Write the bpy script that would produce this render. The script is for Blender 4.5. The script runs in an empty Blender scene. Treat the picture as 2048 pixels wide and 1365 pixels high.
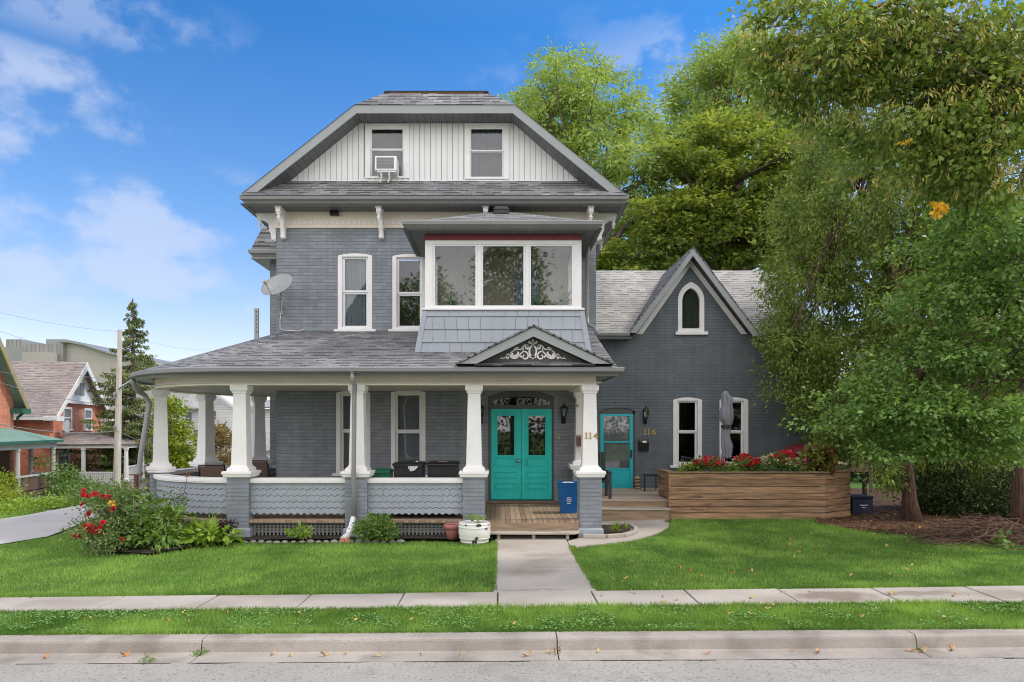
import bpy, math, random
import numpy as np
from mathutils import Vector, Matrix, noise

random.seed(7)
PI = math.pi
R = math.radians
SC = bpy.context.scene
COL = SC.collection

# ------------------------------------------------------------------ camera
F = 1384.0; VX = 1000.0; VY = 856.0; EYE = 2.15
cam_d = bpy.data.cameras.new('camera')
cam = bpy.data.objects.new('camera', cam_d); COL.objects.link(cam)
cam.location = (0, 0, EYE); cam.rotation_euler = (PI / 2, 0, 0)
cam_d.sensor_fit = 'HORIZONTAL'; cam_d.sensor_width = 36
cam_d.lens = 36 * F / 2048
cam_d.shift_x = (1024 - VX) / 2048
cam_d.shift_y = (VY - 682.5) / 2048
cam_d.clip_end = 2000; cam_d.clip_start = 0.1
SC.camera = cam


def X(px, d): return (px - VX) * d / F
def Z(py, d): return EYE - (py - VY) * d / F


# ------------------------------------------------------------------ exposure, sun, sky
SC.view_settings.view_transform = 'Standard'
SC.view_settings.look = 'None'
SC.view_settings.exposure = 0.9
SC.view_settings.gamma = 1.0
SC.render.engine = 'CYCLES'
SC.cycles.max_bounces = 8; SC.cycles.diffuse_bounces = 6
SC.cycles.transparent_max_bounces = 12
SC.cycles.use_denoising = True
SC.cycles.denoising_prefilter = 'ACCURATE'; SC.cycles.denoising_input_passes = 'RGB_ALBEDO_NORMAL'; SC.cycles.filter_width = 1.0

SUN_EL, SUN_AZ = R(50), R(84)          # azimuth clockwise from +Y
sun_dir = Vector((math.sin(SUN_AZ) * math.cos(SUN_EL), math.cos(SUN_AZ) * math.cos(SUN_EL), math.sin(SUN_EL)))
sl = bpy.data.lights.new('sun', 'SUN'); sl.energy = 1.15; sl.angle = R(4.0); sl.color = (1.0, 0.95, 0.86)
so = bpy.data.objects.new('sun', sl); COL.objects.link(so)
so.rotation_euler = sun_dir.to_track_quat('Z', 'Y').to_euler()

world = bpy.data.worlds.new('World'); SC.world = world
world.use_nodes = True
wt = world.node_tree; wn = wt.nodes; wl = wt.links
for n in list(wn): wn.remove(n)


def W_(t, **k):
    n = wn.new(t)
    for a, b in k.items(): setattr(n, a, b)
    return n


wout = W_('ShaderNodeOutputWorld'); wbg = W_('ShaderNodeBackground')
wl.new(wbg.outputs[0], wout.inputs[0])
sky = W_('ShaderNodeTexSky', sky_type='NISHITA', sun_disc=False, sun_elevation=SUN_EL, sun_rotation=SUN_AZ,
         air_density=1.0, dust_density=0.6, ozone_density=2.0)
geo = W_('ShaderNodeTexCoord')
nrm = W_('ShaderNodeVectorMath', operation='NORMALIZE'); wl.new(geo.outputs['Generated'], nrm.inputs[0])
sep = W_('ShaderNodeSeparateXYZ'); wl.new(nrm.outputs[0], sep.inputs[0])
# tint of the clear sky by height above the horizon
rmp = W_('ShaderNodeValToRGB'); wl.new(sep.outputs['Z'], rmp.inputs[0])
el = rmp.color_ramp.elements
el[0].position = 0.0; el[0].color = (1.15, 0.92, 0.98, 1)
el[1].position = 1.0; el[1].color = (0.95, 0.97, 1.0, 1)
for p, c in ((0.12, (0.98, 0.88, 0.98, 1)), (0.28, (0.56, 0.78, 0.99, 1)), (0.5, (0.20, 0.60, 0.95, 1)), (0.7, (0.6, 0.8, 1.0, 1))):
    e = el.new(p); e.color = c
mul = W_('ShaderNodeMix', data_type='RGBA', blend_type='MULTIPLY'); mul.inputs[0].default_value = 1.0
wl.new(sky.outputs[0], mul.inputs[6]); wl.new(rmp.outputs[0], mul.inputs[7])
# clouds: soft banks in given directions of the sky, broken up by noise
nz = W_('ShaderNodeTexNoise'); nz.inputs['Scale'].default_value = 10.0; nz.inputs['Detail'].default_value = 8
nz.inputs['Roughness'].default_value = 0.55
stv = W_('ShaderNodeVectorMath', operation='MULTIPLY'); stv.inputs[1].default_value = (1, 1, 1.5)
wl.new(nrm.outputs[0], stv.inputs[0]); wl.new(stv.outputs[0], nz.inputs['Vector'])
acc = None
BANKS = [((30, 175), 0.075, 0.04, .9), ((110, 165), .05, .028, .75), ((200, 222), 0.05, 0.03, 1.05), ((10, 300), 0.030, 0.05, 1.0), ((15, 420), 0.06, 0.045, 1.1),
         ((290, 470), 0.12, 0.05, 1.1), ((250, 545), 0.15, 0.045, 1.25), ((420, 500), .10, .05, .7), ((140, 10), 0.16, 0.035, .22),
         ((60, 610), 0.14, 0.04, .8), ((0, 500), .1, .05, .5), ((470, 440), 0.08, 0.05, .35), ((560, 580), 0.3, 0.1, .35), ((1500, 480), 0.4, 0.22, .9),
         ((1800, 300), 0.35, 0.18, .8)]
for (px, py), sx, sz, amp in BANKS:
    d = Vector(((px - VX) / F, 1, (VY - py) / F)).normalized()
    sb = W_('ShaderNodeVectorMath', operation='SUBTRACT'); sb.inputs[1].default_value = d
    wl.new(nrm.outputs[0], sb.inputs[0])
    ml = W_('ShaderNodeVectorMath', operation='MULTIPLY'); ml.inputs[1].default_value = (1 / sx, 0.6 / sx, 1 / sz)
    wl.new(sb.outputs[0], ml.inputs[0])
    ln = W_('ShaderNodeVectorMath', operation='LENGTH'); wl.new(ml.outputs[0], ln.inputs[0])
    mr = W_('ShaderNodeMapRange', interpolation_type='SMOOTHSTEP')
    mr.inputs[1].default_value = 1.5; mr.inputs[2].default_value = 0.0
    mr.inputs[3].default_value = 0.0; mr.inputs[4].default_value = amp
    wl.new(ln.outputs['Value'], mr.inputs[0])
    if acc is None: acc = mr
    else:
        ad = W_('ShaderNodeMath', operation='MAXIMUM'); wl.new(acc.outputs[0], ad.inputs[0]); wl.new(mr.outputs[0], ad.inputs[1]); acc = ad
# broken cloud overhead and behind the camera
up = W_('ShaderNodeMapRange'); up.inputs[1].default_value = 0.55; up.inputs[2].default_value = 0.8; up.inputs[4].default_value = 0.75
wl.new(sep.outputs['Z'], up.inputs[0])
for q in (up,):
    ad = W_('ShaderNodeMath', operation='MAXIMUM'); wl.new(acc.outputs[0], ad.inputs[0]); wl.new(q.outputs[0], ad.inputs[1]); acc = ad
nm_ = W_('ShaderNodeMapRange'); nm_.inputs[1].default_value = 0.36; nm_.inputs[2].default_value = 0.62; nm_.inputs[3].default_value = -0.8; nm_.inputs[4].default_value = 0.40
wl.new(nz.outputs['Fac'], nm_.inputs[0])
ad = W_('ShaderNodeMath', operation='ADD'); wl.new(acc.outputs[0], ad.inputs[0]); wl.new(nm_.outputs[0], ad.inputs[1])
cl = W_('ShaderNodeMapRange', interpolation_type='SMOOTHSTEP'); cl.inputs[1].default_value = 0.0; cl.inputs[2].default_value = 1.1; cl.inputs[4].default_value = 0.62
wl.new(ad.outputs[0], cl.inputs[0])
gt = W_('ShaderNodeMath', operation='MULTIPLY'); wl.new(cl.outputs[0], gt.inputs[0])
msk = W_('ShaderNodeMapRange'); msk.inputs[1].default_value = 0.0; msk.inputs[2].default_value = 0.15
wl.new(acc.outputs[0], msk.inputs[0]); wl.new(msk.outputs[0], gt.inputs[1])
mixc = W_('ShaderNodeMix', data_type='RGBA'); wl.new(gt.outputs[0], mixc.inputs[0])
wl.new(mul.outputs[2], mixc.inputs[6]); mixc.inputs[7].default_value = (3.2, 3.6, 4.5, 1)
# unseen bright cloud over the street side, added to fill the shaded front wall
bk = W_('ShaderNodeMapRange', interpolation_type='SMOOTHSTEP'); bk.inputs[1].default_value = 0.30; bk.inputs[2].default_value = -0.35
wl.new(sep.outputs['Y'], bk.inputs[0])
bn = W_('ShaderNodeMapRange'); bn.inputs[1].default_value = 0.3; bn.inputs[2].default_value = 0.7; bn.inputs[3].default_value = 0.72; bn.inputs[4].default_value = 1.0
wl.new(nz.outputs['Fac'], bn.inputs[0])
bm_ = W_('ShaderNodeMath', operation='MULTIPLY'); wl.new(bk.outputs[0], bm_.inputs[0]); wl.new(bn.outputs[0], bm_.inputs[1])
mix2 = W_('ShaderNodeMix', data_type='RGBA'); wl.new(bm_.outputs[0], mix2.inputs[0]); wl.new(mixc.outputs[2], mix2.inputs[6]); mix2.inputs[7].default_value = (9.9, 9.55, 9.45, 1)
wl.new(mix2.outputs[2], wbg.inputs[0]); wbg.inputs[1].default_value = 0.115

# ------------------------------------------------------------------ materials
MATS = {}


def newmat(name):
    m = bpy.data.materials.new(name); m.use_nodes = True
    nt = m.node_tree; bs = nt.nodes['Principled BSDF']
    MATS[name] = m
    return m, nt, bs


def N(nt, t, **k):
    n = nt.nodes.new(t)
    for a, b in k.items(): setattr(n, a, b)
    return n


def c3(c): return (c[0], c[1], c[2], 1)


def varied(nt, col, var, scale, detail=5, coord='Object', stretch=None):
    tc = N(nt, 'ShaderNodeTexCoord'); src = tc.outputs[coord]
    if stretch:
        mp = N(nt, 'ShaderNodeMapping'); mp.inputs['Scale'].default_value = stretch
        nt.links.new(src, mp.inputs[0]); src = mp.outputs[0]
    no = N(nt, 'ShaderNodeTexNoise'); no.inputs['Scale'].default_value = scale; no.inputs['Detail'].default_value = detail
    nt.links.new(src, no.inputs['Vector'])
    rp = N(nt, 'ShaderNodeValToRGB'); nt.links.new(no.outputs['Fac'], rp.inputs[0])
    rp.color_ramp.elements[0].position = .3; rp.color_ramp.elements[1].position = .7
    rp.color_ramp.elements[0].color = c3([x * (1 - var) for x in col]); rp.color_ramp.elements[1].color = c3([min(1, x * (1 + var)) for x in col])
    return rp.outputs[0], src


def PM(name, col, rough=.6, var=.1, scale=3, bump=.1, bscale=80, metal=0, spec=.4, stretch=None):
    m, nt, bs = newmat(name)
    c, src = varied(nt, col, var, scale, stretch=stretch)
    nt.links.new(c, bs.inputs['Base Color'])
    bs.inputs['Roughness'].default_value = rough; bs.inputs['Metallic'].default_value = metal
    bs.inputs['Specular IOR Level'].default_value = spec
    if bump:
        n2 = N(nt, 'ShaderNodeTexNoise'); n2.inputs['Scale'].default_value = bscale; n2.inputs['Detail'].default_value = 4
        nt.links.new(src, n2.inputs['Vector'])
        bp = N(nt, 'ShaderNodeBump'); bp.inputs['Strength'].default_value = bump; bp.inputs['Distance'].default_value = .01
        nt.links.new(n2.outputs['Fac'], bp.inputs['Height']); nt.links.new(bp.outputs[0], bs.inputs['Normal'])
    return m


def brickmat(name, col, course=.0815, length=.235, mortar=.009, cm=.77, rough=.7, bump=.6, var=.10):
    m, nt, bs = newmat(name); L = nt.links
    tc = N(nt, 'ShaderNodeTexCoord'); sp = N(nt, 'ShaderNodeSeparateXYZ'); L.new(tc.outputs['Object'], sp.inputs[0])
    a = N(nt, 'ShaderNodeMath', operation='ADD'); L.new(sp.outputs[0], a.inputs[0]); L.new(sp.outputs[1], a.inputs[1])
    # a slight waver in the courses
    wn1 = N(nt, 'ShaderNodeTexNoise'); wn1.inputs['Scale'].default_value = 2.5; L.new(tc.outputs['Object'], wn1.inputs['Vector'])
    w2 = N(nt, 'ShaderNodeMath', operation='MULTIPLY_ADD'); w2.inputs[1].default_value = .02
    L.new(wn1.outputs['Fac'], w2.inputs[0]); L.new(sp.outputs[2], w2.inputs[2])
    cb = N(nt, 'ShaderNodeCombineXYZ'); L.new(a.outputs[0], cb.inputs[0]); L.new(w2.outputs[0], cb.inputs[1])
    b = N(nt, 'ShaderNodeTexBrick'); L.new(cb.outputs[0], b.inputs['Vector'])
    b.inputs['Scale'].default_value = 1; b.inputs['Brick Width'].default_value = length; b.inputs['Row Height'].default_value = course
    b.inputs['Mortar Size'].default_value = mortar; b.inputs['Mortar Smooth'].default_value = .6; b.inputs['Bias'].default_value = 0
    b.inputs['Color1'].default_value = c3([x * (1 - var) for x in col]); b.inputs['Color2'].default_value = c3([x * (1 + var) for x in col])
    b.inputs['Mortar'].default_value = c3([x * (.5 + .5 * cm) for x in col])
    b.inputs['Mortar Size'].default_value = mortar * .45
    n1 = N(nt, 'ShaderNodeTexNoise'); n1.inputs['Scale'].default_value = 1.1; n1.inputs['Detail'].default_value = 6; L.new(tc.outputs['Object'], n1.inputs['Vector'])
    mr = N(nt, 'ShaderNodeMapRange'); mr.inputs[1].default_value = .3; mr.inputs[2].default_value = .7; mr.inputs[3].default_value = .86; mr.inputs[4].default_value = 1.14
    L.new(n1.outputs['Fac'], mr.inputs[0])
    # rain streaks and worn, chalky patches in the paint
    mps = N(nt, 'ShaderNodeMapping'); mps.inputs['Scale'].default_value = (5, 5, .45); L.new(tc.outputs['Object'], mps.inputs[0])
    ns = N(nt, 'ShaderNodeTexNoise'); ns.inputs['Scale'].default_value = 1.3; ns.inputs['Detail'].default_value = 5; L.new(mps.outputs[0], ns.inputs['Vector'])
    rs = N(nt, 'ShaderNodeMapRange'); rs.inputs[1].default_value = .35; rs.inputs[2].default_value = .7; rs.inputs[3].default_value = .92; rs.inputs[4].default_value = 1.08; L.new(ns.outputs['Fac'], rs.inputs[0])
    pr_ = N(nt, 'ShaderNodeMath', operation='MULTIPLY'); L.new(mr.outputs[0], pr_.inputs[0]); L.new(rs.outputs[0], pr_.inputs[1])
    mx = N(nt, 'ShaderNodeVectorMath', operation='SCALE'); L.new(b.outputs['Color'], mx.inputs[0]); L.new(pr_.outputs[0], mx.inputs['Scale'])
    # bed joints: the horizontal line under each course
    dz_ = N(nt, 'ShaderNodeMath', operation='DIVIDE'); dz_.inputs[1].default_value = course; L.new(w2.outputs[0], dz_.inputs[0])
    fz_ = N(nt, 'ShaderNodeMath', operation='PINGPONG'); fz_.inputs[1].default_value = .5; L.new(dz_.outputs[0], fz_.inputs[0])
    jl = N(nt, 'ShaderNodeMapRange', interpolation_type='SMOOTHSTEP'); jl.inputs[1].default_value = .03; jl.inputs[2].default_value = .13; jl.inputs[3].default_value = cm; jl.inputs[4].default_value = 1.0; L.new(fz_.outputs[0], jl.inputs[0])
    my = N(nt, 'ShaderNodeVectorMath', operation='SCALE'); L.new(mx.outputs[0], my.inputs[0]); L.new(jl.outputs[0], my.inputs['Scale'])
    L.new(my.outputs[0], bs.inputs['Base Color']); bs.inputs['Roughness'].default_value = rough; bs.inputs['Specular IOR Level'].default_value = .35
    n2 = N(nt, 'ShaderNodeTexNoise'); n2.inputs['Scale'].default_value = 28; n2.inputs['Detail'].default_value = 4; L.new(tc.outputs['Object'], n2.inputs['Vector'])
    iv = N(nt, 'ShaderNodeMath', operation='MULTIPLY_ADD'); iv.inputs[1].default_value = -1; L.new(b.outputs['Fac'], iv.inputs[0])
    s2 = N(nt, 'ShaderNodeMath', operation='MULTIPLY'); s2.inputs[1].default_value = .55; L.new(n2.outputs['Fac'], s2.inputs[0]); L.new(s2.outputs[0], iv.inputs[2])
    bp = N(nt, 'ShaderNodeBump'); bp.inputs['Strength'].default_value = bump; bp.inputs['Distance'].default_value = .012
    L.new(iv.outputs[0], bp.inputs['Height']); L.new(bp.outputs[0], bs.inputs['Normal'])
    return m


def shinglemat(name, c1, c2, cm, course=.14, tab=.26, bump=.8):
    """asphalt shingles; UV in metres, v runs up the slope"""
    m, nt, bs = newmat(name); L = nt.links
    tc = N(nt, 'ShaderNodeTexCoord')
    wv = N(nt, 'ShaderNodeTexNoise'); wv.inputs['Scale'].default_value = 1.5; L.new(tc.outputs['UV'], wv.inputs['Vector'])
    wm = N(nt, 'ShaderNodeVectorMath', operation='MULTIPLY_ADD'); wm.inputs[1].default_value = (.05, .05, 0)
    L.new(wv.outputs['Color'], wm.inputs[0]); L.new(tc.outputs['UV'], wm.inputs[2])
    b = N(nt, 'ShaderNodeTexBrick'); L.new(wm.outputs[0], b.inputs['Vector'])
    b.inputs['Scale'].default_value = 1; b.inputs['Brick Width'].default_value = tab; b.inputs['Row Height'].default_value = course
    b.inputs['Mortar Size'].default_value = .004; b.inputs['Mortar Smooth'].default_value = .3; b.inputs['Bias'].default_value = 0
    b.inputs['Color1'].default_value = c3(c1); b.inputs['Color2'].default_value = c3(c2); b.inputs['Mortar'].default_value = c3(cm)
    sp = N(nt, 'ShaderNodeSeparateXYZ'); L.new(wm.outputs[0], sp.inputs[0])
    dv = N(nt, 'ShaderNodeMath', operation='DIVIDE'); dv.inputs[1].default_value = course; L.new(sp.outputs[1], dv.inputs[0])
    fr = N(nt, 'ShaderNodeMath', operation='FRACT'); L.new(dv.outputs[0], fr.inputs[0])      # 0 at the butt, 1 under the next course
    # ragged double layer: random tabs hang a little lower
    fl = N(nt, 'ShaderNodeMath', operation='FLOOR'); L.new(dv.outputs[0], fl.inputs[0])
    sh = N(nt, 'ShaderNodeMath', operation='MULTIPLY_ADD'); sh.inputs[1].default_value = .37; L.new(fl.outputs[0], sh.inputs[0]); L.new(sp.outputs[0], sh.inputs[2])
    du = N(nt, 'ShaderNodeMath', operation='DIVIDE'); du.inputs[1].default_value = tab * .72; L.new(sh.outputs[0], du.inputs[0])
    fu = N(nt, 'ShaderNodeMath', operation='FLOOR'); L.new(du.outputs[0], fu.inputs[0])
    cbn = N(nt, 'ShaderNodeCombineXYZ'); L.new(fu.outputs[0], cbn.inputs[0]); L.new(fl.outputs[0], cbn.inputs[1])
    nb = N(nt, 'ShaderNodeTexWhiteNoise', noise_dimensions='2D'); L.new(cbn.outputs[0], nb.inputs['Vector'])
    th = N(nt, 'ShaderNodeMapRange'); th.inputs[1].default_value = .45; th.inputs[2].default_value = .55; th.inputs[3].default_value = .07; th.inputs[4].default_value = .34
    L.new(nb.outputs['Value'], th.inputs[0])
    lt = N(nt, 'ShaderNodeMath', operation='LESS_THAN'); L.new(fr.outputs[0], lt.inputs[0]); L.new(th.outputs[0], lt.inputs[1])
    n1 = N(nt, 'ShaderNodeTexNoise'); n1.inputs['Scale'].default_value = .8; n1.inputs['Detail'].default_value = 5; L.new(tc.outputs['UV'], n1.inputs['Vector'])
    mr = N(nt, 'ShaderNodeMapRange'); mr.inputs[1].default_value = .3; mr.inputs[2].default_value = .7; mr.inputs[3].default_value = .85; mr.inputs[4].default_value = 1.15
    L.new(n1.outputs['Fac'], mr.inputs[0])
    n3 = N(nt, 'ShaderNodeTexNoise'); n3.inputs['Scale'].default_value = 90; L.new(tc.outputs['UV'], n3.inputs['Vector'])
    m3 = N(nt, 'ShaderNodeMapRange'); m3.inputs[1].default_value = .3; m3.inputs[2].default_value = .7; m3.inputs[3].default_value = .75; m3.inputs[4].default_value = 1.25
    L.new(n3.outputs['Fac'], m3.inputs[0])
    pr = N(nt, 'ShaderNodeMath', operation='MULTIPLY'); L.new(mr.outputs[0], pr.inputs[0]); L.new(m3.outputs[0], pr.inputs[1])
    sc = N(nt, 'ShaderNodeVectorMath', operation='SCALE'); L.new(b.outputs['Color'], sc.inputs[0]); L.new(pr.outputs[0], sc.inputs['Scale'])
    mx = N(nt, 'ShaderNodeMix', data_type='RGBA'); L.new(lt.outputs[0], mx.inputs[0]); L.new(sc.outputs[0], mx.inputs[6]); mx.inputs[7].default_value = c3(cm)
    L.new(mx.outputs[2], bs.inputs['Base Color']); bs.inputs['Roughness'].default_value = .9; bs.inputs['Specular IOR Level'].default_value = .2
    h = N(nt, 'ShaderNodeMath', operation='MULTIPLY_ADD'); h.inputs[1].default_value = -1; L.new(fr.outputs[0], h.inputs[0])
    h2 = N(nt, 'ShaderNodeMath', operation='MULTIPLY'); h2.inputs[1].default_value = -.6; L.new(lt.outputs[0], h2.inputs[0]); L.new(h2.outputs[0], h.inputs[2])
    bp = N(nt, 'ShaderNodeBump'); bp.inputs['Strength'].default_value = bump; bp.inputs['Distance'].default_value = .015
    L.new(h.outputs[0], bp.inputs['Height']); L.new(bp.outputs[0], bs.inputs['Normal'])
    return m


def stripemat(name, col, line, pitch, width, axis='U', rough=.5, var=.06, grain=None):
    """boards or panels with dark joints; axis U = UV.x, else object X/Y/Z"""
    m, nt, bs = newmat(name); L = nt.links
    tc = N(nt, 'ShaderNodeTexCoord'); sp = N(nt, 'ShaderNodeSeparateXYZ')
    L.new(tc.outputs['UV' if axis in 'UV' else 'Object'], sp.inputs[0])
    ax = sp.outputs[{'U': 0, 'V': 1, 'X': 0, 'Y': 1, 'Z': 2}[axis]]
    dv = N(nt, 'ShaderNodeMath', operation='DIVIDE'); dv.inputs[1].default_value = pitch; L.new(ax, dv.inputs[0])
    fr = N(nt, 'ShaderNodeMath', operation='FRACT'); L.new(dv.outputs[0], fr.inputs[0])
    lt = N(nt, 'ShaderNodeMath', operation='LESS_THAN'); lt.inputs[1].default_value = width / pitch; L.new(fr.outputs[0], lt.inputs[0])
    fl = N(nt, 'ShaderNodeMath', operation='FLOOR'); L.new(dv.outputs[0], fl.inputs[0])
    wn2 = N(nt, 'ShaderNodeTexWhiteNoise', noise_dimensions='1D'); L.new(fl.outputs[0], wn2.inputs['W'])
    c, src = varied(nt, col, var, 3 if not grain else 6, stretch=grain)
    mr = N(nt, 'ShaderNodeMapRange'); mr.inputs[3].default_value = 1 - var * 1.6; mr.inputs[4].default_value = 1 + var * 1.6; L.new(wn2.outputs['Value'], mr.inputs[0])
    sc = N(nt, 'ShaderNodeVectorMath', operation='SCALE'); L.new(c, sc.inputs[0]); L.new(mr.outputs[0], sc.inputs['Scale'])
    mx = N(nt, 'ShaderNodeMix', data_type='RGBA'); L.new(lt.outputs[0], mx.inputs[0]); L.new(sc.outputs[0], mx.inputs[6]); mx.inputs[7].default_value = c3(line)
    L.new(mx.outputs[2], bs.inputs['Base Color']); bs.inputs['Roughness'].default_value = rough; bs.inputs['Specular IOR Level'].default_value = .3
    iv = N(nt, 'ShaderNodeMath', operation='MULTIPLY'); iv.inputs[1].default_value = -1; L.new(lt.outputs[0], iv.inputs[0])
    bp = N(nt, 'ShaderNodeBump'); bp.inputs['Strength'].default_value = .6; bp.inputs['Distance'].default_value = .01
    L.new(iv.outputs[0], bp.inputs['Height']); L.new(bp.outputs[0], bs.inputs['Normal'])
    return m


def leafmat(name, dark, light, trans=.35, rough=.45, accent=None, spec=.4):
    m, nt, bs = newmat(name); L = nt.links
    at = N(nt, 'ShaderNodeAttribute', attribute_name='tint')
    rp = N(nt, 'ShaderNodeValToRGB'); L.new(at.outputs['Fac'], rp.inputs[0])
    e = rp.color_ramp.elements; e[0].color = c3(dark); e[1].color = c3(light)
    e[0].position = .05; e[1].position = .93
    if accent:
        q = e.new(.965); q.color = c3(light); q = e.new(.97); q.color = c3(accent)
    L.new(rp.outputs[0], bs.inputs['Base Color']); bs.inputs['Roughness'].default_value = rough; bs.inputs['Specular IOR Level'].default_value = spec
    tr = N(nt, 'ShaderNodeBsdfTranslucent')
    g = N(nt, 'ShaderNodeMix', data_type='RGBA', blend_type='MULTIPLY'); g.inputs[0].default_value = 1; L.new(rp.outputs[0], g.inputs[6]); g.inputs[7].default_value = (1.3, 1.25, .5, 1)
    L.new(g.outputs[2], tr.inputs[0])
    mx = N(nt, 'ShaderNodeMixShader'); mx.inputs[0].default_value = trans
    L.new(bs.outputs[0], mx.inputs[1]); L.new(tr.outputs[0], mx.inputs[2]); L.new(mx.outputs[0], nt.nodes['Material Output'].inputs[0])
    return m


def glassmat(name, tint=(.75, .8, .8), base=.12, rough=.02):
    m, nt, bs = newmat(name); L = nt.links
    nt.nodes.remove(bs)
    tp = N(nt, 'ShaderNodeBsdfTransparent'); tp.inputs[0].default_value = c3(tint)
    gl = N(nt, 'ShaderNodeBsdfGlossy'); gl.inputs['Roughness'].default_value = rough; gl.inputs[0].default_value = (1, 1, 1, 1)
    tc = N(nt, 'ShaderNodeTexCoord'); nn = N(nt, 'ShaderNodeTexNoise'); nn.inputs['Scale'].default_value = 1.6; L.new(tc.outputs['Object'], nn.inputs['Vector'])
    bp = N(nt, 'ShaderNodeBump'); bp.inputs['Strength'].default_value = .022; bp.inputs['Distance'].default_value = .05; L.new(nn.outputs['Fac'], bp.inputs['Height']); L.new(bp.outputs[0], gl.inputs['Normal'])
    fz = N(nt, 'ShaderNodeFresnel'); fz.inputs[0].default_value = 1.5
    ad = N(nt, 'ShaderNodeMath', operation='ADD', use_clamp=True); ad.inputs[1].default_value = base; L.new(fz.outputs[0], ad.inputs[0])
    mx = N(nt, 'ShaderNodeMixShader'); L.new(ad.outputs[0], mx.inputs[0]); L.new(tp.outputs[0], mx.inputs[1]); L.new(gl.outputs[0], mx.inputs[2])
    L.new(mx.outputs[0], nt.nodes['Material Output'].inputs[0])
    return m


def speckmat(name, col, spots, spotscale=120, spotamt=.55, var=.12, scale=1.2, rough=.9, bump=.5, bscale=150, blotch=None):
    """asphalt, concrete, soil: base colour, large stains, fine aggregate"""
    m, nt, bs = newmat(name); L = nt.links
    c, src = varied(nt, col, var, scale, detail=8)
    v = N(nt, 'ShaderNodeTexNoise'); v.inputs['Scale'].default_value = spotscale; v.inputs['Detail'].default_value = 3; L.new(src, v.inputs['Vector'])
    mr = N(nt, 'ShaderNodeMapRange'); mr.inputs[1].default_value = .55; mr.inputs[2].default_value = .68; mr.inputs[4].default_value = spotamt; L.new(v.outputs['Fac'], mr.inputs[0])
    mx = N(nt, 'ShaderNodeMix', data_type='RGBA'); L.new(mr.outputs[0], mx.inputs[0]); L.new(c, mx.inputs[6]); mx.inputs[7].default_value = c3(spots)
    out = mx.outputs[2]
    if blotch:
        bc, bsz, lo, hi, amt = blotch
        n4 = N(nt, 'ShaderNodeTexNoise'); n4.inputs['Scale'].default_value = bsz; n4.inputs['Detail'].default_value = 6; L.new(src, n4.inputs['Vector'])
        r4 = N(nt, 'ShaderNodeMapRange'); r4.inputs[1].default_value = lo; r4.inputs[2].default_value = hi; r4.inputs[4].default_value = amt; L.new(n4.outputs['Fac'], r4.inputs[0])
        m4 = N(nt, 'ShaderNodeMix', data_type='RGBA'); L.new(r4.outputs[0], m4.inputs[0]); L.new(out, m4.inputs[6]); m4.inputs[7].default_value = c3(bc)
        out = m4.outputs[2]
    L.new(out, bs.inputs['Base Color']); bs.inputs['Roughness'].default_value = rough; bs.inputs['Specular IOR Level'].default_value = .25
    n2 = N(nt, 'ShaderNodeTexNoise'); n2.inputs['Scale'].default_value = bscale; n2.inputs['Detail'].default_value = 5; L.new(src, n2.inputs['Vector'])
    bp = N(nt, 'ShaderNodeBump'); bp.inputs['Strength'].default_value = bump; bp.inputs['Distance'].default_value = .01
    L.new(n2.outputs['Fac'], bp.inputs['Height']); L.new(bp.outputs[0], bs.inputs['Normal'])
    return m


M_MAIN = brickmat('painted_brick', (.248, .270, .300))
M_WING = brickmat('painted_brick_slate', (.142, .163, .182), var=.07)
M_REDB = brickmat('red_brick', (.70, .27, .17), cm=1.0, course=.075, var=.14)
M_WHITE = PM('white_paint', (.84, .82, .81), .5, .05, 2.5, .08)
M_WHITE2 = PM('white_vinyl', (.82, .83, .84), .35, .02, 2, 0)
M_CREAM = PM('cream_paint', (.86, .77, .66), .55, .06, 2.5, .08)
M_SIDING = PM('white_siding', (.80, .795, .79), .5, .04, 2, .03)
M_TRIM = PM('grey_aluminium', (.25, .252, .25), .38, .06, 2, .02, metal=.0, spec=.5)
M_FASC = PM('light_grey_fascia', (.32, .335, .345), .4, .05, 2, .02)
M_SOFF = stripemat('soffit_panel', (.15, .155, .16), (.045, .045, .05), .17, .010, 'U', var=.03)
M_SHIN = shinglemat('roof_shingle', (.16, .16, .165), (.27, .27, .275), (.055, .055, .06))
M_SHINL = shinglemat('pale_roof_shingle', (.36, .345, .33), (.46, .44, .41), (.17, .165, .16))
M_SHINB = shinglemat('brown_roof_shingle', (.27, .225, .21), (.34, .29, .27), (.17, .14, .13))
M_SHING = PM('green_roof', (.20, .33, .27), .8, .12, 3, .4, 60)
M_RAIL = PM('blue_grey_shingle_paint', (.315, .345, .385), .55, .07, 4, .12, 60)
M_BLUEG = PM('light_blue_grey_panel', (.33, .36, .40), .55, .05, 1.5, .1, 40)
M_TEAL = PM('teal_paint', (.02, .62, .56), .38, .08, 2.5, .08)
M_TEAL2 = PM('turquoise_metal', (.015, .50, .56), .35, .05, 2, .02)
M_RED = PM('maroon_paint', (.20, .035, .045), .5, .08, 2, .05)
M_BLACK = PM('black_metal', (.012, .012, .013), .35, .1, 4, .02)
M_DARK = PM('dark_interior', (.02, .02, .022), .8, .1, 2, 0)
M_PORCHC = PM('porch_ceiling_paint', (.62, .58, .53), .6, .06, 2, .03)
M_CHAR = PM('charcoal_plastic', (.035, .037, .04), .45, .08, 3, .03)
M_BRONZE = PM('aged_brass', (.46, .33, .13), .4, .2, 30, .05, metal=.3)
M_STEEL = PM('brushed_metal', (.5, .5, .5), .3, .08, 8, .02, metal=.8)
M_GLASS = glassmat('window_glass', (.82, .84, .86), .03)
M_GLASSU = glassmat('upper_window_glass', (.92, .94, .95), .015)
M_GLASSD = glassmat('dark_window_glass', (.25, .26, .28), .0)
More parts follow.
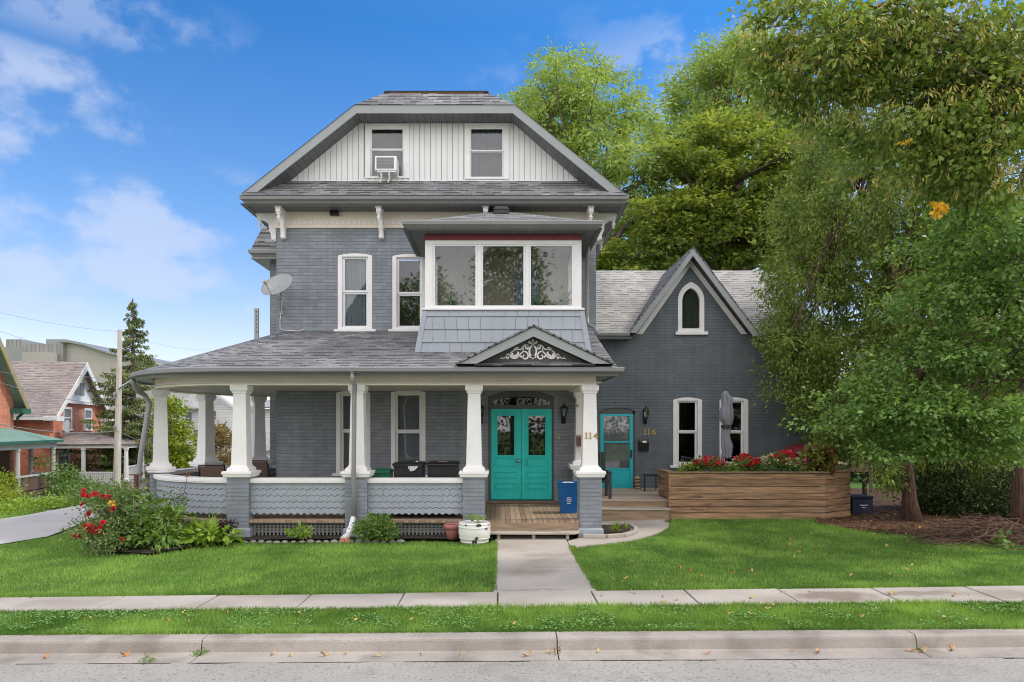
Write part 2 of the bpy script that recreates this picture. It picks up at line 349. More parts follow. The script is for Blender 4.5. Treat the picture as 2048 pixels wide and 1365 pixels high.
M_DECK = stripemat('weathered_deck_board', (.34, .245, .165), (.07, .05, .035), .105, .008, 'X', .75, .16, (9, .6, 4))
M_DECKG = stripemat('grey_deck_board', (.42, .35, .28), (.09, .07, .05), .14, .008, 'Y', .8, .14, (.6, 9, 4))
M_WOOD = PM('weathered_wood', (.33, .235, .155), .8, .25, 3, .3, 40, stretch=(.8, 6, 8))
M_WOODG = PM('grey_wood', (.42, .37, .31), .8, .18, 3, .3, 40, stretch=(.8, 6, 8))
M_WOODR = PM('brown_stained_wood', (.16, .095, .065), .75, .25, 3, .2, 40, stretch=(6, 6, 1))
M_BARK = PM('bark', (.12, .085, .065), .9, .35, 5, .9, 18, stretch=(3, 3, .6))
M_BARKR = PM('reddish_bark', (.13, .078, .058), .9, .5, 9, 1.0, 26, stretch=(4, 4, .4))
M_CONC = speckmat('concrete', (.44, .395, .35), (.30, .26, .22), 90, .45, .12, .8, bump=.35, blotch=((.25, .195, .155), .75, .50, .70, .6))
def add_stains(m, spots, col):
    nt = m.node_tree; L = nt.links; bs = nt.nodes['Principled BSDF']; src = bs.inputs['Base Color'].links[0].from_socket
    tc = N(nt, 'ShaderNodeTexCoord'); nn = N(nt, 'ShaderNodeTexNoise'); nn.inputs['Scale'].default_value = 5; nn.inputs['Detail'].default_value = 6; L.new(tc.outputs['Object'], nn.inputs['Vector'])
    of = N(nt, 'ShaderNodeVectorMath', operation='MULTIPLY_ADD'); of.inputs[1].default_value = (.5, .5, 0); L.new(nn.outputs['Color'], of.inputs[0]); L.new(tc.outputs['Object'], of.inputs[2])
    for (x, y, rx, ry, amt) in spots:
        s1 = N(nt, 'ShaderNodeVectorMath', operation='SUBTRACT'); s1.inputs[1].default_value = (x + .25, y + .25, 0); L.new(of.outputs[0], s1.inputs[0])
        s2 = N(nt, 'ShaderNodeVectorMath', operation='MULTIPLY'); s2.inputs[1].default_value = (1 / rx, 1 / ry, 0); L.new(s1.outputs[0], s2.inputs[0])
        ln = N(nt, 'ShaderNodeVectorMath', operation='LENGTH'); L.new(s2.outputs[0], ln.inputs[0])
        mr = N(nt, 'ShaderNodeMapRange', interpolation_type='SMOOTHSTEP'); mr.inputs[1].default_value = 1.2; mr.inputs[2].default_value = .5; mr.inputs[3].default_value = 0; mr.inputs[4].default_value = amt; L.new(ln.outputs['Value'], mr.inputs[0])
        mx = N(nt, 'ShaderNodeMix', data_type='RGBA'); L.new(mr.outputs[0], mx.inputs[0]); L.new(src, mx.inputs[6]); mx.inputs[7].default_value = c3(col); src = mx.outputs[2]
    L.new(src, bs.inputs['Base Color'])
add_stains(M_CONC, [(4.15, 8.65, .55, .26, .75), (5.3, 8.7, .6, .14, .6), (6.3, 8.6, .5, .3, .4), (.4, 10.2, .4, .25, .3), (.8, 11.6, .5, .2, .3), (.3, 9.1, .6, .08, .35)], (.20, .15, .115))
M_CURB = speckmat('curb_concrete', (.37, .33, .295), (.24, .21, .18), 70, .5, .18, 1.6, bump=.7, bscale=70, blotch=((.20, .17, .145), 2.4, .5, .68, .6))
M_ASPH = speckmat('worn_asphalt', (.37, .345, .315), (.11, .10, .09), 34, .6, .10, .8, bump=1, bscale=60, blotch=((.19, .175, .16), 3.2, .56, .68, .35))
M_DRIVE = speckmat('driveway_asphalt', (.52, .49, .46), (.3, .29, .28), 60, .4, .1, .5)
M_SOIL = speckmat('dark_mulch', (.055, .042, .034), (.015, .012, .01), 40, .8, .3, 5, bump=1, bscale=45)
M_MULCH = speckmat('leaf_litter', (.10, .05, .03), (.04, .022, .015), 26, .8, .4, 3, bump=1, bscale=30, blotch=((.24, .12, .05), 12, .56, .66, .8))
M_LAWN = speckmat('lawn_soil', (.085, .17, .028), (.05, .10, .018), 60, .7, .25, 1.2, bump=1, bscale=70)

# ------------------------------------------------------------------ mesh helpers
ORG = {}


class MB:
    """collects shapes in world coordinates and links them as ONE mesh object"""
    def __init__(s): s.v = []; s.f = []; s.uv = []

    def add(s, pts, faces, uvs=None):
        b = len(s.v); s.v += [tuple(p) for p in pts]
        for i, f in enumerate(faces):
            s.f.append(tuple(b + k for k in f)); s.uv.append(uvs[i] if uvs else None)
        return s

    def box(s, x0, x1, y0, y1, z0, z1):
        p = [(x, y, z) for z in (z0, z1) for x, y in ((x0, y0), (x1, y0), (x1, y1), (x0, y1))]
        return s.add(p, [(3, 2, 1, 0), (4, 5, 6, 7), (0, 1, 5, 4), (1, 2, 6, 5), (2, 3, 7, 6), (3, 0, 4, 7)])

    def obox(s, c, hx, hy, hz, rz=0, rx=0, ry=0):
        M = Matrix.Translation(c) @ Matrix.Rotation(rz, 4, 'Z') @ Matrix.Rotation(rx, 4, 'X') @ Matrix.Rotation(ry, 4, 'Y')
        p = [M @ Vector((x, y, z)) for z in (-hz, hz) for x, y in ((-hx, -hy), (hx, -hy), (hx, hy), (-hx, hy))]
        return s.add(p, [(3, 2, 1, 0), (4, 5, 6, 7), (0, 1, 5, 4), (1, 2, 6, 5), (2, 3, 7, 6), (3, 0, 4, 7)])

    def quad(s, a, b, c, d, uv=None):
        """a-b along the eave, c-d above; uv None: metres from a"""
        a, b, c, d = map(Vector, (a, b, c, d))
        u = (b - a).normalized(); n = (b - a).cross(c - a)
        if n.length < 1e-9: n = (b - a).cross(d - a)
        v = n.normalized().cross(u)
        t = [((p - a).dot(u), (p - a).dot(v)) for p in (a, b, c, d)] if uv is None else uv
        return s.add([a, b, c, d], [(0, 1, 2, 3)], [t])

    def poly(s, pts, u, v, o=None):
        """planar polygon with uv by axes u, v"""
        pts = [Vector(p) for p in pts]; u = Vector(u).normalized(); v = Vector(v).normalized(); o = Vector(o) if o else pts[0]
        return s.add(pts, [tuple(range(len(pts)))], [[((p - o).dot(u), (p - o).dot(v)) for p in pts]])

    def prism(s, poly, a0, a1, plane='xz'):
        n = len(poly)
        f = {'xz': lambda p, q, t: (p, t, q), 'xy': lambda p, q, t: (p, q, t), 'yz': lambda p, q, t: (t, p, q)}[plane]
        pts = [f(p[0], p[1], a0) for p in poly] + [f(p[0], p[1], a1) for p in poly]
        fs = [tuple(range(n)), tuple(range(2 * n - 1, n - 1, -1))] + [(i, i + n, (i + 1) % n + n, (i + 1) % n) for i in range(n)]
        return s.add(pts, fs)

    def tube(s, pts, r, n=8, r2=None, cap=True):
        pts = [Vector(p) for p in pts]; m = len(pts); r2 = r if r2 is None else r2
        base = len(s.v); up = Vector((0, 0, 1)); prev = None
        for i, p in enumerate(pts):
            t = (pts[min(i + 1, m - 1)] - pts[max(i - 1, 0)]).normalized()
            if prev is None:
                a = t.cross(up) if abs(t.z) < .95 else t.cross(Vector((1, 0, 0)))
            else: a = prev - t * prev.dot(t)
            a.normalize(); prev = a; b = t.cross(a); rr = r[i] if isinstance(r, (list, tuple)) else r + (r2 - r) * i / max(1, m - 1)
            for k in range(n):
                q = 2 * PI * k / n; s.v.append(tuple(p + a * math.cos(q) * rr + b * math.sin(q) * rr))
        for i in range(m - 1):
            for k in range(n):
                s.f.append((base + i * n + k, base + i * n + (k + 1) % n, base + (i + 1) * n + (k + 1) % n, base + (i + 1) * n + k)); s.uv.append(None)
        if cap:
            s.f.append(tuple(base + k for k in range(n))[::-1]); s.uv.append(None)
            s.f.append(tuple(base + (m - 1) * n + k for k in range(n))); s.uv.append(None)
        return s

    def lathe(s, cx, cy, prof, n=20, z0=0):
        base = len(s.v)
        for r, z in prof:
            for k in range(n):
                q = 2 * PI * k / n; s.v.append((cx + r * math.cos(q), cy + r * math.sin(q), z0 + z))
        m = len(prof)
        for i in range(m - 1):
            for k in range(n):
                s.f.append((base + i * n + k, base + i * n + (k + 1) % n, base + (i + 1) * n + (k + 1) % n, base + (i + 1) * n + k)); s.uv.append(None)
        s.f.append(tuple(base + k for k in range(n))[::-1]); s.uv.append(None)
        s.f.append(tuple(base + (m - 1) * n + k for k in range(n))); s.uv.append(None)
        return s

    def frus(s, cx, cy, rings, rot=0):
        """square section rings [(half width, z)]"""
        base = len(s.v); c, n_ = math.cos(rot), math.sin(rot)
        for h, z in rings:
            for x, y in ((-h, -h), (h, -h), (h, h), (-h, h)):
                s.v.append((cx + x * c - y * n_, cy + x * n_ + y * c, z))
        m = len(rings)
        for i in range(m - 1):
            for k in range(4):
                s.f.append((base + i * 4 + k, base + i * 4 + (k + 1) % 4, base + (i + 1) * 4 + (k + 1) % 4, base + (i + 1) * 4 + k)); s.uv.append(None)
        s.f.append((base + 3, base + 2, base + 1, base)); s.uv.append(None)
        s.f.append(tuple(base + (m - 1) * 4 + k for k in range(4))); s.uv.append(None)
        return s

    def build(s, name, mat, parent=None, smooth=False, bevel=0, solid=0):
        o3 = ORG.get(parent.name, Vector()) if parent else Vector()
        me = bpy.data.meshes.new(name)
        me.from_pydata([(a - o3.x, b - o3.y, c - o3.z) for a, b, c in s.v], [], s.f)
        if any(u is not None for u in s.uv):
            ul = me.uv_layers.new(name='UVMap'); k = 0
            for i, f in enumerate(s.f):
                for j in range(len(f)):
                    if s.uv[i] is not None: ul.data[k].uv = s.uv[i][j]
                    k += 1
        me.update()
        if smooth:
            for p in me.polygons: p.use_smooth = True
        if mat: me.materials.append(mat)
        o = bpy.data.objects.new(name, me); COL.objects.link(o)
        if parent: o.parent = parent; ORG[o.name] = o3
        if bevel:
            b = o.modifiers.new('bevel', 'BEVEL'); b.width = bevel; b.segments = 1; b.limit_method = 'ANGLE'; b.angle_limit = R(40)
        if solid:
            b = o.modifiers.new('solid', 'SOLIDIFY'); b.thickness = solid; b.offset = -1
        return o


def thing(name, label, cat, loc=(0, 0, 0), group=None):
    o = bpy.data.objects.new(name, None); COL.objects.link(o); o.empty_display_size = .2
    o.location = loc; ORG[o.name] = Vector(loc)
    o['label'] = label; o['category'] = cat
    if group: o['group'] = group
    return o


def tag(o, label=None, cat=None, group=None, kind=None):
    for k, v in (('label', label), ('category', cat), ('group', group), ('kind', kind)):
        if v: o[k] = v
    return o


def recenter(o, loc):
    """put a one-mesh thing's origin at its base"""
    loc = Vector(loc); o.data.transform(Matrix.Translation(-loc)); o.location = loc; return o


def dup(root, loc=None, rotz=None, label=None, scale=None, group=None):
    def cp(o, par):
        c = o.copy(); COL.objects.link(c); c.parent = par
        for ch in list(o.children): cp(ch, c)
        return c
    r = cp(root, None)
    if loc is not None: r.location = loc
    if rotz is not None: r.rotation_euler = (0, 0, rotz)
    if scale: r.scale = scale
    if label: r['label'] = label
    if group: r['group'] = group
    return r


def sweep(mb, path, prof, closed_ends=True):
    """path [(x, y, nx, ny)] in plan, prof [(outward offset, z)] closed"""
    b = len(mb.v); n = len(prof)
    for x, y, nx, ny in path:
        for o, z in prof: mb.v.append((x + nx * o, y + ny * o, z))
    for i in range(len(path) - 1):
        for k in range(n):
            mb.f.append((b + i * n + k, b + i * n + (k + 1) % n, b + (i + 1) * n + (k + 1) % n, b + (i + 1) * n + k)); mb.uv.append(None)
    if closed_ends:
        mb.f.append(tuple(b + k for k in range(n))[::-1]); mb.uv.append(None)
        e = b + (len(path) - 1) * n; mb.f.append(tuple(e + k for k in range(n))); mb.uv.append(None)
    return mb


def wall_xz(mb, y, th, x0, x1, z0, z1, holes):
    """wall facing the camera (towards -y) with rectangular holes (x0, x1, z0, z1) and their reveals"""
    xs = sorted({x0, x1, *[h[0] for h in holes], *[h[1] for h in holes]}); zs = sorted({z0, z1, *[h[2] for h in holes], *[h[3] for h in holes]})
    for i in range(len(xs) - 1):
        for j in range(len(zs) - 1):
            cx, cz = (xs[i] + xs[i + 1]) / 2, (zs[j] + zs[j + 1]) / 2
            if any(h[0] < cx < h[1] and h[2] < cz < h[3] for h in holes): continue
            mb.add([(xs[i], y, zs[j]), (xs[i + 1], y, zs[j]), (xs[i + 1], y, zs[j + 1]), (xs[i], y, zs[j + 1])], [(0, 1, 2, 3)])
    for a, b, c, d in holes:
        mb.add([(a, y, c), (a, y + th, c), (a, y + th, d), (a, y, d), (b, y, c), (b, y + th, c), (b, y + th, d), (b, y, d)],
               [(0, 1, 2, 3), (7, 6, 5, 4), (3, 2, 6, 7), (4, 5, 1, 0)])


def arc_pts(x0, x1, z, rise, n=12):
    """segmental arch from (x0,z) to (x1,z)"""
    w = (x1 - x0) / 2; r = (w * w + rise * rise) / (2 * rise); cx = (x0 + x1) / 2; cz = z + rise - r; a = math.asin(w / r)
    return [(cx + r * math.sin(-a + 2 * a * i / n), cz + r * math.cos(-a + 2 * a * i / n)) for i in range(n + 1)]


def arch_fill(mb, x0, x1, z, rise, y0, y1):
    """masonry between the arch and the rectangular top of the hole"""
    p = arc_pts(x0, x1, z, rise); m = len(p) // 2; top = z + rise + .002
    mb.prism([(x0, top)] + p[:m + 1][:1] + p[1:m + 1] , y0, y1)
    mb.prism(p[m:] + [(x1, top)], y0, y1)


def arch_bricks(parent, x0, x1, z, rise, y, mat, h=.23, n=None, name='brick_arch'):
    mb = MB(); p = arc_pts(x0 - .01, x1 + .01, z, rise, 2); w = (x1 - x0) / 2 + .01
    r = (w * w + rise * rise) / (2 * rise); cx = (x0 + x1) / 2; cz = z + rise - r; a = math.asin(w / r)
    n = n or int((x1 - x0) / .075)
    for i in range(n):
        t0 = -a * 1.12 + 2.24 * a * (i + .06) / n; t1 = -a * 1.12 + 2.24 * a * (i + .94) / n; hh = h + random.uniform(-.006, .006)
        mb.prism([(cx + q * math.sin(t), cz + q * math.cos(t)) for q, t in ((r + .003, t0), (r + hh, t0), (r + hh, t1), (r + .003, t1))], y - .006, y + .01)
    return mb.build(name, mat, parent)


def window(parent, x0, x1, z0, z1, rise, y, zm, cas=.10, frame=.055, sill=True, glass=None, blind=None, white=None, fill_arch=True, sillh=.07, label=None, back=None, rec=.05):
    """double hung window: casing, two sashes, sill; x0..z1 the brick opening below the arch"""
    white = white or M_WHITE; glass = glass or M_GLASSD
    mb = MB(); yo = y - .012; yi = y + rec + .02
    mb.box(x0, x0 + cas, yo, yi, z0, z1); mb.box(x1 - cas, x1, yo, yi, z0, z1)
    mb.box(x0 + cas, x1 - cas, yo, yi, z0, z0 + .05)
    if rise: mb.prism([(x0, z1 - .03)] + [(a, b) for a, b in arc_pts(x0 + .001, x1 - .001, z1, rise - .004)] + [(x1, z1 - .03)], yo + .003, yi)
    else: mb.box(x0, x1, yo + .003, yi, z1 - cas * .8, z1)
    o = mb.build('window', white, parent, bevel=.004)
    if label: o['label'] = label
    a, b, c, d = x0 + cas, x1 - cas, z0 + .05, z1 - (.03 if rise else cas * .8)
    mb = MB(); ys = y + rec
    for p, q, off in ((zm, d, 0), (c, zm, .03)):
        mb.box(a, a + frame, ys + off, ys + off + .04, p, q); mb.box(b - frame, b, ys + off, ys + off + .04, p, q)
        mb.box(a + frame, b - frame, ys + off, ys + off + .04, p, p + frame * .8); mb.box(a + frame, b - frame, ys + off, ys + off + .04, q - frame * .8, q)
    mb.build('sash', M_WHITE2 if white is M_WHITE else white, o)
    mb = MB(); mb.box(a + frame, b - frame, ys + .018, ys + .024, zm + frame * .8, d - frame * .8); mb.box(a + frame, b - frame, ys + .048, ys + .054, c + frame * .8, zm - frame * .8)
    mb.build('pane', glass, o)
    if blind:
        mb = MB(); kind, bm = blind
        if kind == 'slat':
            k = int((d - c) / .05)
            for i in range(k): mb.obox(((a + b) / 2, ys + .13, c + .03 + i * .05), (b - a) / 2 - .01, .026, .003, rx=R(68))
        elif kind == 'curtain':
            m = 26
            pts = [(a + (b - a) * i / m, ys + .13 + .025 * math.sin(i * 1.7)) for i in range(m + 1)]
            mb.add([(p, q, c) for p, q in pts] + [(p, q, d) for p, q in pts], [(i, i + 1, i + m + 2, i + m + 1) for i in range(m)])
        else: mb.box(a, b, ys + .10, ys + .11, c + (d - c) * kind, d)
        mb.build('blind', bm, o)
    mb = MB(); mb.box(a - .05, b + .05, ys + .5, ys + .52, c - .05, d + .05); mb.box(a - .05, a - .04, ys + .06, ys + .5, c, d); mb.box(b + .04, b + .05, ys + .06, ys + .5, c, d)
    mb.build('room_behind', back or M_DARK, o)
    if sill:
        mb = MB(); mb.box(x0 - .09, x1 + .09, y - .05, yi, z0 - sillh, z0); mb.build('sill', white, o, bevel=.006)
    return o


# ------------------------------------------------------------------ ground
def ss(a, b, x):
    t = max(0, min(1, (x - a) / (b - a))); return t * t * (3 - 2 * t)


def gz(x, y):
    s = .004 + .0024 * ss(6, 7.2, y) + .0053 * ss(7.2, 9, y) - .0075 * ss(9, 14, y)
    xx = max(-13, min(14, x))
    z = s * xx
    z -= .75 * ss(-11, -17, x) * ss(14, 19, y) + 1.9 * ss(-13, -22, x) * ss(22, 33, y) + 1.2 * ss(0, -12, x) * ss(24, 40, y)
    z += .12 * ss(13.5, 18, y) * ss(1.5, 4, x) * (1 - ss(6.8, 8.6, x))
    return z


def sheet(name, poly, dz, mat, step=.5, thick=0):
    """a ground sheet cut to a plan polygon, following gz"""
    import bmesh
    bm = bmesh.new(); vs = [bm.verts.new((p[0], p[1], 0)) for p in poly]; bm.faces.new(vs)
    xs = [p[0] for p in poly]; ys = [p[1] for p in poly]
    for ax, lo, hi in ((0, min(xs), max(xs)), (1, min(ys), max(ys))):
        k = math.floor(lo / step) + 1
        while k * step < hi:
            co = [0, 0, 0]; co[ax] = k * step; no = [0, 0, 0]; no[ax] = 1
            bmesh.ops.bisect_plane(bm, geom=bm.verts[:] + bm.edges[:] + bm.faces[:], plane_co=co, plane_no=no); k += 1
    for v in bm.verts: v.co.z = gz(v.co.x, v.co.y) + dz
    bmesh.ops.recalc_face_normals(bm, faces=bm.faces)
    me = bpy.data.meshes.new(name); bm.to_mesh(me); bm.free(); me.materials.append(mat)
    o = bpy.data.objects.new(name, me); COL.objects.link(o); o['kind'] = 'structure'
    if thick:
        b = o.modifiers.new('solid', 'SOLIDIFY'); b.thickness = thick; b.offset = -1 if me.polygons[0].normal.z > 0 else 1
    return o


# base ground as one sheet to the horizon, finer near the house
gx = [-900, -400, -200, -100, -70, -50, -40] + [-34 + i for i in range(21)] + [-12.5 + i * .75 for i in range(37)] + [17, 20, 25, 30, 40, 60, 100, 200, 400, 900]
gy = [-300, -60, -20, -8, 0, 3, 5, 6.2, 6.86, 7.02, 7.26, 7.6, 8.0, 8.3, 8.6, 9.0] + [9.5 + i * .75 for i in range(20)] + [24.5 + i for i in range(14)] + [40, 45, 52, 60, 80, 120, 250, 500, 1100]
def gbase(x, y):
    z = gz(x, y) - .02
    if y < 7.25: z -= .16
    return z
gmb = MB(); gmb.add([(x, y, gbase(x, y)) for y in gy for x in gx], [(j * len(gx) + i, j * len(gx) + i + 1, (j + 1) * len(gx) + i + 1, (j + 1) * len(gx) + i) for j in range(len(gy) - 1) for i in range(len(gx) - 1)])
g = gmb.build('ground', M_LAWN, smooth=False); g['kind'] = 'structure'

# road, gutter pan, kerb, verge, pavement, path
def strip(name, prof, mat, x0=-60, x1=60, step=1.0):
    mb = MB(); n = len(prof); xs = []; x = x0
    while x < x1 + .01: xs.append(x); x += step if abs(x) < 14 else 4
    for x in xs:
        for y, z in prof: mb.v.append((x, y, z + gz(x, max(y, 6.9))))
    for i in range(len(xs) - 1):
        for k in range(n - 1):
            mb.f.append((i * n + k, (i + 1) * n + k, (i + 1) * n + k + 1, i * n + k + 1)); mb.uv.append(None)
    o = mb.build(name, mat); o['kind'] = 'structure'; return o
strip('road', [(-8, -.10), (2, -.09), (5, -.12), (6.84, -.150)], M_ASPH)
mbq = MB(); x = -9; rq = random.Random(5); yq0 = 6.81
while x < 9:
    L_ = rq.uniform(.05, .4); w_ = max(0, rq.gauss(.008, .006)); y1_ = 6.812 + rq.gauss(0, .004)
    if w_ > .003: mbq.add([(x, yq0 - w_, gz(x, 6.9) - .1475), (x + L_, y1_ - w_ * .6, gz(x + L_, 6.9) - .1475), (x + L_, y1_ + w_, gz(x + L_, 6.9) - .1475), (x, yq0 + w_, gz(x, 6.9) - .1475)], [(0, 1, 2, 3)])
    x += L_; yq0 = y1_
mbq.build('road_edge_crack', M_SOIL)['kind'] = 'structure'
joints = [X(405, 7.1), X(1114, 7.1), X(1830, 7.1), X(1114, 7.1) - 10.4, X(1830, 7.1) + 5]
kx = sorted([-60] + joints + [60])
mbk = MB(); prof = [(6.82, -.17), (6.82, -.146), (7.045, -.138), (7.065, -.125), (7.085, -.03), (7.095, -.012), (7.12, .0), (7.27, .006), (7.27, -.1)]
for a, b in zip(kx[:-1], kx[1:]):
    xs = []; x = a + .006
    while x < b - .006: xs.append(x); x += .6 if abs(x) < 14 else 5
    xs.append(b - .006); base = len(mbk.v)
    for x in xs:
        for y, z in prof: mbk.v.append((x, y + random.uniform(-.002, .002), z + gz(x, 7.1)))
    n = len(prof)
    for i in range(len(xs) - 1):
        for k in range(n - 1):
            mbk.f.append((base + i * n + k, base + (i + 1) * n + k, base + (i + 1) * n + k + 1, base + i * n + k + 1)); mbk.uv.append(None)
    for e in (0, len(xs) - 1):
        mbk.f.append(tuple(base + e * n + k for k in range(n))); mbk.uv.append(None)
mbk.build('kerb', M_CURB)['kind'] = 'structure'
# pavement: slabs with open joints
mbs = MB(); sj = [X(1000, 9) + 1.2155 * i - .03 for i in range(-12, 13)]
for a, b in zip(sj[:-1], sj[1:]):
    a += .010; b -= .010; t = random.uniform(-.004, .004)
    P = [(x, y, gz(x, y) + z) for z in (-.06, .012 + t) for x, y in ((a, 8.24), (b, 8.24), (b, 9.03), (a, 9.03))]
    mbs.add(P, [(4, 5, 6, 7), (0, 1, 5, 4), (1, 2, 6, 5), (2, 3, 7, 6), (3, 0, 4, 7)])
mbs.build('pavement', M_CONC, bevel=.008)['kind'] = 'structure'
mbp = MB(); wy = [9.04, 9.22, 10.45, 11.75, 13.06, 13.9]
for i, (a, b) in enumerate(zip(wy[:-1], wy[1:])):
    x0, x1 = -.09, 1.26
    P = [(x, y, gz(x, y) + z) for z in (-.05, .012) for x, y in ((x0, a + .012), (x1, a + .012), (x1, b - .012), (x0, b - .012))]
    mbp.add(P, [(4, 5, 6, 7), (0, 1, 5, 4), (1, 2, 6, 5), (2, 3, 7, 6), (3, 0, 4, 7)])
mbp.build('front_path', M_CONC, bevel=.006)['kind'] = 'structure'
sheet('side_path', [(1.275, 13.06), (1.275, 12.35), (1.55, 12.55), (2.0, 12.78), (2.45, 13.05), (2.9, 13.55), (3.25, 14.1), (3.6, 14.75), (3.72, 15.2), (3.6, 15.55), (3.85, 15.75), (2.0, 15.75), (2.0, 14.2), (1.6, 13.5)], .008, M_CONC, thick=.04)
sheet('driveway', [(-40, 12.2), (-12, 12.4), (-10.2, 12.7), (-9.4, 13.1), (-9.1, 13.9), (-9.3, 14.8), (-9.7, 16.2), (-10.2, 19), (-11, 24), (-12, 40), (-17, 40), (-14.5, 24), (-13, 19), (-12.6, 17.2), (-13.5, 16.4), (-16, 16.2), (-40, 16.2)], .004, M_DRIVE, 1.0)
BED_L = [(-7.9, 13.4), (-7.6, 12.7), (-7.0, 12.1), (-6.0, 11.85), (-5.5, 12.6), (-5.0, 13.1), (-4.2, 13.2), (-3, 13.24), (-1.6, 13.2), (-.14, 13.12), (-.14, 14.2), (-3, 14.2), (-5.5, 14.2), (-7.9, 14.8)]
BED_R = [(1.62, 13.5), (2.03, 13.45), (2.35, 13.6), (2.62, 13.95), (2.72, 14.4), (2.7, 15.0), (1.6, 15.0)]
BED_T = [(7.3, 15.9), (6.9, 15.2), (7.4, 14.2), (8.3, 13.3), (9.2, 12.3), (10.2, 11.7), (14, 11.3), (22, 12), (22, 24), (12, 24), (8.6, 20)]
sheet('flower_bed_soil', BED_L, .045, M_SOIL); sheet('pier_bed_soil', BED_R, .03, M_SOIL); sheet('leaf_litter_ground', BED_T, .008, M_MULCH)

# ------------------------------------------------------------------ the house
W = 16.5; HX0, HX1 = X(553, W), X(1192, W)
house = thing('house', 'grey painted brick house with wrap-around porch, gabled side wing and turquoise double doors', 'house', (0, W, 0))
FL = .34                                                # porch floor level
zf0, zf1 = Z(457, W), Z(420, W)                         # frieze
wins2 = [(X(675.7, W), X(744.5, W), Z(659, W), Z(511.4, W), .055, Z(584, W)), (X(784.8, W), X(852, W), Z(659, W), Z(512.5, W), .055, Z(587, W))]
wins1 = [(X(672.4, W), X(740.8, W), Z(947, W), Z(786, W), .06, Z(862, W)), (X(782, W), X(851, W), Z(950, W), Z(785, W), .06, Z(863.4, W))]
dx0, dx1, dz1 = X(975.6, W), X(1108.6, W), Z(794, W)
holes = [(a, b, c, d + r) for a, b, c, d, r, m in wins2 + wins1] + [(dx0, dx1, FL, dz1 + .17)]
mb = MB(); wall_xz(mb, W, .25, HX0, HX1, 0, zf1, holes)
for a, b, c, d, r, m in wins2 + wins1: arch_fill(mb, a, b, d, r, W, W + .24)
arch_fill(mb, dx0, dx1, dz1, .17, W, W + .24)
mb.add([(HX0, W, 0), (HX0, 26, 0), (HX0, 26, 7.3), (HX0, W, 7.3)], [(3, 2, 1, 0)])
mb.add([(HX1, W, 0), (HX1, 26, 0), (HX1, 26, 7.3), (HX1, W, 7.3)], [(0, 1, 2, 3)])
mb.add([(HX0, 26, 0), (HX1, 26, 0), (HX1, 26, 7.3), (HX0, 26, 7.3)], [(3, 2, 1, 0)])
mb.build('brick_wall', M_MAIN, house)
for i, (a, b, c, d, r, m) in enumerate(wins2):
    window(house, a, b, c, d, r, W, m, blind=('curtain', PM('pale_curtain', (.30, .34, .35), .8, .08, 4, 0)) if i == 0 else None, label=['tall upper window beside the satellite dish corner', 'upper window partly behind the sunroom'][i], glass=M_GLASSU)
    arch_bricks(house, a, b, d, r, W, M_MAIN)
for i, (a, b, c, d, r, m) in enumerate(wins1):
    window(house, a, b, c, d, r, W, m, blind=('slat', PM('grey_blind_%d' % i, (.42, .42, .42), .6, .05, 4, 0)), glass=M_GLASS)
    arch_bricks(house, a, b, d, r, W, M_MAIN)
arch_bricks(house, dx0, dx1, dz1, .17, W, M_MAIN, h=.22)
# frieze and dentils
mb = MB(); mb.box(HX0 - .035, HX1 + .035, W - .035, W, zf0, zf1); mb.box(HX0 - .05, HX1 + .05, W - .05, W - .035, zf0, zf0 + .035)
mb.box(HX0 - .045, HX1 + .045, W - .045, W - .035, Z(440, W), Z(437.5, W))
mb.box(HX0 - .035, HX0, W, 26, zf0, zf1); mb.box(HX1, HX1 + .035, W, 26, zf0, zf1)
mb.build('frieze', M_CREAM, house)
x = HX0 + .02; mb = MB(); mb.box(0, .065, W - .052, W - .035, Z(450, W), Z(441.5, W)); dn = mb.build('dentil', M_WHITE, house); dn.location.x = x
while x < HX1 - .19:
    x += .13; dq = dn.copy(); COL.objects.link(dq); dq.location.x = x
# cornice brackets
def bracket(cx, cy, rot, zt=7.29):
    h = .055; M = Matrix.Translation((cx, cy, 0)) @ Matrix.Rotation(rot, 4, 'Z')
    mb = MB()
    def pr(poly, hw):
        t = MB(); t.prism(poly, -hw, hw, 'yz'); mb.add([M @ Vector(p) for p in t.v], t.f)
    z = zt
    pr([(0, z), (-.46, z), (-.46, z - .13), (-.43, z - .16), (-.30, z - .17), (-.20, z - .24), (-.13, z - .36), (-.10, z - .50), (-.085, z - .62), (-.05, z - .66), (0, z - .66)], h)
    pr([(0.001, z - .02), (-.20, z - .14), (-.17, z - .40), (-.12, z - .52), (-.11, z - .645), (0.001, z - .645)], h * .7)
    pr([(0, z + .0), (-.48, z), (-.48, z - .05), (0, z - .05)], h + .015)
    pr([(0, z - .40), (-.135, z - .40), (-.135, z - .43), (0, z - .43)], h + .012)
    pr([(0, z - .60), (-.105, z - .60), (-.10, z - .63), (0, z - .63)], h + .010)
    t = MB(); t.lathe(0, -.40, [(.02, z - .15), (.045, z - .18), (.025, z - .21), (.05, z - .25), (.035, z - .29), (.018, z - .31), (.03, z - .33), (.004, z - .36)], 10)
    mb.add([M @ Vector(p) for p in t.v], t.f)
    return mb.build('bracket', M_WHITE, house)
for px in (569, 764, 972, 1177): bracket(X(px, W), W - .035, 0)
for yy in (W + .12, W + 2.2, W + 4.4): bracket(HX0 - .035, yy, -PI / 2); bracket(HX1 + .035, yy, PI / 2)
mb = MB(); mb.box(X(662.5, W), X(679, W), W - .16, W - .035, Z(434, W), Z(419.5, W)); mb.build('soffit_floodlight', M_BLACK, house)
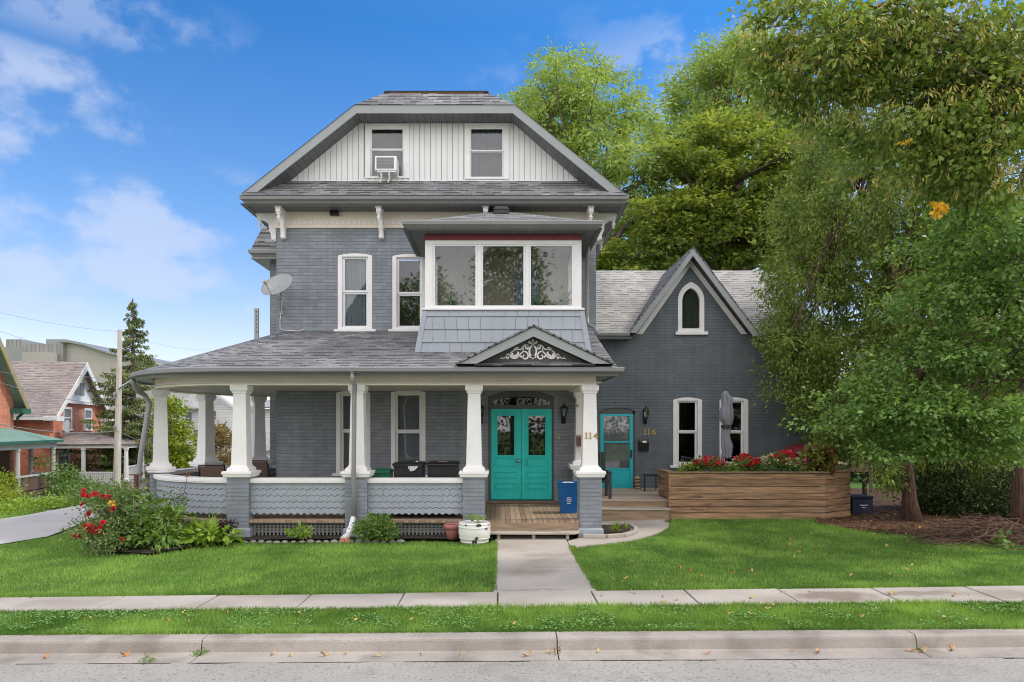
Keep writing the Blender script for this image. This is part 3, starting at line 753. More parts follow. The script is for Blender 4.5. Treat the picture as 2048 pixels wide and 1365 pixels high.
# eaves: soffit, gutter, skirt roof
ex0, ex1, ey = -5.97, 2.95, 15.84
mb = MB(); zs = 7.292
mb.quad((ex0, ey + .02, zs), (ex1, ey + .02, zs), (HX1, W, zs), (HX0, W, zs))
mb.quad((ex0, 26, zs), (ex0, ey + .02, zs), (HX0, W, zs), (HX0, 26, zs)); mb.quad((ex1, ey + .02, zs), (ex1, 26, zs), (HX1, 26, zs), (HX1, W, zs))
mb.build('soffit', M_SOFF, house)
GUT = [(0, -.05), (.025, -.05), (.06, 0), (.115, .035), (.125, .10), (.115, .115), (.10, .10), (0, .10)]
def gutter(path, z, name='gutter', mat=None, parent=None):
    mb = MB(); sweep(mb, path, [(o - .02, z + q) for o, q in GUT]); return mb.build(name, mat or M_TRIM, parent or house)
s2 = 1.0
gutter([(ex0 + .1, 26, -1, 0), (ex0 + .1, ey + .1, -1, -1), (ex1 - .1, ey + .1, 1, -1), (ex1 - .1, 26, 1, 0)], 7.36)
mb = MB(); sweep(mb, [(ex0 + .1, 26, -1, 0), (ex0 + .1, ey + .1, -1, -1), (ex1 - .1, ey + .1, 1, -1), (ex1 - .1, 26, 1, 0)], [(-.01, 7.27), (.015, 7.27), (.015, 7.43), (-.01, 7.43)])
mb.build('fascia', M_TRIM, house)
mb = MB(); mb.quad((ex0 + .02, ey - .02, 7.47), (ex1 - .02, ey - .02, 7.47), (X(1155, W) + .4, W, 8.04), (X(583, W) - .4, W, 8.04)); mb.build('skirt_roof', M_SHIN, house)
# main roof: broken-back slopes with clipped front
YR = 15.98; rl = [(-5.95, 7.50), (-3.36, 9.545)]; rr = [(2.87, 7.50), (.346, 9.545)]; dk = (10.06, -2.70, -.30, 16.33)
mb = MB(); e = .05
def rz(side, x):
    (xa, za), (xb, zb) = (rl, rr)[side]; return za + (x - xa) * (zb - za) / (xb - xa)
mb.quad((rl[0][0], 26, rl[0][1] + e), (rl[0][0], YR - .04, rl[0][1] + e), (rl[1][0], YR - .04, rl[1][1] + e), (rl[1][0], 26, rl[1][1] + e))
mb.quad((rr[0][0], YR - .04, rr[0][1] + e), (rr[0][0], 26, rr[0][1] + e), (rr[1][0], 26, rr[1][1] + e), (rr[1][0], YR - .04, rr[1][1] + e))
mb.quad((rl[1][0], 26, rl[1][1] + e), (rl[1][0], YR - .04, rl[1][1] + e), (dk[1], dk[3], dk[0]), (dk[1], 26, dk[0]))
mb.quad((rr[1][0], YR - .04, rr[1][1] + e), (rr[1][0], 26, rr[1][1] + e), (dk[2], 26, dk[0]), (dk[2], dk[3], dk[0]))
mb.quad((rl[1][0], YR - .04, rl[1][1] + e), (rr[1][0], YR - .04, rr[1][1] + e), (dk[2], dk[3], dk[0]), (dk[1], dk[3], dk[0]))
mb.quad((dk[1], dk[3], dk[0]), (dk[2], dk[3], dk[0]), (dk[2], 26, dk[0]), (dk[1], 26, dk[0]))
ro = mb.build('roof', M_SHIN, house)
mb = MB()
mb.box(dk[1] - .03, dk[2] + .03, dk[3] - .03, dk[3] + .3, dk[0] + .003, dk[0] + .03); mb.build('ridge_flashing', M_BLACK, ro)
mb = MB(); mb.quad((dk[1] + .08, dk[3] - .020, dk[0] - .022), (dk[2] - .10, dk[3] - .020, dk[0] - .022), (dk[2] - .06, dk[3] - .008, dk[0] + .002), (dk[1] + .04, dk[3] - .008, dk[0] + .002))
mb.build('torn_underlay', PM('reddish_underlay', (.30, .13, .09), .8, .3, 6, .2), ro)
# rake boards and gable
fw = .19
mb = MB()
mb.prism([(rl[0][0] - .02, rl[0][1] + e), (rl[1][0], rl[1][1] + e), (rr[1][0], rr[1][1] + e), (rr[0][0] + .02, rr[0][1] + e), (rr[0][0] - .30, rr[0][1] + e), (rr[1][0] - .05, rr[1][1] + e - fw), (rl[1][0] + .05, rl[1][1] + e - fw), (rl[0][0] + .30, rl[0][1] + e)], YR - .02, YR + .01)
mb.build('rake_board', M_FASC, house)
gl0, gl1, gr0, gr1 = X(583, W), X(720, W), X(1155, W), X(1027, W); gb, gt_ = Z(361.5, W), Z(247.5, W)
mb = MB(); yi = W - .01
a0 = (rl[0][0] + .30, YR, rl[0][1] + e); a1 = (rl[1][0] + .05, YR, rl[1][1] + e - fw); b0 = (rr[0][0] - .30, YR, rr[0][1] + e); b1 = (rr[1][0] - .05, YR, rr[1][1] + e - fw)
ext = .42
c0 = (gl0 - ext, yi, gb - ext * (gt_ - gb) / (gl1 - gl0)); c1 = (gl1, yi, gt_); d0 = (gr0 + ext, yi, gb - ext * (gt_ - gb) / (gr0 - gr1)); d1 = (gr1, yi, gt_)
mb.quad(a0, a1, c1, c0); mb.quad(a1, b1, d1, c1); mb.quad(b1, b0, d0, d1); mb.build('gable_soffit', M_SOFF, house)
GW = [(X(730.5, W) + .04, X(818.6, W) - .04, Z(358, W), Z(248.5, W)), (X(929, W) + .04, X(1018, W) - .04, Z(359.5, W), Z(248, W))]
mb = MB(); x = gl0 - .25
def gtop(x):
    return min(gt_ + .06, gb + (x - gl0) * (gt_ - gb) / (gl1 - gl0) + .05, gb + (gr0 - x) * (gt_ - gb) / (gr0 - gr1) + .05)
while x < gr0 + .25:
    xa, xb = x + .006, x + .126
    ta, tb = gtop(xa), gtop(xb)
    cut = [q for q in GW if q[0] < xb and q[1] > xa]
    if max(ta, tb) > gb - .1:
        if cut:
            mb.box(xa, xb, W - .012, W + .02, gb - .15, cut[0][2] + .03); mb.box(xa, xb, W - .012, W + .02, cut[0][3] - .03, max(ta, tb))
        else: mb.prism([(xa, gb - .15), (xb, gb - .15), (xb, max(tb, gb - .1)), (xa, max(ta, gb - .1))], W - .012, W + .02)
    x += .132
mb.box(gl0 - .2, gr0 + .2, W - .02, W + .0, gb - .12, gb)
mb.build('gable_siding', M_SIDING, house)
mb = MB(); wall_xz(mb, W + .004, .02, gl1, gr1, gb - .4, gt_ + .05, GW); mb.prism([(gl0 - .3, gb - .4), (gl1, gb - .4), (gl1, gt_ + .05)], W + .004, W + .01); mb.prism([(gr1, gb - .4), (gr0 + .3, gb - .4), (gr1, gt_ + .05)], W + .004, W + .01); mb.build('gable_backing', M_TRIM, house)
for (p0, p1, q0, q1, m_, nm2, bl) in ((730.5, 818.6, 358, 248.5, 300, 'left attic window holding the air conditioner', None), (929, 1018, 359.5, 248, 302.5, 'right attic window with closed screens', ('curtain', PM('grey_curtain', (.10, .105, .115), .8, .06, 4, 0)))):
    x0, x1, z0, z1 = X(p0, W), X(p1, W), Z(q0, W), Z(q1, W)
    window(house, x0, x1, z0, z1, 0, W - .03, Z(m_, W), cas=.13, frame=.03, sill=False, glass=M_GLASSU, blind=bl, label=nm2, white=M_WHITE, rec=.02, back=PM('grey_room_%d' % int(p0), (.16, .17, .18), .8, .1, 2, 0))
# side bay with a mansard roof, behind on the left
mb = MB(); mb.box(-6.45, HX0, 19.4, 24.2, 0, 6.8); bay = mb.build('side_bay', M_MAIN, house)
mb = MB(); pts0 = [(-6.86, 19.0), (-6.86, 24.6), (HX0, 24.6)]; t0, t1 = 7.02, 9.0; i_ = .7
mb.quad((-6.86, 24.6, t0), (-6.86, 19.0, t0), (-6.86 + i_, 19.0 + i_, t1), (-6.86 + i_, 24.6 - i_, t1)); mb.quad((-6.86, 19.0, t0), (HX0, 19.0, t0), (HX0, 19.7, t1), (-6.86 + i_, 19.7, t1))
mb.build('bay_roof', M_SHIN, bay)
mb = MB(); mb.box(-6.84, HX0, 19.02, 24.6, 6.80, 6.84); mb.build('bay_soffit', M_TRIM, bay)
mb = MB(); sweep(mb, [(-6.8, 24.6, -1, 0), (-6.8, 19.06, -1, -1), (HX0, 19.06, 0, -1)], [(o - .02, 6.9 + q * 1.3) for o, q in GUT]); mb.build('bay_gutter', M_TRIM, bay)

# ------------------------------------------------------------------ sunroom over the porch
SB = 14.54; sx0, sx1 = X(850, SB), X(1163, SB)
def sz(py): return Z(py, SB)
sun = MB(); sun.box(sx0 - .01, sx1 + .01, SB - .02, SB + .03, sz(481), sz(470)); sun.box(sx0 - .012, sx0 + .03, SB + .03, W, sz(481), sz(470)); sun.box(sx1 - .03, sx1 + .012, SB + .03, W, sz(481), sz(470))
sunroom = MB()
gx_ = [(869.7, 950.7), (966, 1047), (1062, 1144)]
fr = [(865.5, 955), (962, 1051), (1058, 1148)]
a = sunroom
a.box(sx0, sx1, SB, SB + .10, sz(489.5), sz(481)); a.box(sx0, sx1, SB, SB + .10, sz(617), sz(614.5))
prev = 850
for (p, q) in fr + [(1163, 1163)]:
    a.box(X(prev, SB), X(p, SB), SB, SB + .10, sz(614.5), sz(489.5)); prev = q
# sides: knee wall, corner post and head
for sx_, sg in ((sx0, 1), (sx1, -1)):
    x0, x1 = sorted((sx_, sx_ + sg * .1))
    a.box(x0, x1, SB + .101, W, sz(489.5), sz(481)); a.box(x0, x1, SB + .101, W, sz(617), sz(600)); a.box(x0, x1, SB + 1.0, SB + 1.08, sz(600), sz(489.5)); a.box(x0, x1, W - .15, W, sz(600), sz(489.5))
sr = a.build('sunroom', M_WHITE, house, bevel=.004)
sun.build('red_band', M_RED, sr)
for i, ((p, q), (g0, g1)) in enumerate(zip(fr, gx_)):
    mb = MB(); zt, zb = sz(489.5), sz(614.5); y0, y1 = SB + .02, SB + .08
    mb.box(X(p, SB), X(g0, SB), y0, y1, zb, zt); mb.box(X(g1, SB), X(q, SB), y0, y1, zb, zt)
    mb.box(X(g0, SB), X(g1, SB), y0, y1, zb, sz(611)); mb.box(X(g0, SB), X(g1, SB), y0, y1, sz(492), zt)
    w_ = mb.build('sunroom_window', M_WHITE2, sr, bevel=.003)
    mb = MB(); mb.box(X(g0, SB), X(g1, SB), SB + .045, SB + .052, sz(611), sz(492)); mb.build('pane', M_GLASSU, w_)
mb = MB(); mb.box(X(844.5, SB), X(1168.5, SB), SB - .05, SB + .12, sz(621), sz(617)); mb.build('sunroom_sill', M_WHITE, sr, bevel=.006)
mb = MB(); mb.box(sx0 + .1, sx1 - .1, W - .03, W - .005, 4.5, 6.2); mb.build('back_wall', PM('beige_wall', (.34, .30, .25), .8, .06, 1.5, .05), sr)
mb = MB(); mb.box(.35, .95, W - .07, W - .035, 4.75, 6.0); mb.build('inner_door', PM('blue_grey_inner_door', (.12, .16, .22), .4, .1, 2, 0), sr)
mb = MB(); mb.box(sx0, sx1, SB + .1, W, 4.55, 4.60); mb.build('sunroom_floor', M_WOOD, sr)
# plants seen through the sunroom glass
M_PLANT = leafmat('house_plant_leaf', (.05, .13, .03), (.15, .30, .07), .25)
def spiky(name, x, y, z, n, ln, label, mat=M_PLANT, w=.018, droop=.6, pot=None, seed=1, group=None):
    rnd = random.Random(seed); t = thing(name, label, 'plant', (x, y, z), group); mb = MB()
    for i in range(n):
        q = rnd.uniform(0, 2 * PI); el = rnd.uniform(.15, 1.45); L = ln * rnd.uniform(.6, 1.1); pts = []
        dx, dy = math.cos(q), math.sin(q)
        for k in range(5):
            s = k / 4; pts.append(Vector((x + dx * math.cos(el) * L * s, y + dy * math.cos(el) * L * s, z + .02 + math.sin(el) * L * s - droop * L * s * s * math.cos(el) * .8)))
        sd = Vector((-dy, dx, 0)) * w
        b = len(mb.v)
        for k, p in enumerate(pts):
            ww = sd * (1 - (k / 4) ** 2 * .95); mb.v += [tuple(p - ww), tuple(p + ww)]
        for k in range(4): mb.f.append((b + 2 * k, b + 2 * k + 1, b + 2 * k + 3, b + 2 * k + 2)); mb.uv.append(None)
    o = mb.build('foliage', mat, t)
    at = o.data.attributes.new('tint', 'FLOAT', 'FACE'); at.data.foreach_set('value', [rnd.random() * .9 for _ in range(len(mb.f))])
    if pot:
        pb = MB(); pb.lathe(x, y, [(pot * .75, z - pot * 1.6), (pot, z), (pot * 1.05, z), (pot * .9, z - .02)], 16); pb.build('pot', PM('clay_pot_' + name, (.30, .12, .06), .7, .1, 5, .1), t)
    return t
spiky('dracaena_plant', X(908, 14.95), 14.95, 4.75, 90, .50, 'spiky green dracaena behind the left pane of the sunroom', pot=.11, seed=3)
spiky('potted_palm', X(1128, 14.95), 14.95, 4.78, 60, .45, 'drooping palm in a clay pot behind the right pane of the sunroom', pot=.13, seed=5, w=.03)
spiky('leafy_house_plant', X(1080, 14.9), 14.9, 4.68, 60, .42, 'light green bushy plant at the left edge of the right sunroom pane', pot=.09, seed=8, w=.03)
# sunroom roof
rx0, rx1, ry, rzv = -2.0, 2.10, 14.11, 6.345; apz = 7.21; hw = (rx1 - rx0) / 2; cxr = (rx0 + rx1) / 2
mb = MB(); mb.quad((rx0, ry, rzv), (rx1, ry, rzv), (cxr + .02, ry + hw, apz), (cxr - .02, ry + hw, apz), )
mb.quad((rx0, W, rzv), (rx0, ry, rzv), (cxr, ry + hw, apz), (cxr, W, apz)); mb.quad((rx1, ry, rzv), (rx1, W, rzv), (cxr, W, apz), (cxr, ry + hw, apz))
srf = mb.build('sunroom_roof', M_SHIN, house, solid=.02)
mb = MB(); mb.quad((rx0, ry + .05, 6.24), (rx1, ry + .05, 6.24), (sx1, SB, 6.215), (sx0, SB, 6.215)); mb.quad((rx0, W, 6.24), (rx0, ry + .05, 6.24), (sx0, SB, 6.215), (sx0, W, 6.215)); mb.quad((rx1, ry + .05, 6.24), (rx1, W, 6.24), (sx1, W, 6.215), (sx1, SB, 6.215))
mb.box(sx0, sx1, SB, W, 6.20, 6.213)
mb.build('sunroom_soffit', M_SOFF, srf)
gutter([(rx0 + .1, W, -1, 0), (rx0 + .1, ry + .1, -1, -1), (rx1 - .1, ry + .1, 1, -1), (rx1 - .1, W, 1, 0)], 6.27, 'sunroom_gutter', parent=srf)
mb = MB(); sweep(mb, [(rx0 + .1, W, -1, 0), (rx0 + .1, ry + .1, -1, -1), (rx1 - .1, ry + .1, 1, -1), (rx1 - .1, W, 1, 0)], [(-.01, 6.22), (.012, 6.22), (.012, 6.34), (-.01, 6.34)]); mb.build('sunroom_fascia', M_TRIM, srf)
vy = 15.75; vz = rzv + (vy - ry) * (apz - rzv) / hw
mb = MB(); mb.frus(.03, vy, [(.17, vz - .06), (.17, vz + .03), (.19, vz + .035), (.13, vz + .12)]); mb.build('roof_vent', M_CHAR, srf, bevel=.008)
# flared shingled base of the sunroom
kt, kb = 4.605, 3.55; x0t, x1t, x0b, x1b = X(845, SB), X(1168, SB), -1.80, 1.93
yt, yb = SB, 14.36
mb = MB(); rows = 4; rnd = random.Random(4)
def lerp(a, b, t): return a + (b - a) * t
rowz = [4.605, 4.49, 4.21, 3.935, 3.55]
for i in range(4):
    za, zb = rowz[i], rowz[i + 1]; ta, tb = (kt - za) / (kt - kb), (kt - zb) / (kt - kb)
    xl, xr = lerp(x0t, x0b, tb) + .10, lerp(x1t, x1b, tb) - .10; x = xl - rnd.uniform(0, .1)
    ya, yc = lerp(yt, yb, ta), lerp(yt, yb, tb)
    while x < xr:
        w = rnd.choice((.23, .24, .25, .26)); p, q = max(x, xl), min(x + w - .007, xr)
        if q - p > .02:
            o_ = rnd.uniform(0, .007)
            mb.add([(p, yc - .026 - o_, zb), (q, yc - .026 - o_, zb), (q, ya - .004, za + .01), (p, ya - .004, za + .01), (p, yc, zb), (q, yc, zb)], [(0, 1, 2, 3), (4, 5, 1, 0)])
        x += w
mb.build('sunroom_skirt', M_BLUEG, sr)
mb = MB(); mb.add([(x0t, yt, kt), (x1t, yt, kt), (x1b, yb, kb), (x0b, yb, kb), (x0t, W, kt), (x1t, W, kt), (x1b, W, kb), (x0b, W, kb)], [(0, 3, 2, 1), (0, 4, 7, 3), (1, 2, 6, 5)])
for xa, xb, s in ((x0t, x0b, 1), (x1t, x1b, -1)):
    mb.add([(xa, yt - .03, kt), (xa + s * .10, yt - .03, kt), (xb + s * .12, yb - .04, kb), (xb, yb - .04, kb), (xa, yt, kt), (xa + s * .10, yt, kt), (xb + s * .12, yb, kb), (xb, yb, kb)], [(0, 1, 2, 3), (0, 3, 7, 4), (1, 5, 6, 2)])
mb.build('skirt_trim', M_BLUEG, sr)
mb = MB()
for px, w, h in ((893, 7, 6), (908, 6, 7), (915, 5, 4), (880, 9, 2)):
    x = X(px, 14.33); mb.prism([(x - w * .0052, 3.66), (x + w * .0052, 3.66), (x + w * .003, 3.66 + h * .008), (x, 3.66 + h * .011), (x - w * .002, 3.66 + h * .007)], 14.325, 14.345)
mb.build('peeled_paint_patch', PM('bare_tan_board', (.55, .38, .27), .8, .1, 5, .1), sr)

# ------------------------------------------------------------------ porch
CX, CY, RC = -5.12, 16.3, 2.58
YC = CY - RC                       # line of the front columns
XR = 1.77                          # right-hand column line
def ppath(off_end=None, a_end=96, step=5):
    s = math.sqrt(2)
    p = [(XR, W, 1, 0), (XR, YC, 1, -1), (CX, YC, 0, -1)]
    a = 270 - step
    while a >= a_end: p.append((CX + RC * math.cos(R(a)), CY + RC * math.sin(R(a)), math.cos(R(a)), math.sin(R(a)))); a -= step
    return p
# porch floor and ceiling outline
def disc(r, a0=270, a1=97, step=5):
    return [(CX + r * math.cos(R(a)), CY + r * math.sin(R(a))) for a in range(a0, a1 - 1, -step)]
fl = [(XR + .22, W), (XR + .22, YC - .20), (CX, YC - .20)] + disc(RC + .20)[1:] + [(HX0 - .01, CY + RC), (HX0 - .01, W)]
mb = MB(); mb.prism(fl, FL - .045, FL, 'xy'); mb.build('porch_floor', M_DECK, house)
mb = MB(); mb.prism([(p[0] * 1, p[1]) for p in fl], 3.03, 3.05, 'xy'); mb.build('porch_ceiling', M_PORCHC, house)
mb = MB(); sweep(mb, ppath(), [(-.13, 2.99), (.13, 2.99), (.13, 3.05), (.115, 3.06), (.115, 3.20), (-.115, 3.20), (-.115, 3.06), (-.13, 3.05)]); mb.build('porch_beam', M_CREAM, house)
mb = MB(); P_ = ppath()
def off(path, o): return [(x + nx * o, y + ny * o) for x, y, nx, ny in path]
ou, inn = off(P_, .60), off(P_, .08)
for i in range(len(P_) - 1): mb.quad((*ou[i], 3.185), (*ou[i + 1], 3.185), (*inn[i + 1], 3.185), (*inn[i], 3.185))
mb.build('porch_soffit', M_TRIM, house)
mb = MB(); sweep(mb, [(x + nx * .49, y + ny * .49, nx, ny) for x, y, nx, ny in P_], [(o - .02, 3.19 + q * 1.0) for o, q in GUT]); mb.build('porch_gutter', M_TRIM, house)
# porch roof: front slope and the round corner
EV, TOPZ = 3.30, 4.46; ro_ = .575
mb = MB(); ye = YC - ro_
mb.quad((CX, ye, EV), (XR + .46, ye, EV), (XR + .44, W, TOPZ), (CX, W, TOPZ))
rings = [0, .2, .4, .6, .8, 1.0]; angs = list(range(270, 91, -6))
apx = (CX, W - .02)
def conept(a, t):
    ex_, ey_ = CX + (RC + ro_) * math.cos(R(a)), CY + (RC + ro_) * math.sin(R(a))
    return (lerp(ex_, apx[0], t), lerp(ey_, apx[1], t), lerp(EV, TOPZ, t))
sl_ = math.hypot(RC + ro_, TOPZ - EV)
for i in range(len(angs) - 1):
    for j in range(5):
        t0, t1 = rings[j], rings[j + 1]; a0_, a1_ = angs[i], angs[i + 1]
        u0, u1 = -R(270 - a0_) * 2.6, -R(270 - a1_) * 2.6
        mb.add([conept(a1_, t0), conept(a0_, t0), conept(a0_, t1), conept(a1_, t1)], [(0, 1, 2, 3)], [[(u1, t0 * sl_), (u0, t0 * sl_), (u0, t1 * sl_), (u1, t1 * sl_)]])
prf = mb.build('porch_roof', M_SHIN, house, solid=.035)

def column(parent_pt, rot, name='porch_column', half=False, full_pier=True, zb=0.0):
    x, y = parent_pt
    mb = MB(); mb.frus(x, y, [(.155, 1.36), (.122, 2.84)], rot); o = mb.build(name, M_WHITE, house, bevel=.004)
    mb = MB(); mb.frus(x, y, [(.125, 2.82), (.14, 2.83), (.145, 2.86), (.17, 2.89), (.17, 2.985)], rot); mb.build('capital', M_WHITE, o)
    mb = MB(); mb.frus(x, y, [(.25, 1.18), (.27, 1.20), (.27, 1.235), (.29, 1.245), (.29, 1.285), (.285, 1.30), (.215, 1.302), (.213, 1.35), (.205, 1.36), (.165, 1.395), (.157, 1.42)], rot); mb.build('column_base', M_WHITE, o)
    if full_pier:
        mb = MB(); mb.frus(x, y, [(.215, zb), (.215, 1.18)], rot); pr = mb.build('pier', M_MAIN, o)
        mb = MB(); mb.frus(x, y, [(.25, zb - .1), (.25, .17), (.22, .195)], rot); mb.build('plinth', M_RAIL, o, bevel=.01)
    return o
colx = [CX, -2.81, -.51, XR]
cols = [column((x, YC), 0) for x in colx]
for a_ in (207, 153, 121): column((CX + RC * math.cos(R(a_)), CY + RC * math.sin(R(a_))), R(a_), zb=-.15)
column((1.90, W - .30), 0)
# railings: wavy-edged shingles on a low wall, white cap
def railing(path):
    """path of (x, y, nx, ny)"""
    # arc length samples
    pts = []; L = 0
    for i, p in enumerate(path):
        if i: L += math.hypot(p[0] - path[i - 1][0], p[1] - path[i - 1][1])
        pts.append((L, *p))
    def at(s):
        for i in range(1, len(pts)):
            if s <= pts[i][0] or i == len(pts) - 1:
                t = (s - pts[i - 1][0]) / (pts[i][0] - pts[i - 1][0]); return [lerp(pts[i - 1][k], pts[i][k], t) for k in range(1, 5)]
    mb = MB(); eb = MB(); zt, rows, h = 1.065, 5, .122
    for r in range(rows):
        z1 = zt - r * h; z0 = z1 - h; n = int(L / .0165); ph = random.uniform(0, 6)
        cuts = []; s = random.uniform(0, .3)
        while s < L: cuts.append(s); s += random.choice((.13, .26, .26, .39))
        b = len(mb.v); segs = []
        S_ = sorted([L * i / n for i in range(n + 1)] + [c + e_ for c in cuts for e_ in (-.0022, .0022) if 0 < c + e_ < L]); n = len(S_) - 1
        for s in S_:
            x, y, nx, ny = at(s); zz = z0 + (.016 + .003 * math.sin(s * 5 + r)) * math.sin(2 * PI * s / .132 + ph)
            o0, o1 = .103, .090
            mb.v += [(x + nx * o0, y + ny * o0, zz), (x + nx * o1, y + ny * o1, z1 + .02), (x + nx * (o0 - .022), y + ny * (o0 - .022), zz + .001)]
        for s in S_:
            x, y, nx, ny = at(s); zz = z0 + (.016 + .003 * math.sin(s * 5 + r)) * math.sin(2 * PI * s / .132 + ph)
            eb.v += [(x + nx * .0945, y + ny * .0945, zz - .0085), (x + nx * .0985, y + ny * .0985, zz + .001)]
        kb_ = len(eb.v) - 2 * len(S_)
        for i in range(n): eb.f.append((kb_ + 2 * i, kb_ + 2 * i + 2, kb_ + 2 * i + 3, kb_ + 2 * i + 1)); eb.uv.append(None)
        for i in range(n):
            s = S_[i]; k = b + 3 * i
            if any(abs((S_[i] + S_[i + 1]) / 2 - c) < .0005 for c in cuts):       # open joint between two shingles: leave a hairline
                continue
            mb.f.append((k, k + 3, k + 4, k + 1)); mb.uv.append(None); mb.f.append((k + 2, k + 5, k + 3, k)); mb.uv.append(None)
    # joints are closed behind by the inner wall
    o = mb.build('porch_railing', M_RAIL, house); eb.build('shingle_shadow_line', M_CHAR, o)  # dark strips put in as the shadow line under each wavy row
    mb = MB(); sweep(mb, path, [(.078, .46), (.078, 1.07), (-.08, 1.07), (-.08, .46)]); mb.build('railing_core', M_TRIM, o)
    mb = MB(); sweep(mb, path, [(-.14, 1.063), (.15, 1.063), (.15, 1.085), (.16, 1.09), (.16, 1.145), (.15, 1.155), (-.15, 1.155), (-.15, 1.09)]); mb.build('railing_cap', M_WHITE, o)
    return o
def straight(xa, xb): return [(xb, YC, 0, -1), (xa, YC, 0, -1)]
def arcp(a0, a1, n=14): return [(CX + RC * math.cos(R(lerp(a0, a1, i / n))), CY + RC * math.sin(R(lerp(a0, a1, i / n))), math.cos(R(lerp(a0, a1, i / n))), math.sin(R(lerp(a0, a1, i / n)))) for i in range(n + 1)]
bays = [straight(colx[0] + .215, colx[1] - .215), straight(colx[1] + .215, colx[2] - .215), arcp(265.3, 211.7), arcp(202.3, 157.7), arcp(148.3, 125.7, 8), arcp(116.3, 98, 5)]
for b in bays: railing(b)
# lattice below the floor
for bi, b in enumerate(bays[:3]):
    mb = MB(); L = 0; acc_ = [0]
    for i in range(1, len(b)): L += math.hypot(b[i][0] - b[i - 1][0], b[i][1] - b[i - 1][1]); acc_.append(L)
    for z in (.08, .135, .19, .245): sweep(mb, b, [(.02, z), (.035, z), (.035, z + .035), (.02, z + .035)])
    s = .02
    while s < L - .03:
        for i in range(1, len(b)):
            if s <= acc_[i]:
                t = (s - acc_[i - 1]) / (acc_[i] - acc_[i - 1]); x, y, nx, ny = [lerp(b[i - 1][k], b[i][k], t) for k in range(4)]; break
        mb.obox((x + nx * .042, y + ny * .042, .135), .018, .005, .16, rz=math.atan2(ny, nx) + PI / 2); s += .075
    mb.build('lattice', M_TRIM, house)
    mb = MB(); sweep(mb, b, [(-.30, .285), (.17, .285), (.17, .345), (.10, .352), (-.30, .352)]); mb.build('porch_edge_board', M_WOOD, house, bevel=.006)
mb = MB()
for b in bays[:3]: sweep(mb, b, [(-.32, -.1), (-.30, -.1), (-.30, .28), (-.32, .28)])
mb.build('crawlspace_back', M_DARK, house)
# front step
mb = MB(); mb.box(-.29, 1.55, YC - .20, YC - .17, .12, .295); mb.build('step_riser', M_WOOD, house)
mb = MB(); mb.prism([(-.24, 13.50), (-.24, 13.22), (1.30, 13.20), (1.44, 13.24), (1.54, 13.36), (1.55, 13.50)], .105, .15, 'xy'); stp = mb.build('front_step', M_WOODG, house, bevel=.01)
for x in (-.05, .62, 1.27):
    mb = MB(); mb.box(x, x + .055, 13.27, 13.5, .0, .104); mb.build('step_support', M_WOODG, stp)
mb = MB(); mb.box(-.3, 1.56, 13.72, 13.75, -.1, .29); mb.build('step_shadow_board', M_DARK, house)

# pediment over the entrance
pd = 13.10; ax, az = X(1067, pd), 4.06; plx, prx, pz = X(917, pd), X(1222, pd), 3.36
mb = MB(); fwv = .185
mb.prism([(plx, pz), (ax, az), (prx, pz), (prx - .34, pz), (ax, az - fwv), (plx + .34, pz)], pd - .02, pd + .01); mb.build('pediment_rake_board', M_FASC, house, bevel=.004)
mb = MB(); mb.quad((plx - .06, 14.9, pz + .015), (plx - .06, pd - .06, pz + .015), (ax, pd - .06, az + .04), (ax, 14.9, az + .04)); mb.quad((prx + .06, pd - .06, pz + .015), (prx + .06, 14.9, pz + .015), (ax, 14.9, az + .04), (ax, pd - .06, az + .04))
mb.build('pediment_roof', M_SHIN, house, solid=.03)
mb = MB(); mb.prism([(plx + .3, pz - .02), (ax, az - fwv + .03), (prx - .3, pz - .02)], pd + .22, pd + .24); ty = mb.build('tympanum', PM('dark_taupe_paint', (.095, .085, .075), .7, .1, 3, .1), house)
mb = MB(); mb.quad((plx + .3, pd - .02, pz - .015), (prx - .3, pd - .02, pz - .015), (prx - .3, pd + .24, pz + .075), (plx + .3, pd + .24, pz + .075)); mb.build('pediment_ledge', M_SHIN, house, solid=.02)
# carved ornament
def ribbon(mb, pts, w, y0, y1):
    n = len(pts); L, Rr = [], []
    for i, p in enumerate(pts):
        q0, q1 = pts[max(i - 1, 0)], pts[min(i + 1, n - 1)]; dx, dz = q1[0] - q0[0], q1[1] - q0[1]; l = math.hypot(dx, dz) or 1
        ww = (w[0] + (w[1] - w[0]) * i / (n - 1)) / 2
        L.append((p[0] - dz / l * ww, p[1] + dx / l * ww)); Rr.append((p[0] + dz / l * ww, p[1] - dx / l * ww))
    for i in range(n - 1):
        mb.prism([L[i], L[i + 1], Rr[i + 1], Rr[i]], y0, y1)
od = pd + .2; k_ = 1 / 12.8 * od / F      # from the enlarged view: 12.8 px per image px
def op(u, v): return (X(990 + u / 12.8, od), Z(660 + v / 12.8, od))
mb = MB(); y0, y1 = pd + .195, pd + .222
def crv(ctrl, w, n=26):
    c = [Vector((*op(*p), 0)) for p in ctrl]; out = []
    c = [2 * c[0] - c[1]] + c + [2 * c[-1] - c[-2]]
    seg = len(c) - 3
    for s_ in range(seg):
        for i in range(6):
            t = i / 6; p0, p1, p2, p3 = c[s_:s_ + 4]
            q = .5 * ((2 * p1) + (p2 - p0) * t + (2 * p0 - 5 * p1 + 4 * p2 - p3) * t * t + (3 * p1 - p0 - 3 * p2 + p3) * t ** 3); out.append((q.x, q.y))
    out.append((c[-2].x, c[-2].y)); ribbon(mb, out, (w[0] * k_, w[1] * k_), y0, y1)
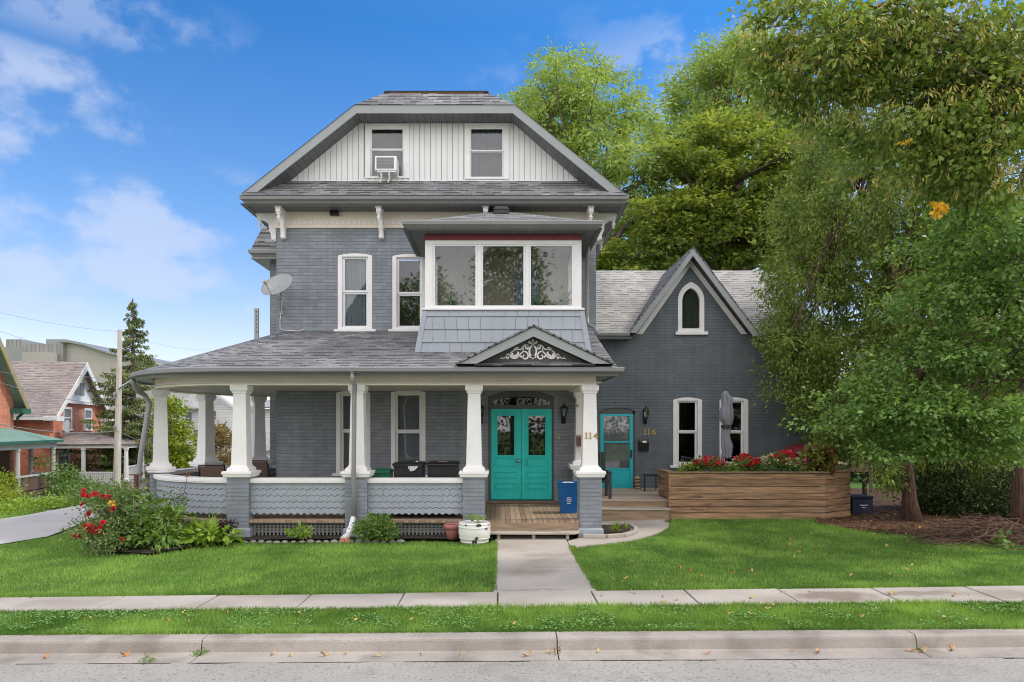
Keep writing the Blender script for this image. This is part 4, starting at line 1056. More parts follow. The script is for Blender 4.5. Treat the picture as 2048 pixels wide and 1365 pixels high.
for m in (0, 1):
    def mm(l): return [((1940 - u if m else u), v) for u, v in l]
    crv(mm([(870, 480), (800, 480), (780, 420), (820, 400), (845, 440)]), (40, 50))
    crv(mm([(860, 470), (790, 385), (720, 430), (660, 500), (560, 500), (440, 560), (390, 640), (420, 710), (500, 735), (580, 700), (650, 620), (720, 560), (800, 570), (850, 650), (820, 730), (750, 740), (700, 690)]), (30, 34))
    crv(mm([(640, 670), (700, 700), (740, 640)]), (50, 26)); crv(mm([(720, 560), (720, 460)]), (34, 20))
    crv(mm([(470, 540), (530, 470), (600, 450)]), (40, 26)); crv(mm([(420, 600), (470, 690), (540, 660), (600, 600), (570, 560)]), (80, 30))
    crv(mm([(390, 660), (330, 625), (290, 680), (330, 740), (350, 680)]), (28, 36)); crv(mm([(300, 650), (250, 720), (190, 735), (120, 740)]), (26, 14)); crv(mm([(200, 735), (170, 690)]), (26, 20))
    crv(mm([(970, 330), (900, 340), (865, 310), (900, 290)]), (50, 30))
ell = [op(970 + 90 * math.cos(q), 550 + 140 * math.sin(q)) for q in [2 * PI * i / 24 for i in range(25)]]; ribbon(mb, ell, (44 * k_, 44 * k_), y0, y1)
crv([(970, 240), (970, 330), (970, 430)], (50, 70)); crv([(880, 690), (970, 690), (1060, 690)], (50, 50)); crv([(970, 680), (970, 755)], (60, 20))
mb.build('carved_scrollwork', M_WHITE, ty)

# ------------------------------------------------------------------ main doors
yd = W + .06
mb = MB(); ap = arc_pts(dx0 + .002, dx1 - .002, dz1, .168)
dl, dr, dt, db = X(981.3, yd), X(1104.6, yd), Z(818.5, yd), Z(999.5, yd)
M_DFR = PM('dark_grey_paint', (.10, .105, .11), .5, .05, 3, .05)
mb.box(dx0, dl, W + .02, W + .14, FL, dz1); mb.box(dr, dx1, W + .02, W + .14, FL, dz1); mb.box(dl, dr, W + .02, W + .14, dt, dt + .09)
t0, t1 = arc_pts(dl + .12, dr - .12, Z(799, yd), .13), None
up_ = [(dl, dt + .09)] + [(dl, dz1)] + ap[1:-1] + [(dr, dz1), (dr, dt + .09)]
# head with a fan-shaped opening: two side cheeks and the arched band
inner = arc_pts(dl + .05, dr - .05, Z(802, yd), .10); outer = ap
mb.prism([(dl, dt + .088), (inner[0][0], dt + .088), inner[0], outer[0]], W + .03, W + .14); mb.prism([(inner[-1][0], dt + .088), (dr, dt + .088), outer[-1], inner[-1]], W + .03, W + .14)
for i in range(len(inner) - 1): mb.prism([inner[i], inner[i + 1], outer[i + 1], outer[i]], W + .03, W + .14)
dfm = mb.build('door_frame', M_DFR, house)
mb = MB(); mb.prism([(inner[0][0], dt + .085)] + inner + [(inner[-1][0], dt + .085)], W + .085, W + .09); mb.build('transom_pane', M_GLASSD, dfm)
mb = MB(); mb.box(X(969.6, W), X(1116, W), W - .10, W + .1, FL, FL + .075); mb.build('threshold', PM('worn_threshold', (.20, .14, .11), .7, .2, 5, .2, 30), house, bevel=.015)
mid = (dl + dr) / 2
def leaf(xa, xb, g0, g1, side):
    mb = MB(); y0, y1 = yd, yd + .045; ga, gb2 = X(g0, yd), X(g1, yd); gt2, gbm = Z(832, yd), Z(910.7, yd)
    mb.box(xa, ga, y0, y1, db, dt); mb.box(gb2, xb, y0, y1, db, dt); mb.box(ga, gb2, y0, y1, gt2, dt); mb.box(ga, gb2, y0, y1, db, gbm)
    # glazing bead and raised panels
    for (a, b, c, d) in ((ga - .035, gb2 + .035, gbm - .03, gt2 + .05),):
        for q in ((a, a + .018, c, d), (b - .018, b, c, d), (a + .018, b - .018, d - .018, d), (a + .018, b - .018, c, c + .018)): mb.box(q[0], q[1], y0 - .016, y0, q[2], q[3])
    c0_, c1_ = ga - .07, gb2 + .07
    for za, zb in ((915.7, 934), (944, 957.5), (966, 980.5)):
        t_, b_ = Z(za, yd), Z(zb, yd)
        for q in ((c0_, c0_ + .02, b_, t_), (c1_ - .02, c1_, b_, t_), (c0_ + .02, c1_ - .02, t_ - .02, t_), (c0_ + .02, c1_ - .02, b_, b_ + .02)): mb.box(q[0], q[1], y0 - .02, y0, q[2], q[3])
        mb.box(c0_ + .045, c1_ - .045, y0 - .015, y0, b_ + .04, t_ - .04)
    if side < 0: mb.box(xb - .03, xb, y0 - .012, y0, db, dt)
    o = mb.build('door', M_TEAL, house, bevel=.004)
    mb = MB(); mb.box(ga, gb2, y0 + .02, y0 + .026, gbm, gt2); mb.build('pane', M_GLASS, o)
    return o
dL = leaf(dl + .004, mid - .002, 995, 1028, -1); dR = leaf(mid + .002, dr - .004, 1057, 1090.4, 1)
mb = MB(); t = MB(); kx_, kz_ = X(1036.8, yd), Z(922, yd)
mb.tube([(kx_, yd, kz_), (kx_, yd - .04, kz_), (kx_, yd - .045, kz_)], .016, 12); mb.tube([(kx_, yd - .045, kz_), (kx_, yd - .06, kz_), (kx_, yd - .08, kz_), (kx_, yd - .09, kz_)], [.02, .036, .036, .02], 14); mb.tube([(kx_, yd, kz_), (kx_, yd - .008, kz_)], .045, 16)
mb.build('door_knob', M_STEEL, dL, smooth=True)
mb = MB(); xm, zm_ = X(1074.5, yd), Z(940, yd); mb.box(xm - .11, xm + .11, yd - .014, yd, zm_ - .025, zm_ + .025); mb.box(xm - .09, xm + .09, yd - .02, yd - .014, zm_ - .012, zm_ + .012); mb.build('mail_slot', M_TEAL, dR)
mb = MB(); mb.box(dl - .1, dr + .1, yd + .6, yd + .62, FL, dz1 + .2); mb.box(dl - .12, dl - .1, yd + .1, yd + .6, FL, dz1 + .2); mb.box(dr + .1, dr + .12, yd + .1, yd + .6, FL, dz1 + .2); mb.build('hall_behind', PM('dim_hall', (.07, .055, .04), .8, .3, 2, 0), house)

# ------------------------------------------------------------------ downspouts
def spout(pts, r=.036, n=10, name='downspout', mat=M_TRIM): mb = MB(); mb.tube(pts, r, n); return mb.build(name, mat, house, smooth=True)
spout([(X(705, 13.2), 13.17, 3.2), (X(706, 13.2), 13.17, 3.05), (X(709, 13.3), 13.33, 2.95), (X(709, 13.38), 13.36, 2.7), (-2.83, 13.40, 1.5), (-2.83, 13.37, 1.15), (-2.83, 13.42, .95), (-2.83, 13.42, .38)], .045)
mb = MB(); mb.tube([(-2.84, 13.40, .42), (-2.86, 13.33, .25), (-2.90, 13.2, .10), (-2.95, 13.05, .04)], [.05, .06, .065, .075], 8); mb.build('downspout_shoe', M_WHITE2, house)
spout([(X(264, 14.6), 14.6, 3.18), (X(266, 14.6), 14.62, 3.08), (X(274, 14.7), 14.75, 2.93), (X(288, 14.9), 14.95, 2.85), (X(294, 14.8), 14.9, 2.66), (X(282, 14.8), 14.8, 1.6), (X(272, 14.75), 14.75, .6), (X(270, 14.7), 14.7, -.05)], .055)
spout([(X(1178, 15.4), 15.5, 6.25), (X(1175, 15.6), 15.7, 5.95), (X(1175, 15.9), 15.95, 4.75), (X(1176, 15.8), 15.85, 4.52), (X(1190, 15.6), 15.6, 4.40), (X(1197, 15.5), 15.5, 4.22)], .045)

# ------------------------------------------------------------------ the side wing
V = 19.0; DK = .49
wx0, wx1 = HX1, 8.45
gA = (X(1380, V), Z(519, V)); gL, gR, ge = X(1273, V), X(1494, V), Z(669, V)
w5 = (X(1346.4, V), X(1403.9, V), Z(931, V), Z(800, V), .07, Z(864, V)); w6 = (X(1439, V), X(1496.5, V), Z(931, V), Z(800, V), .07, Z(864, V))
d6 = (X(1198.7, V), X(1270, V), DK, Z(823, V), .10)
holes = [(w[0], w[1], w[2], w[3] + w[4]) for w in (w5, w6)] + [(d6[0], d6[1], d6[2], d6[3] + d6[4])]
gw = (X(1355.5, V), X(1408, V), Z(664, V), Z(600, V))
mb = MB(); wall_xz(mb, V, .22, wx0, wx1, 0, 4.75, holes)
for w in (w5, w6): arch_fill(mb, w[0], w[1], w[3], w[4], V, V + .21)
arch_fill(mb, d6[0], d6[1], d6[3], d6[4], V, V + .21)
# gable above the eave, with the pointed window opening
def gothic(x0, x1, zb, zs, top, n=8, inset=0):
    """outline of a pointed arch opening from bottom left, clockwise"""
    x0 += inset; x1 -= inset; cx = (x0 + x1) / 2; L = [(x0, zb), (x0, zs)]
    for i in range(1, n + 1):
        t = i / n; L.append((x0 + (cx - x0) * (1 - math.cos(t * PI * .40)) / (1 - math.cos(PI * .40)), zs + (top - zs) * math.sin(t * PI * .40) / math.sin(PI * .40)))
    return L + [(2 * cx - a, b) for a, b in L[::-1][1:]]
gzt = Z(564.9, V)
go = gothic(gw[0], gw[1], gw[2], Z(602, V), gzt)
half = len(go) // 2
lft = go[:half + 1]; rgt = go[half:]
xl, xr_ = gL - .35, gR + .35; slp = (gA[1] - ge) / (gA[0] - gL)
zt0 = 4.75
bl = gA[0] - (gA[1] + .05 - zt0) / slp; br = gA[0] + (gA[1] + .05 - zt0) / slp
mb.add([(bl, V, zt0), (lft[0][0], V, zt0)] + [(a, V, b) for a, b in lft if b > zt0] + [(gA[0], V, gA[1] + .05)], [tuple(range(2 + len([1 for a, b in lft if b > zt0]) + 1))])
rr_ = [(a, b) for a, b in rgt if b > zt0]
mb.add([(gA[0], V, gA[1] + .05)] + [(a, V, b) for a, b in rr_] + [(rgt[-1][0], V, zt0), (br, V, zt0)], [tuple(range(1 + len(rr_) + 2))])
mb.add([(wx1, V, 0), (wx1, 25.4, 0), (wx1, 25.4, 4.7), (wx1, 22.2, 7.1), (wx1, V, 4.75)], [(0, 1, 2, 3, 4)])
mb.add([(wx0, 25.4, 0), (wx1, 25.4, 0), (wx1, 25.4, 4.7), (wx0, 25.4, 4.7)], [(3, 2, 1, 0)])
mb.build('wing_wall', M_WING, house)
for w, lb in ((w5, 'wing window nearer the storm door'), (w6, 'wing window behind the folded parasol')):
    window(house, w[0], w[1], w[2], w[3], w[4], V, w[5], glass=M_GLASSD, label=lb, cas=.12)
    arch_bricks(house, w[0], w[1], w[3], w[4], V, M_WING)
arch_bricks(house, d6[0], d6[1], d6[3], d6[4], V, M_WING)
# pointed window
mb = MB(); oi = gothic(gw[0], gw[1], gw[2], Z(602, V), gzt); ii = gothic(gw[0] + .115, gw[1] - .115, gw[2] + .09, Z(603, V), Z(576.5, V))
n_ = len(oi)
for i in range(n_ - 1): mb.prism([oi[i], oi[i + 1], ii[i + 1], ii[i]], V - .03, V + .08)
mb.prism([oi[-1], oi[0], ii[0], ii[-1]], V - .03, V + .08)
pw = mb.build('pointed_window', M_WHITE, house)
mb = MB(); mb.prism(ii, V + .05, V + .055); mb.build('pane', M_GLASS, pw)
mb = MB(); m = 24; pts = [(ii[0][0] + (ii[-1][0] - ii[0][0]) * i / m, V + .16 + .025 * math.sin(i * 1.6)) for i in range(m + 1)]
mb.add([(p, q, gw[2]) for p, q in pts] + [(p, q, gzt) for p, q in pts], [(i, i + 1, i + m + 2, i + m + 1) for i in range(m)]); mb.build('blind', PM('grey_drape', (.16, .17, .17), .9, .1, 3, 0), pw)
mb = MB(); mb.box(X(1350.5, V), X(1415, V), V - .07, V + .06, Z(670.5, V), gw[2]); mb.build('sill', M_WHITE, pw, bevel=.006)
mb = MB(); mb.box(gw[0] - .1, gw[1] + .1, V + .4, V + .42, gw[2] - .1, gzt + .1); mb.build('room_behind', M_DARK, pw)
# wing roof
we, wez = 18.6, 4.70; rdg = (22.2, Z(541.5, 22.2)); ksl = (rdg[1] - wez) / (rdg[0] - we)
gd = 18.58; oA = (X(1385.8, gd), Z(493, gd)); oL = (X(1258, gd), Z(664, gd)); oR = (X(1521, gd), Z(670, gd))
yv = we + (oA[1] - wez) / ksl
nv = Vector((0, rdg[0] - we, rdg[1] - wez)).normalized()
def onr(x, y): return (x, y, wez + ksl * (y - we))
mb = MB(); mb.poly([onr(wx0, we), onr(oL[0] + .06, we), onr(oA[0], yv - .1), onr(oR[0] - .10, we), onr(wx1 + .35, we), onr(wx1 + .35, rdg[0]), onr(wx0, rdg[0])], (1, 0, 0), nv)
mb.quad((wx1 + .35, 25.8, wez), (wx0, 25.8, wez), (wx0, rdg[0], rdg[1]), (wx1 + .35, rdg[0], rdg[1]))
wr = mb.build('wing_roof', M_SHINL, house)
mb = MB(); mb.quad((oL[0], yv, oL[1]), (oL[0], gd - .03, oL[1]), (oA[0], gd - .03, oA[1]), (oA[0], yv + .1, oA[1])); mb.quad((oR[0], gd - .03, oR[1]), (oR[0], yv, oR[1]), (oA[0], yv + .1, oA[1]), (oA[0], gd - .03, oA[1]))
mb.build('gable_roof', M_SHIN, wr, solid=.03)
mb = MB(); fv = .23
mb.prism([(oL[0], oL[1] - .02), (oA[0], oA[1] - .02), (oR[0], oR[1] - .02), (oR[0] - .20, oR[1] - .04), (oA[0], oA[1] - fv - .03), (oL[0] + .20, oL[1] - .04)], gd - .015, gd + .015); mb.build('gable_rake_board', M_FASC, wr)
mb = MB(); sa, sb_ = (oA[0], gd + .01, oA[1] - fv), (gA[0], V, gA[1] + .03)
mb.quad((oL[0] + .12, gd + .01, oL[1] - .04), sa, sb_, (gL - .05, V, ge + .0)); mb.quad(sa, (oR[0] - .12, gd + .01, oR[1] - .04), (gR + .05, V, ge), sb_); mb.build('gable_soffit', stripemat('brown_board_soffit', (.085, .08, .08), (.03, .03, .03), .12, .01, 'U'), wr)
mb = MB(); tw = .20
mb.prism([(gL, ge), (gA[0], gA[1]), (gR, ge), (gR - .16, ge), (gA[0], gA[1] - tw), (gL + .16, ge)], V - .03, V + .01); mb.build('gable_trim', M_WHITE, wr)
mb = MB(); sweep(mb, [(oL[0] + .02, we + .06, 0, -1), (wx0, we + .06, 0, -1)], [(o, wez - .11 + q) for o, q in GUT]); mb.build('wing_gutter', M_TRIM, wr); mb = MB(); sweep(mb, [(wx1 + .3, we + .06, 0, -1), (oR[0] - .02, we + .06, 0, -1)], [(o, wez - .11 + q) for o, q in GUT]); mb.build('wing_gutter', M_TRIM, wr)
for a, b in ((wx0, oL[0] + .1), (oR[0] - .1, wx1 + .3)): mb = MB(); mb.box(a, b, we + .05, V, wez - .13, wez - .11); mb.build('wing_soffit', M_TRIM, wr)
# storm door
sdx0, sdx1, sdt = X(1201, V), X(1266, V), Z(828.5, V)
mb = MB(); y0, y1 = V + .03, V + .07
mb.box(d6[0], sdx0, y0, V + .15, DK, d6[3]); mb.box(sdx1, d6[1], y0, V + .15, DK, d6[3]); mb.prism([(d6[0], sdt)] + arc_pts(d6[0] + .002, d6[1] - .002, d6[3], .098) + [(d6[1], sdt)], y0, V + .15)
mb.build('storm_door_frame', M_DFR, house)
mb = MB(); fx = .09; g0, g1, gt3, gb3, gm = sdx0 + fx, sdx1 - fx, Z(833, V), Z(937, V), Z(884.5, V)
mb.box(sdx0, g0, y0, y1, DK, sdt); mb.box(g1, sdx1, y0, y1, DK, sdt); mb.box(g0, g1, y0, y1, gt3, sdt); mb.box(g0, g1, y0, y1, gm - .02, gm + .02); mb.box(g0, g1, y0 + .008, y1, DK, gb3)
mb.box(g0 + .01, g1 - .01, y0 - .004, y0 + .008, DK + .08, DK + .09); mb.box(g0, g1, y0 - .002, y0 + .008, gb3 - .04, gb3)
stm = mb.build('storm_door', M_TEAL2, house, bevel=.004)
mb = MB(); mb.box(g0, g1, y0 + .02, y0 + .024, gm + .02, gt3); mb.box(g0, g1, y0 + .02, y0 + .024, gb3, gm - .02); mb.build('pane', M_GLASS, stm)
mb = MB(); mb.box(g0 - .05, g1 + .05, V + .11, V + .14, DK, sdt); mb.box(g0 + .20, g0 + .48, V + .10, V + .11, DK, Z(843, V)); mb.build('inner_door', PM('off_white_door', (.50, .49, .47), .5, .05, 2, 0), stm)
mb = MB(); mb.box(sdx1 - .06, sdx1 - .03, y0 - .05, y0, Z(914, V), Z(902, V)); mb.box(sdx1 - .07, sdx1 - .02, y0 - .012, y0, Z(916, V), Z(900, V)); mb.build('handle', M_CHAR, stm, bevel=.005)

# ------------------------------------------------------------------ foliage helpers
rng = np.random.default_rng(11)


def leafmesh(name, C, D, size, aspect, mat, parent=None, tint=None, fold=.18, wj=.3, nrm=None):
    """C centres (n,3), D leaf directions (n,3); kite-shaped leaves"""
    n = len(C); o3 = np.array(ORG.get(parent.name, Vector()) if parent else (0, 0, 0))
    D = D / (np.linalg.norm(D, axis=1, keepdims=True) + 1e-9)
    rnd = rng.normal(size=(n, 3)) if nrm is None else nrm + rng.normal(size=(n, 3)) * .45
    S = np.cross(D, rnd); S /= (np.linalg.norm(S, axis=1, keepdims=True) + 1e-9); U = np.cross(S, D)
    L = (size * (1 + wj * rng.uniform(-1, 1, n)))[:, None] if np.isscalar(size) else size[:, None]
    Wd = L * aspect * .5
    P = np.empty((n, 4, 3)); P[:, 0] = C; P[:, 1] = C + D * L * .42 + S * Wd + U * Wd * fold; P[:, 2] = C + D * L; P[:, 3] = C + D * L * .42 - S * Wd + U * Wd * fold
    P = (P - o3).reshape(-1, 3)
    me = bpy.data.meshes.new(name); me.vertices.add(4 * n); me.loops.add(4 * n); me.polygons.add(n)
    me.vertices.foreach_set('co', P.ravel()); me.loops.foreach_set('vertex_index', np.arange(4 * n)); me.polygons.foreach_set('loop_start', np.arange(0, 4 * n, 4))
    me.update(); me.validate()
    t = tint if tint is not None else rng.uniform(0, 1, n)
    at = me.attributes.new('tint', 'FLOAT', 'FACE'); at.data.foreach_set('value', np.clip(t, 0, 1).astype(np.float32))
    me.materials.append(mat); o = bpy.data.objects.new(name, me); COL.objects.link(o)
    if parent: o.parent = parent; ORG[o.name] = Vector(o3)
    return o


def blobs(ells, n, shell=.45):
    """n points through ellipsoids (cx,cy,cz,rx,ry,rz[,weight])"""
    w = np.array([(e[3] * e[4] * e[5]) ** .8 * (e[6] if len(e) > 6 else 1) for e in ells]); w /= w.sum()
    idx = rng.choice(len(ells), n, p=w); E = np.array([e[:6] for e in ells])[idx]
    v = rng.normal(size=(n, 3)); v /= np.linalg.norm(v, axis=1, keepdims=True)
    r = (shell + (1 - shell) * rng.uniform(0, 1, n) ** .6)[:, None]
    return E[:, :3] + v * r * E[:, 3:6], v


def foliage(name, ells, n_clumps, per, spread, size, aspect, mat, parent, droop=0.3, shell=.45, out=.5, flat=.6, tv=.33, upn=0.0, gap=None):
    c, v = blobs(ells, n_clumps, shell)
    ct = np.clip(rng.normal(.5, tv, n_clumps), 0, 1)
    sp = spread * rng.uniform(.6, 1.35, n_clumps)
    i = np.repeat(np.arange(n_clumps), per); n = len(i)
    d = rng.normal(size=(n, 3)); d[:, 2] *= flat
    C = c[i] + d * sp[i][:, None] * .6
    D = d * .6 + v[i] * out + rng.normal(size=(n, 3)) * .4; D[:, 2] -= droop
    if gap:
        g0, g1, th = gap
        kp = np.array([noise.noise(Vector((p[0] * g0, p[1] * g0, p[2] * g1))) > th for p in C]); C, D, i = C[kp], D[kp], i[kp]; n = len(i)
    nr = None
    if upn: nr = np.tile(np.array([0, 0, 1.0]), (n, 1)) * upn
    o = leafmesh(name, C, D, size, aspect, mat, parent, tint=np.clip(ct[i] * .6 + rng.uniform(0, .4, n) + np.where(rng.uniform(0, 1, n) > .985, .4, 0), 0, 1), nrm=nr)
    return o, c


def limbs(parent, base, mid, targets, r0, mat, n=24, rt=.012, name='branch', wob=.25, seed=2):
    rnd = random.Random(seed); mb = MB(); k = min(n, len(targets))
    for q in range(k):
        t = Vector(targets[rnd.randrange(len(targets))]); s = rnd.uniform(.25, 1); m = Vector(base).lerp(Vector(mid), s)
        pts = []; d = (t - m).length
        for i in range(6):
            u = i / 5; p = m.lerp(t, u); p.z += math.sin(u * PI) * d * .08
            p += Vector((rnd.uniform(-1, 1), rnd.uniform(-1, 1), rnd.uniform(-1, 1))) * wob * (d * .08) * (0 if i in (0, 5) else 1); pts.append(p)
        rr = r0 * rnd.uniform(.25, .55); mb.tube(pts, [rr * (1 - u / 5) + rt for u in range(6)], 5, cap=False)
    return mb.build(name, mat, parent, smooth=True)


def trunk(parent, pts, r, mat, name='trunk', n=10):
    mb = MB(); mb.tube(pts, r, n); return mb.build(name, mat, parent, smooth=True)


L_LOC = leafmat('locust_leaf', (.21, .31, .09), (.46, .57, .19), .5, accent=(.5, .42, .06))
L_MAP = leafmat('maple_leaf', (.08, .135, .035), (.42, .50, .12), .42, accent=(.42, .38, .05))
L_LIN = leafmat('linden_leaf', (.075, .14, .03), (.36, .46, .11), .38, spec=.3)
L_BRA = leafmat('linden_bract', (.42, .38, .11), (.66, .55, .20), .35)
L_MUL = leafmat('broad_leaf', (.06, .14, .04), (.38, .56, .17), .4, rough=.42, spec=.45)
L_CED = leafmat('cedar_spray', (.075, .13, .025), (.34, .43, .09), .32, accent=(.40, .24, .06))
L_SPR = leafmat('spruce_needle', (.06, .10, .03), (.27, .31, .09), .25)
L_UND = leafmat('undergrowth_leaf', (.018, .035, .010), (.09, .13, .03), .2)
L_YEL = leafmat('yellow_green_leaf', (.16, .26, .03), (.42, .46, .06), .4)
L_RUS = leafmat('rusty_leaf', (.16, .13, .05), (.42, .28, .12), .3)
L_SHR = leafmat('shrub_leaf', (.06, .13, .03), (.26, .40, .09), .3)
L_LIME = leafmat('lime_leaf', (.14, .26, .03), (.38, .52, .09), .35)
L_ROSE = leafmat('rose_leaf', (.06, .12, .035), (.26, .34, .12), .3, accent=(.35, .12, .05))
L_GRASS = leafmat('grass_blade', (.10, .205, .040), (.37, .55, .13), .35, rough=.5, spec=.25)
L_PETR = leafmat('red_petal', (.42, .005, .02), (.75, .02, .06), .2)
L_PETW = leafmat('white_petal', (.6, .55, .45), (.85, .82, .75), .3)
L_PETP = leafmat('pink_petal', (.45, .04, .12), (.75, .20, .32), .3)
L_PETY = leafmat('yellow_petal', (.6, .35, .02), (.8, .6, .08), .3)
L_COLE = leafmat('coleus_leaf', (.11, .025, .02), (.26, .33, .05), .3)
L_DARK = leafmat('dark_purple_leaf', (.03, .02, .025), (.09, .05, .06), .1)

def inpoly(px, py, poly):
    ins = np.zeros(len(px), bool); j = len(poly) - 1
    for i in range(len(poly)):
        xi, yi = poly[i]; xj, yj = poly[j]
        c = ((yi > py) != (yj > py)) & (px < (xj - xi) * (py - yi) / (yj - yi + 1e-12) + xi); ins ^= c; j = i
    return ins

# ------------------------------------------------------------------ trees behind the house
def E(px, py, d, rpx, rpy, ry, w=1):
    return (X(px, d), d, Z(py, d), rpx * d / F, ry, rpy * d / F, w)
t = thing('locust_tree', 'tall airy tree with light yellow-green feathery leaves, behind the right slope of the main roof', 'tree', (X(1150, 30), 30, 0))
el1 = [E(1130, 190, 30, 100, 75, 2.6), E(1200, 250, 30, 110, 80, 2.8), E(1080, 250, 30, 90, 70, 2.2), E(1150, 330, 30, 120, 60, 2.6, .8), E(1240, 340, 29, 80, 60, 2), E(1300, 330, 29, 60, 50, 1.5, .8), E(1310, 250, 30, 40, 40, 1.2, .6), E(1040, 215, 31, 40, 30, 1.5), E(1255, 180, 30, 40, 40, 1.2, .6), E(1110, 125, 30, 45, 28, 1, .8), E(1210, 145, 30, 60, 30, 1, .8), E(1290, 400, 29, 60, 45, 1.5, .7), E(1225, 470, 30, 55, 60, 1.5, .8), E(1260, 520, 30, 60, 40, 1.5)]
f, c = foliage('crown', el1, 1900, 20, .34, .21, .36, L_LOC, t, droop=.4, shell=.1, flat=.35, gap=(.75, 1.1, -.2))
trunk(t, [(X(1180, 30), 30, -.5), (X(1185, 30), 30, 6), (X(1170, 30), 30, 9), (X(1150, 30), 30, 12)], [.35, .28, .2, .1], M_BARK)
limbs(t, (X(1185, 30), 30, 5), (X(1150, 30), 30, 12), c, .22, M_BARK, 46)
trunk(t, [(X(1180, 30), 30, 8.0), (X(1245, 29), 29, 10.5), (X(1290, 29), 29, 11.2), (X(1370, 29), 29, 11.9)], [.15, .12, .09, .05], M_BARK, 'limb')
t = thing('locust_tree', 'second airy light green tree rising between the maple and the overhanging linden', 'tree', (X(1450, 34), 34, 0))
el2 = [E(1400, 180, 34, 75, 60, 2.5), E(1450, 130, 34, 70, 55, 2.5), E(1500, 200, 34, 90, 80, 2.5), E(1370, 250, 34, 70, 60, 2), E(1430, 270, 33, 80, 50, 2), E(1340, 330, 33, 60, 50, 2), E(1480, 90, 34, 50, 35, 2), E(1560, 260, 34, 60, 60, 2), E(1310, 270, 34, 30, 30, 1, .6)]
f, c = foliage('crown', el2, 1700, 20, .38, .22, .36, L_LOC, t, droop=.4, shell=.1, flat=.35, gap=(.7, 1.0, -.2))
trunk(t, [(X(1480, 34), 34, -.5), (X(1475, 34), 34, 8), (X(1450, 34), 34, 14), (X(1440, 34), 34, 18)], [.4, .3, .2, .08], M_BARK)
limbs(t, (X(1475, 34), 34, 8), (X(1440, 34), 34, 17), c, .22, M_BARK, 40, seed=5)
t = thing('maple_tree', 'dark green dense maple with yellowish tips, behind the pointed gable of the side wing', 'tree', (X(1420, 29), 29, 0))
el3 = [E(1400, 330, 29, 110, 75, 2.6), E(1500, 350, 28, 110, 80, 2.8), E(1330, 460, 28.5, 110, 70, 2.5), E(1440, 460, 28, 120, 80, 2.5), E(1540, 440, 28, 90, 90, 2.4), E(1460, 270, 29, 60, 45, 2), E(1590, 340, 28, 80, 90, 2.5), E(1280, 520, 28.5, 70, 45, 2), E(1210, 525, 29, 45, 30, 1.5), E(1600, 500, 28, 70, 80, 2)]
f, c = foliage('crown', el3, 3300, 20, .32, .19, .8, L_MAP, t, droop=.15, shell=.3, flat=.35, upn=1.2, tv=.3, gap=(.65, 1.5, -.08))
trunk(t, [(X(1485, 29), 29, -.5), (X(1483, 29), 29, 6), (X(1470, 29), 29, 9), (X(1440, 29), 29, 12)], [.35, .3, .22, .1], M_BARK)
limbs(t, (X(1483, 29), 29, 6), (X(1440, 29), 29, 12), c, .25, M_BARK, 44, seed=9)
for px in (1503, 1528, 1548, 1585):
    t = thing('slender_tree', {1503: 'thin dark trunk behind the wing roof, first one right of the pointed gable', 1528: 'thin dark trunk behind the wing roof, between two others', 1548: 'slightly thicker dark trunk behind the wing roof, beside the cedar', 1585: 'dark trunk behind the right end of the wing roof, in the cedar foliage'}[px], 'tree trunk', (X(px, 32), 32, 0), 'trunks behind the wing roof')
    trunk(t, [(X(px, 32), 32, -.3), (X(px + 2, 32), 32, 6), (X(px - 4, 32), 32, 11)], [.16, .13, .08], M_BARK)

t = thing('background_tree', 'shaded green tree filling the gap low behind the maple and the wing roof', 'tree', (X(1400, 40), 40, 0))
foliage('crown', [E(1250, 500, 40, 70, 60, 2), E(1360, 490, 40, 90, 60, 2.5), E(1500, 500, 40, 90, 60, 2.5), E(1620, 480, 40, 80, 80, 2.5), E(1560, 400, 41, 80, 80, 2.5), E(1300, 430, 41, 60, 50, 2, .7)], 900, 22, .5, .24, .8, L_MAP, t, flat=.4, gap=(.5, 1, -.2))
trunk(t, [(X(1400, 40), 40, -.5), (X(1400, 40), 40, 10)], [.4, .2], M_BARK)
# ------------------------------------------------------------------ trees at the right
def cedar(px, d, top, rot, label, ells, nc, trpts, r, per=30, seed=1):
    t = thing('cedar_tree', label, 'tree', (X(px, d), d, gz(X(px, d), d)), 'cedar trees at the right edge of the garden')
    f, c = foliage('crown', ells, int(nc * 1.5), per, .17, .115, .32, L_CED, t, droop=.9, shell=.3, flat=1.2, out=.3, tv=.3, gap=(1.5, .9, -.2))
    trunk(t, trpts, r, M_BARKR)
    limbs(t, trpts[1], trpts[-1], c, r[0], M_BARKR, 40, rt=.006, seed=seed)
    return t
d = 18.6
cedar(1700, d, 0, 0, 'large old cedar whose drooping sprays cover the right end of the wing roof', [E(1690, 330, d, 130, 120, 1.5), E(1650, 450, d, 120, 110, 1.6), E(1600, 560, d - .3, 85, 80, 1.2), E(1720, 560, d - .3, 120, 110, 1.5), E(1600, 700, d - .6, 90, 70, 1.1), E(1710, 720, d - .6, 110, 90, 1.4), E(1640, 810, d - .8, 80, 55, 1.0), E(1740, 250, d, 90, 90, 1.4), E(1560, 640, d - .5, 45, 40, .8, .8), E(1575, 775, d - .8, 50, 35, .8, .7), E(1700, 880, d - .6, 90, 50, 1.0, .8)],
      2000, [(X(1865, 18.6), 18.6, -.05), (X(1850, 18.6), 18.6, 2.5), (X(1760, d), 18.3, 6), (X(1730, d), d, 10)], [.13, .11, .09, .04])
d = 16.4
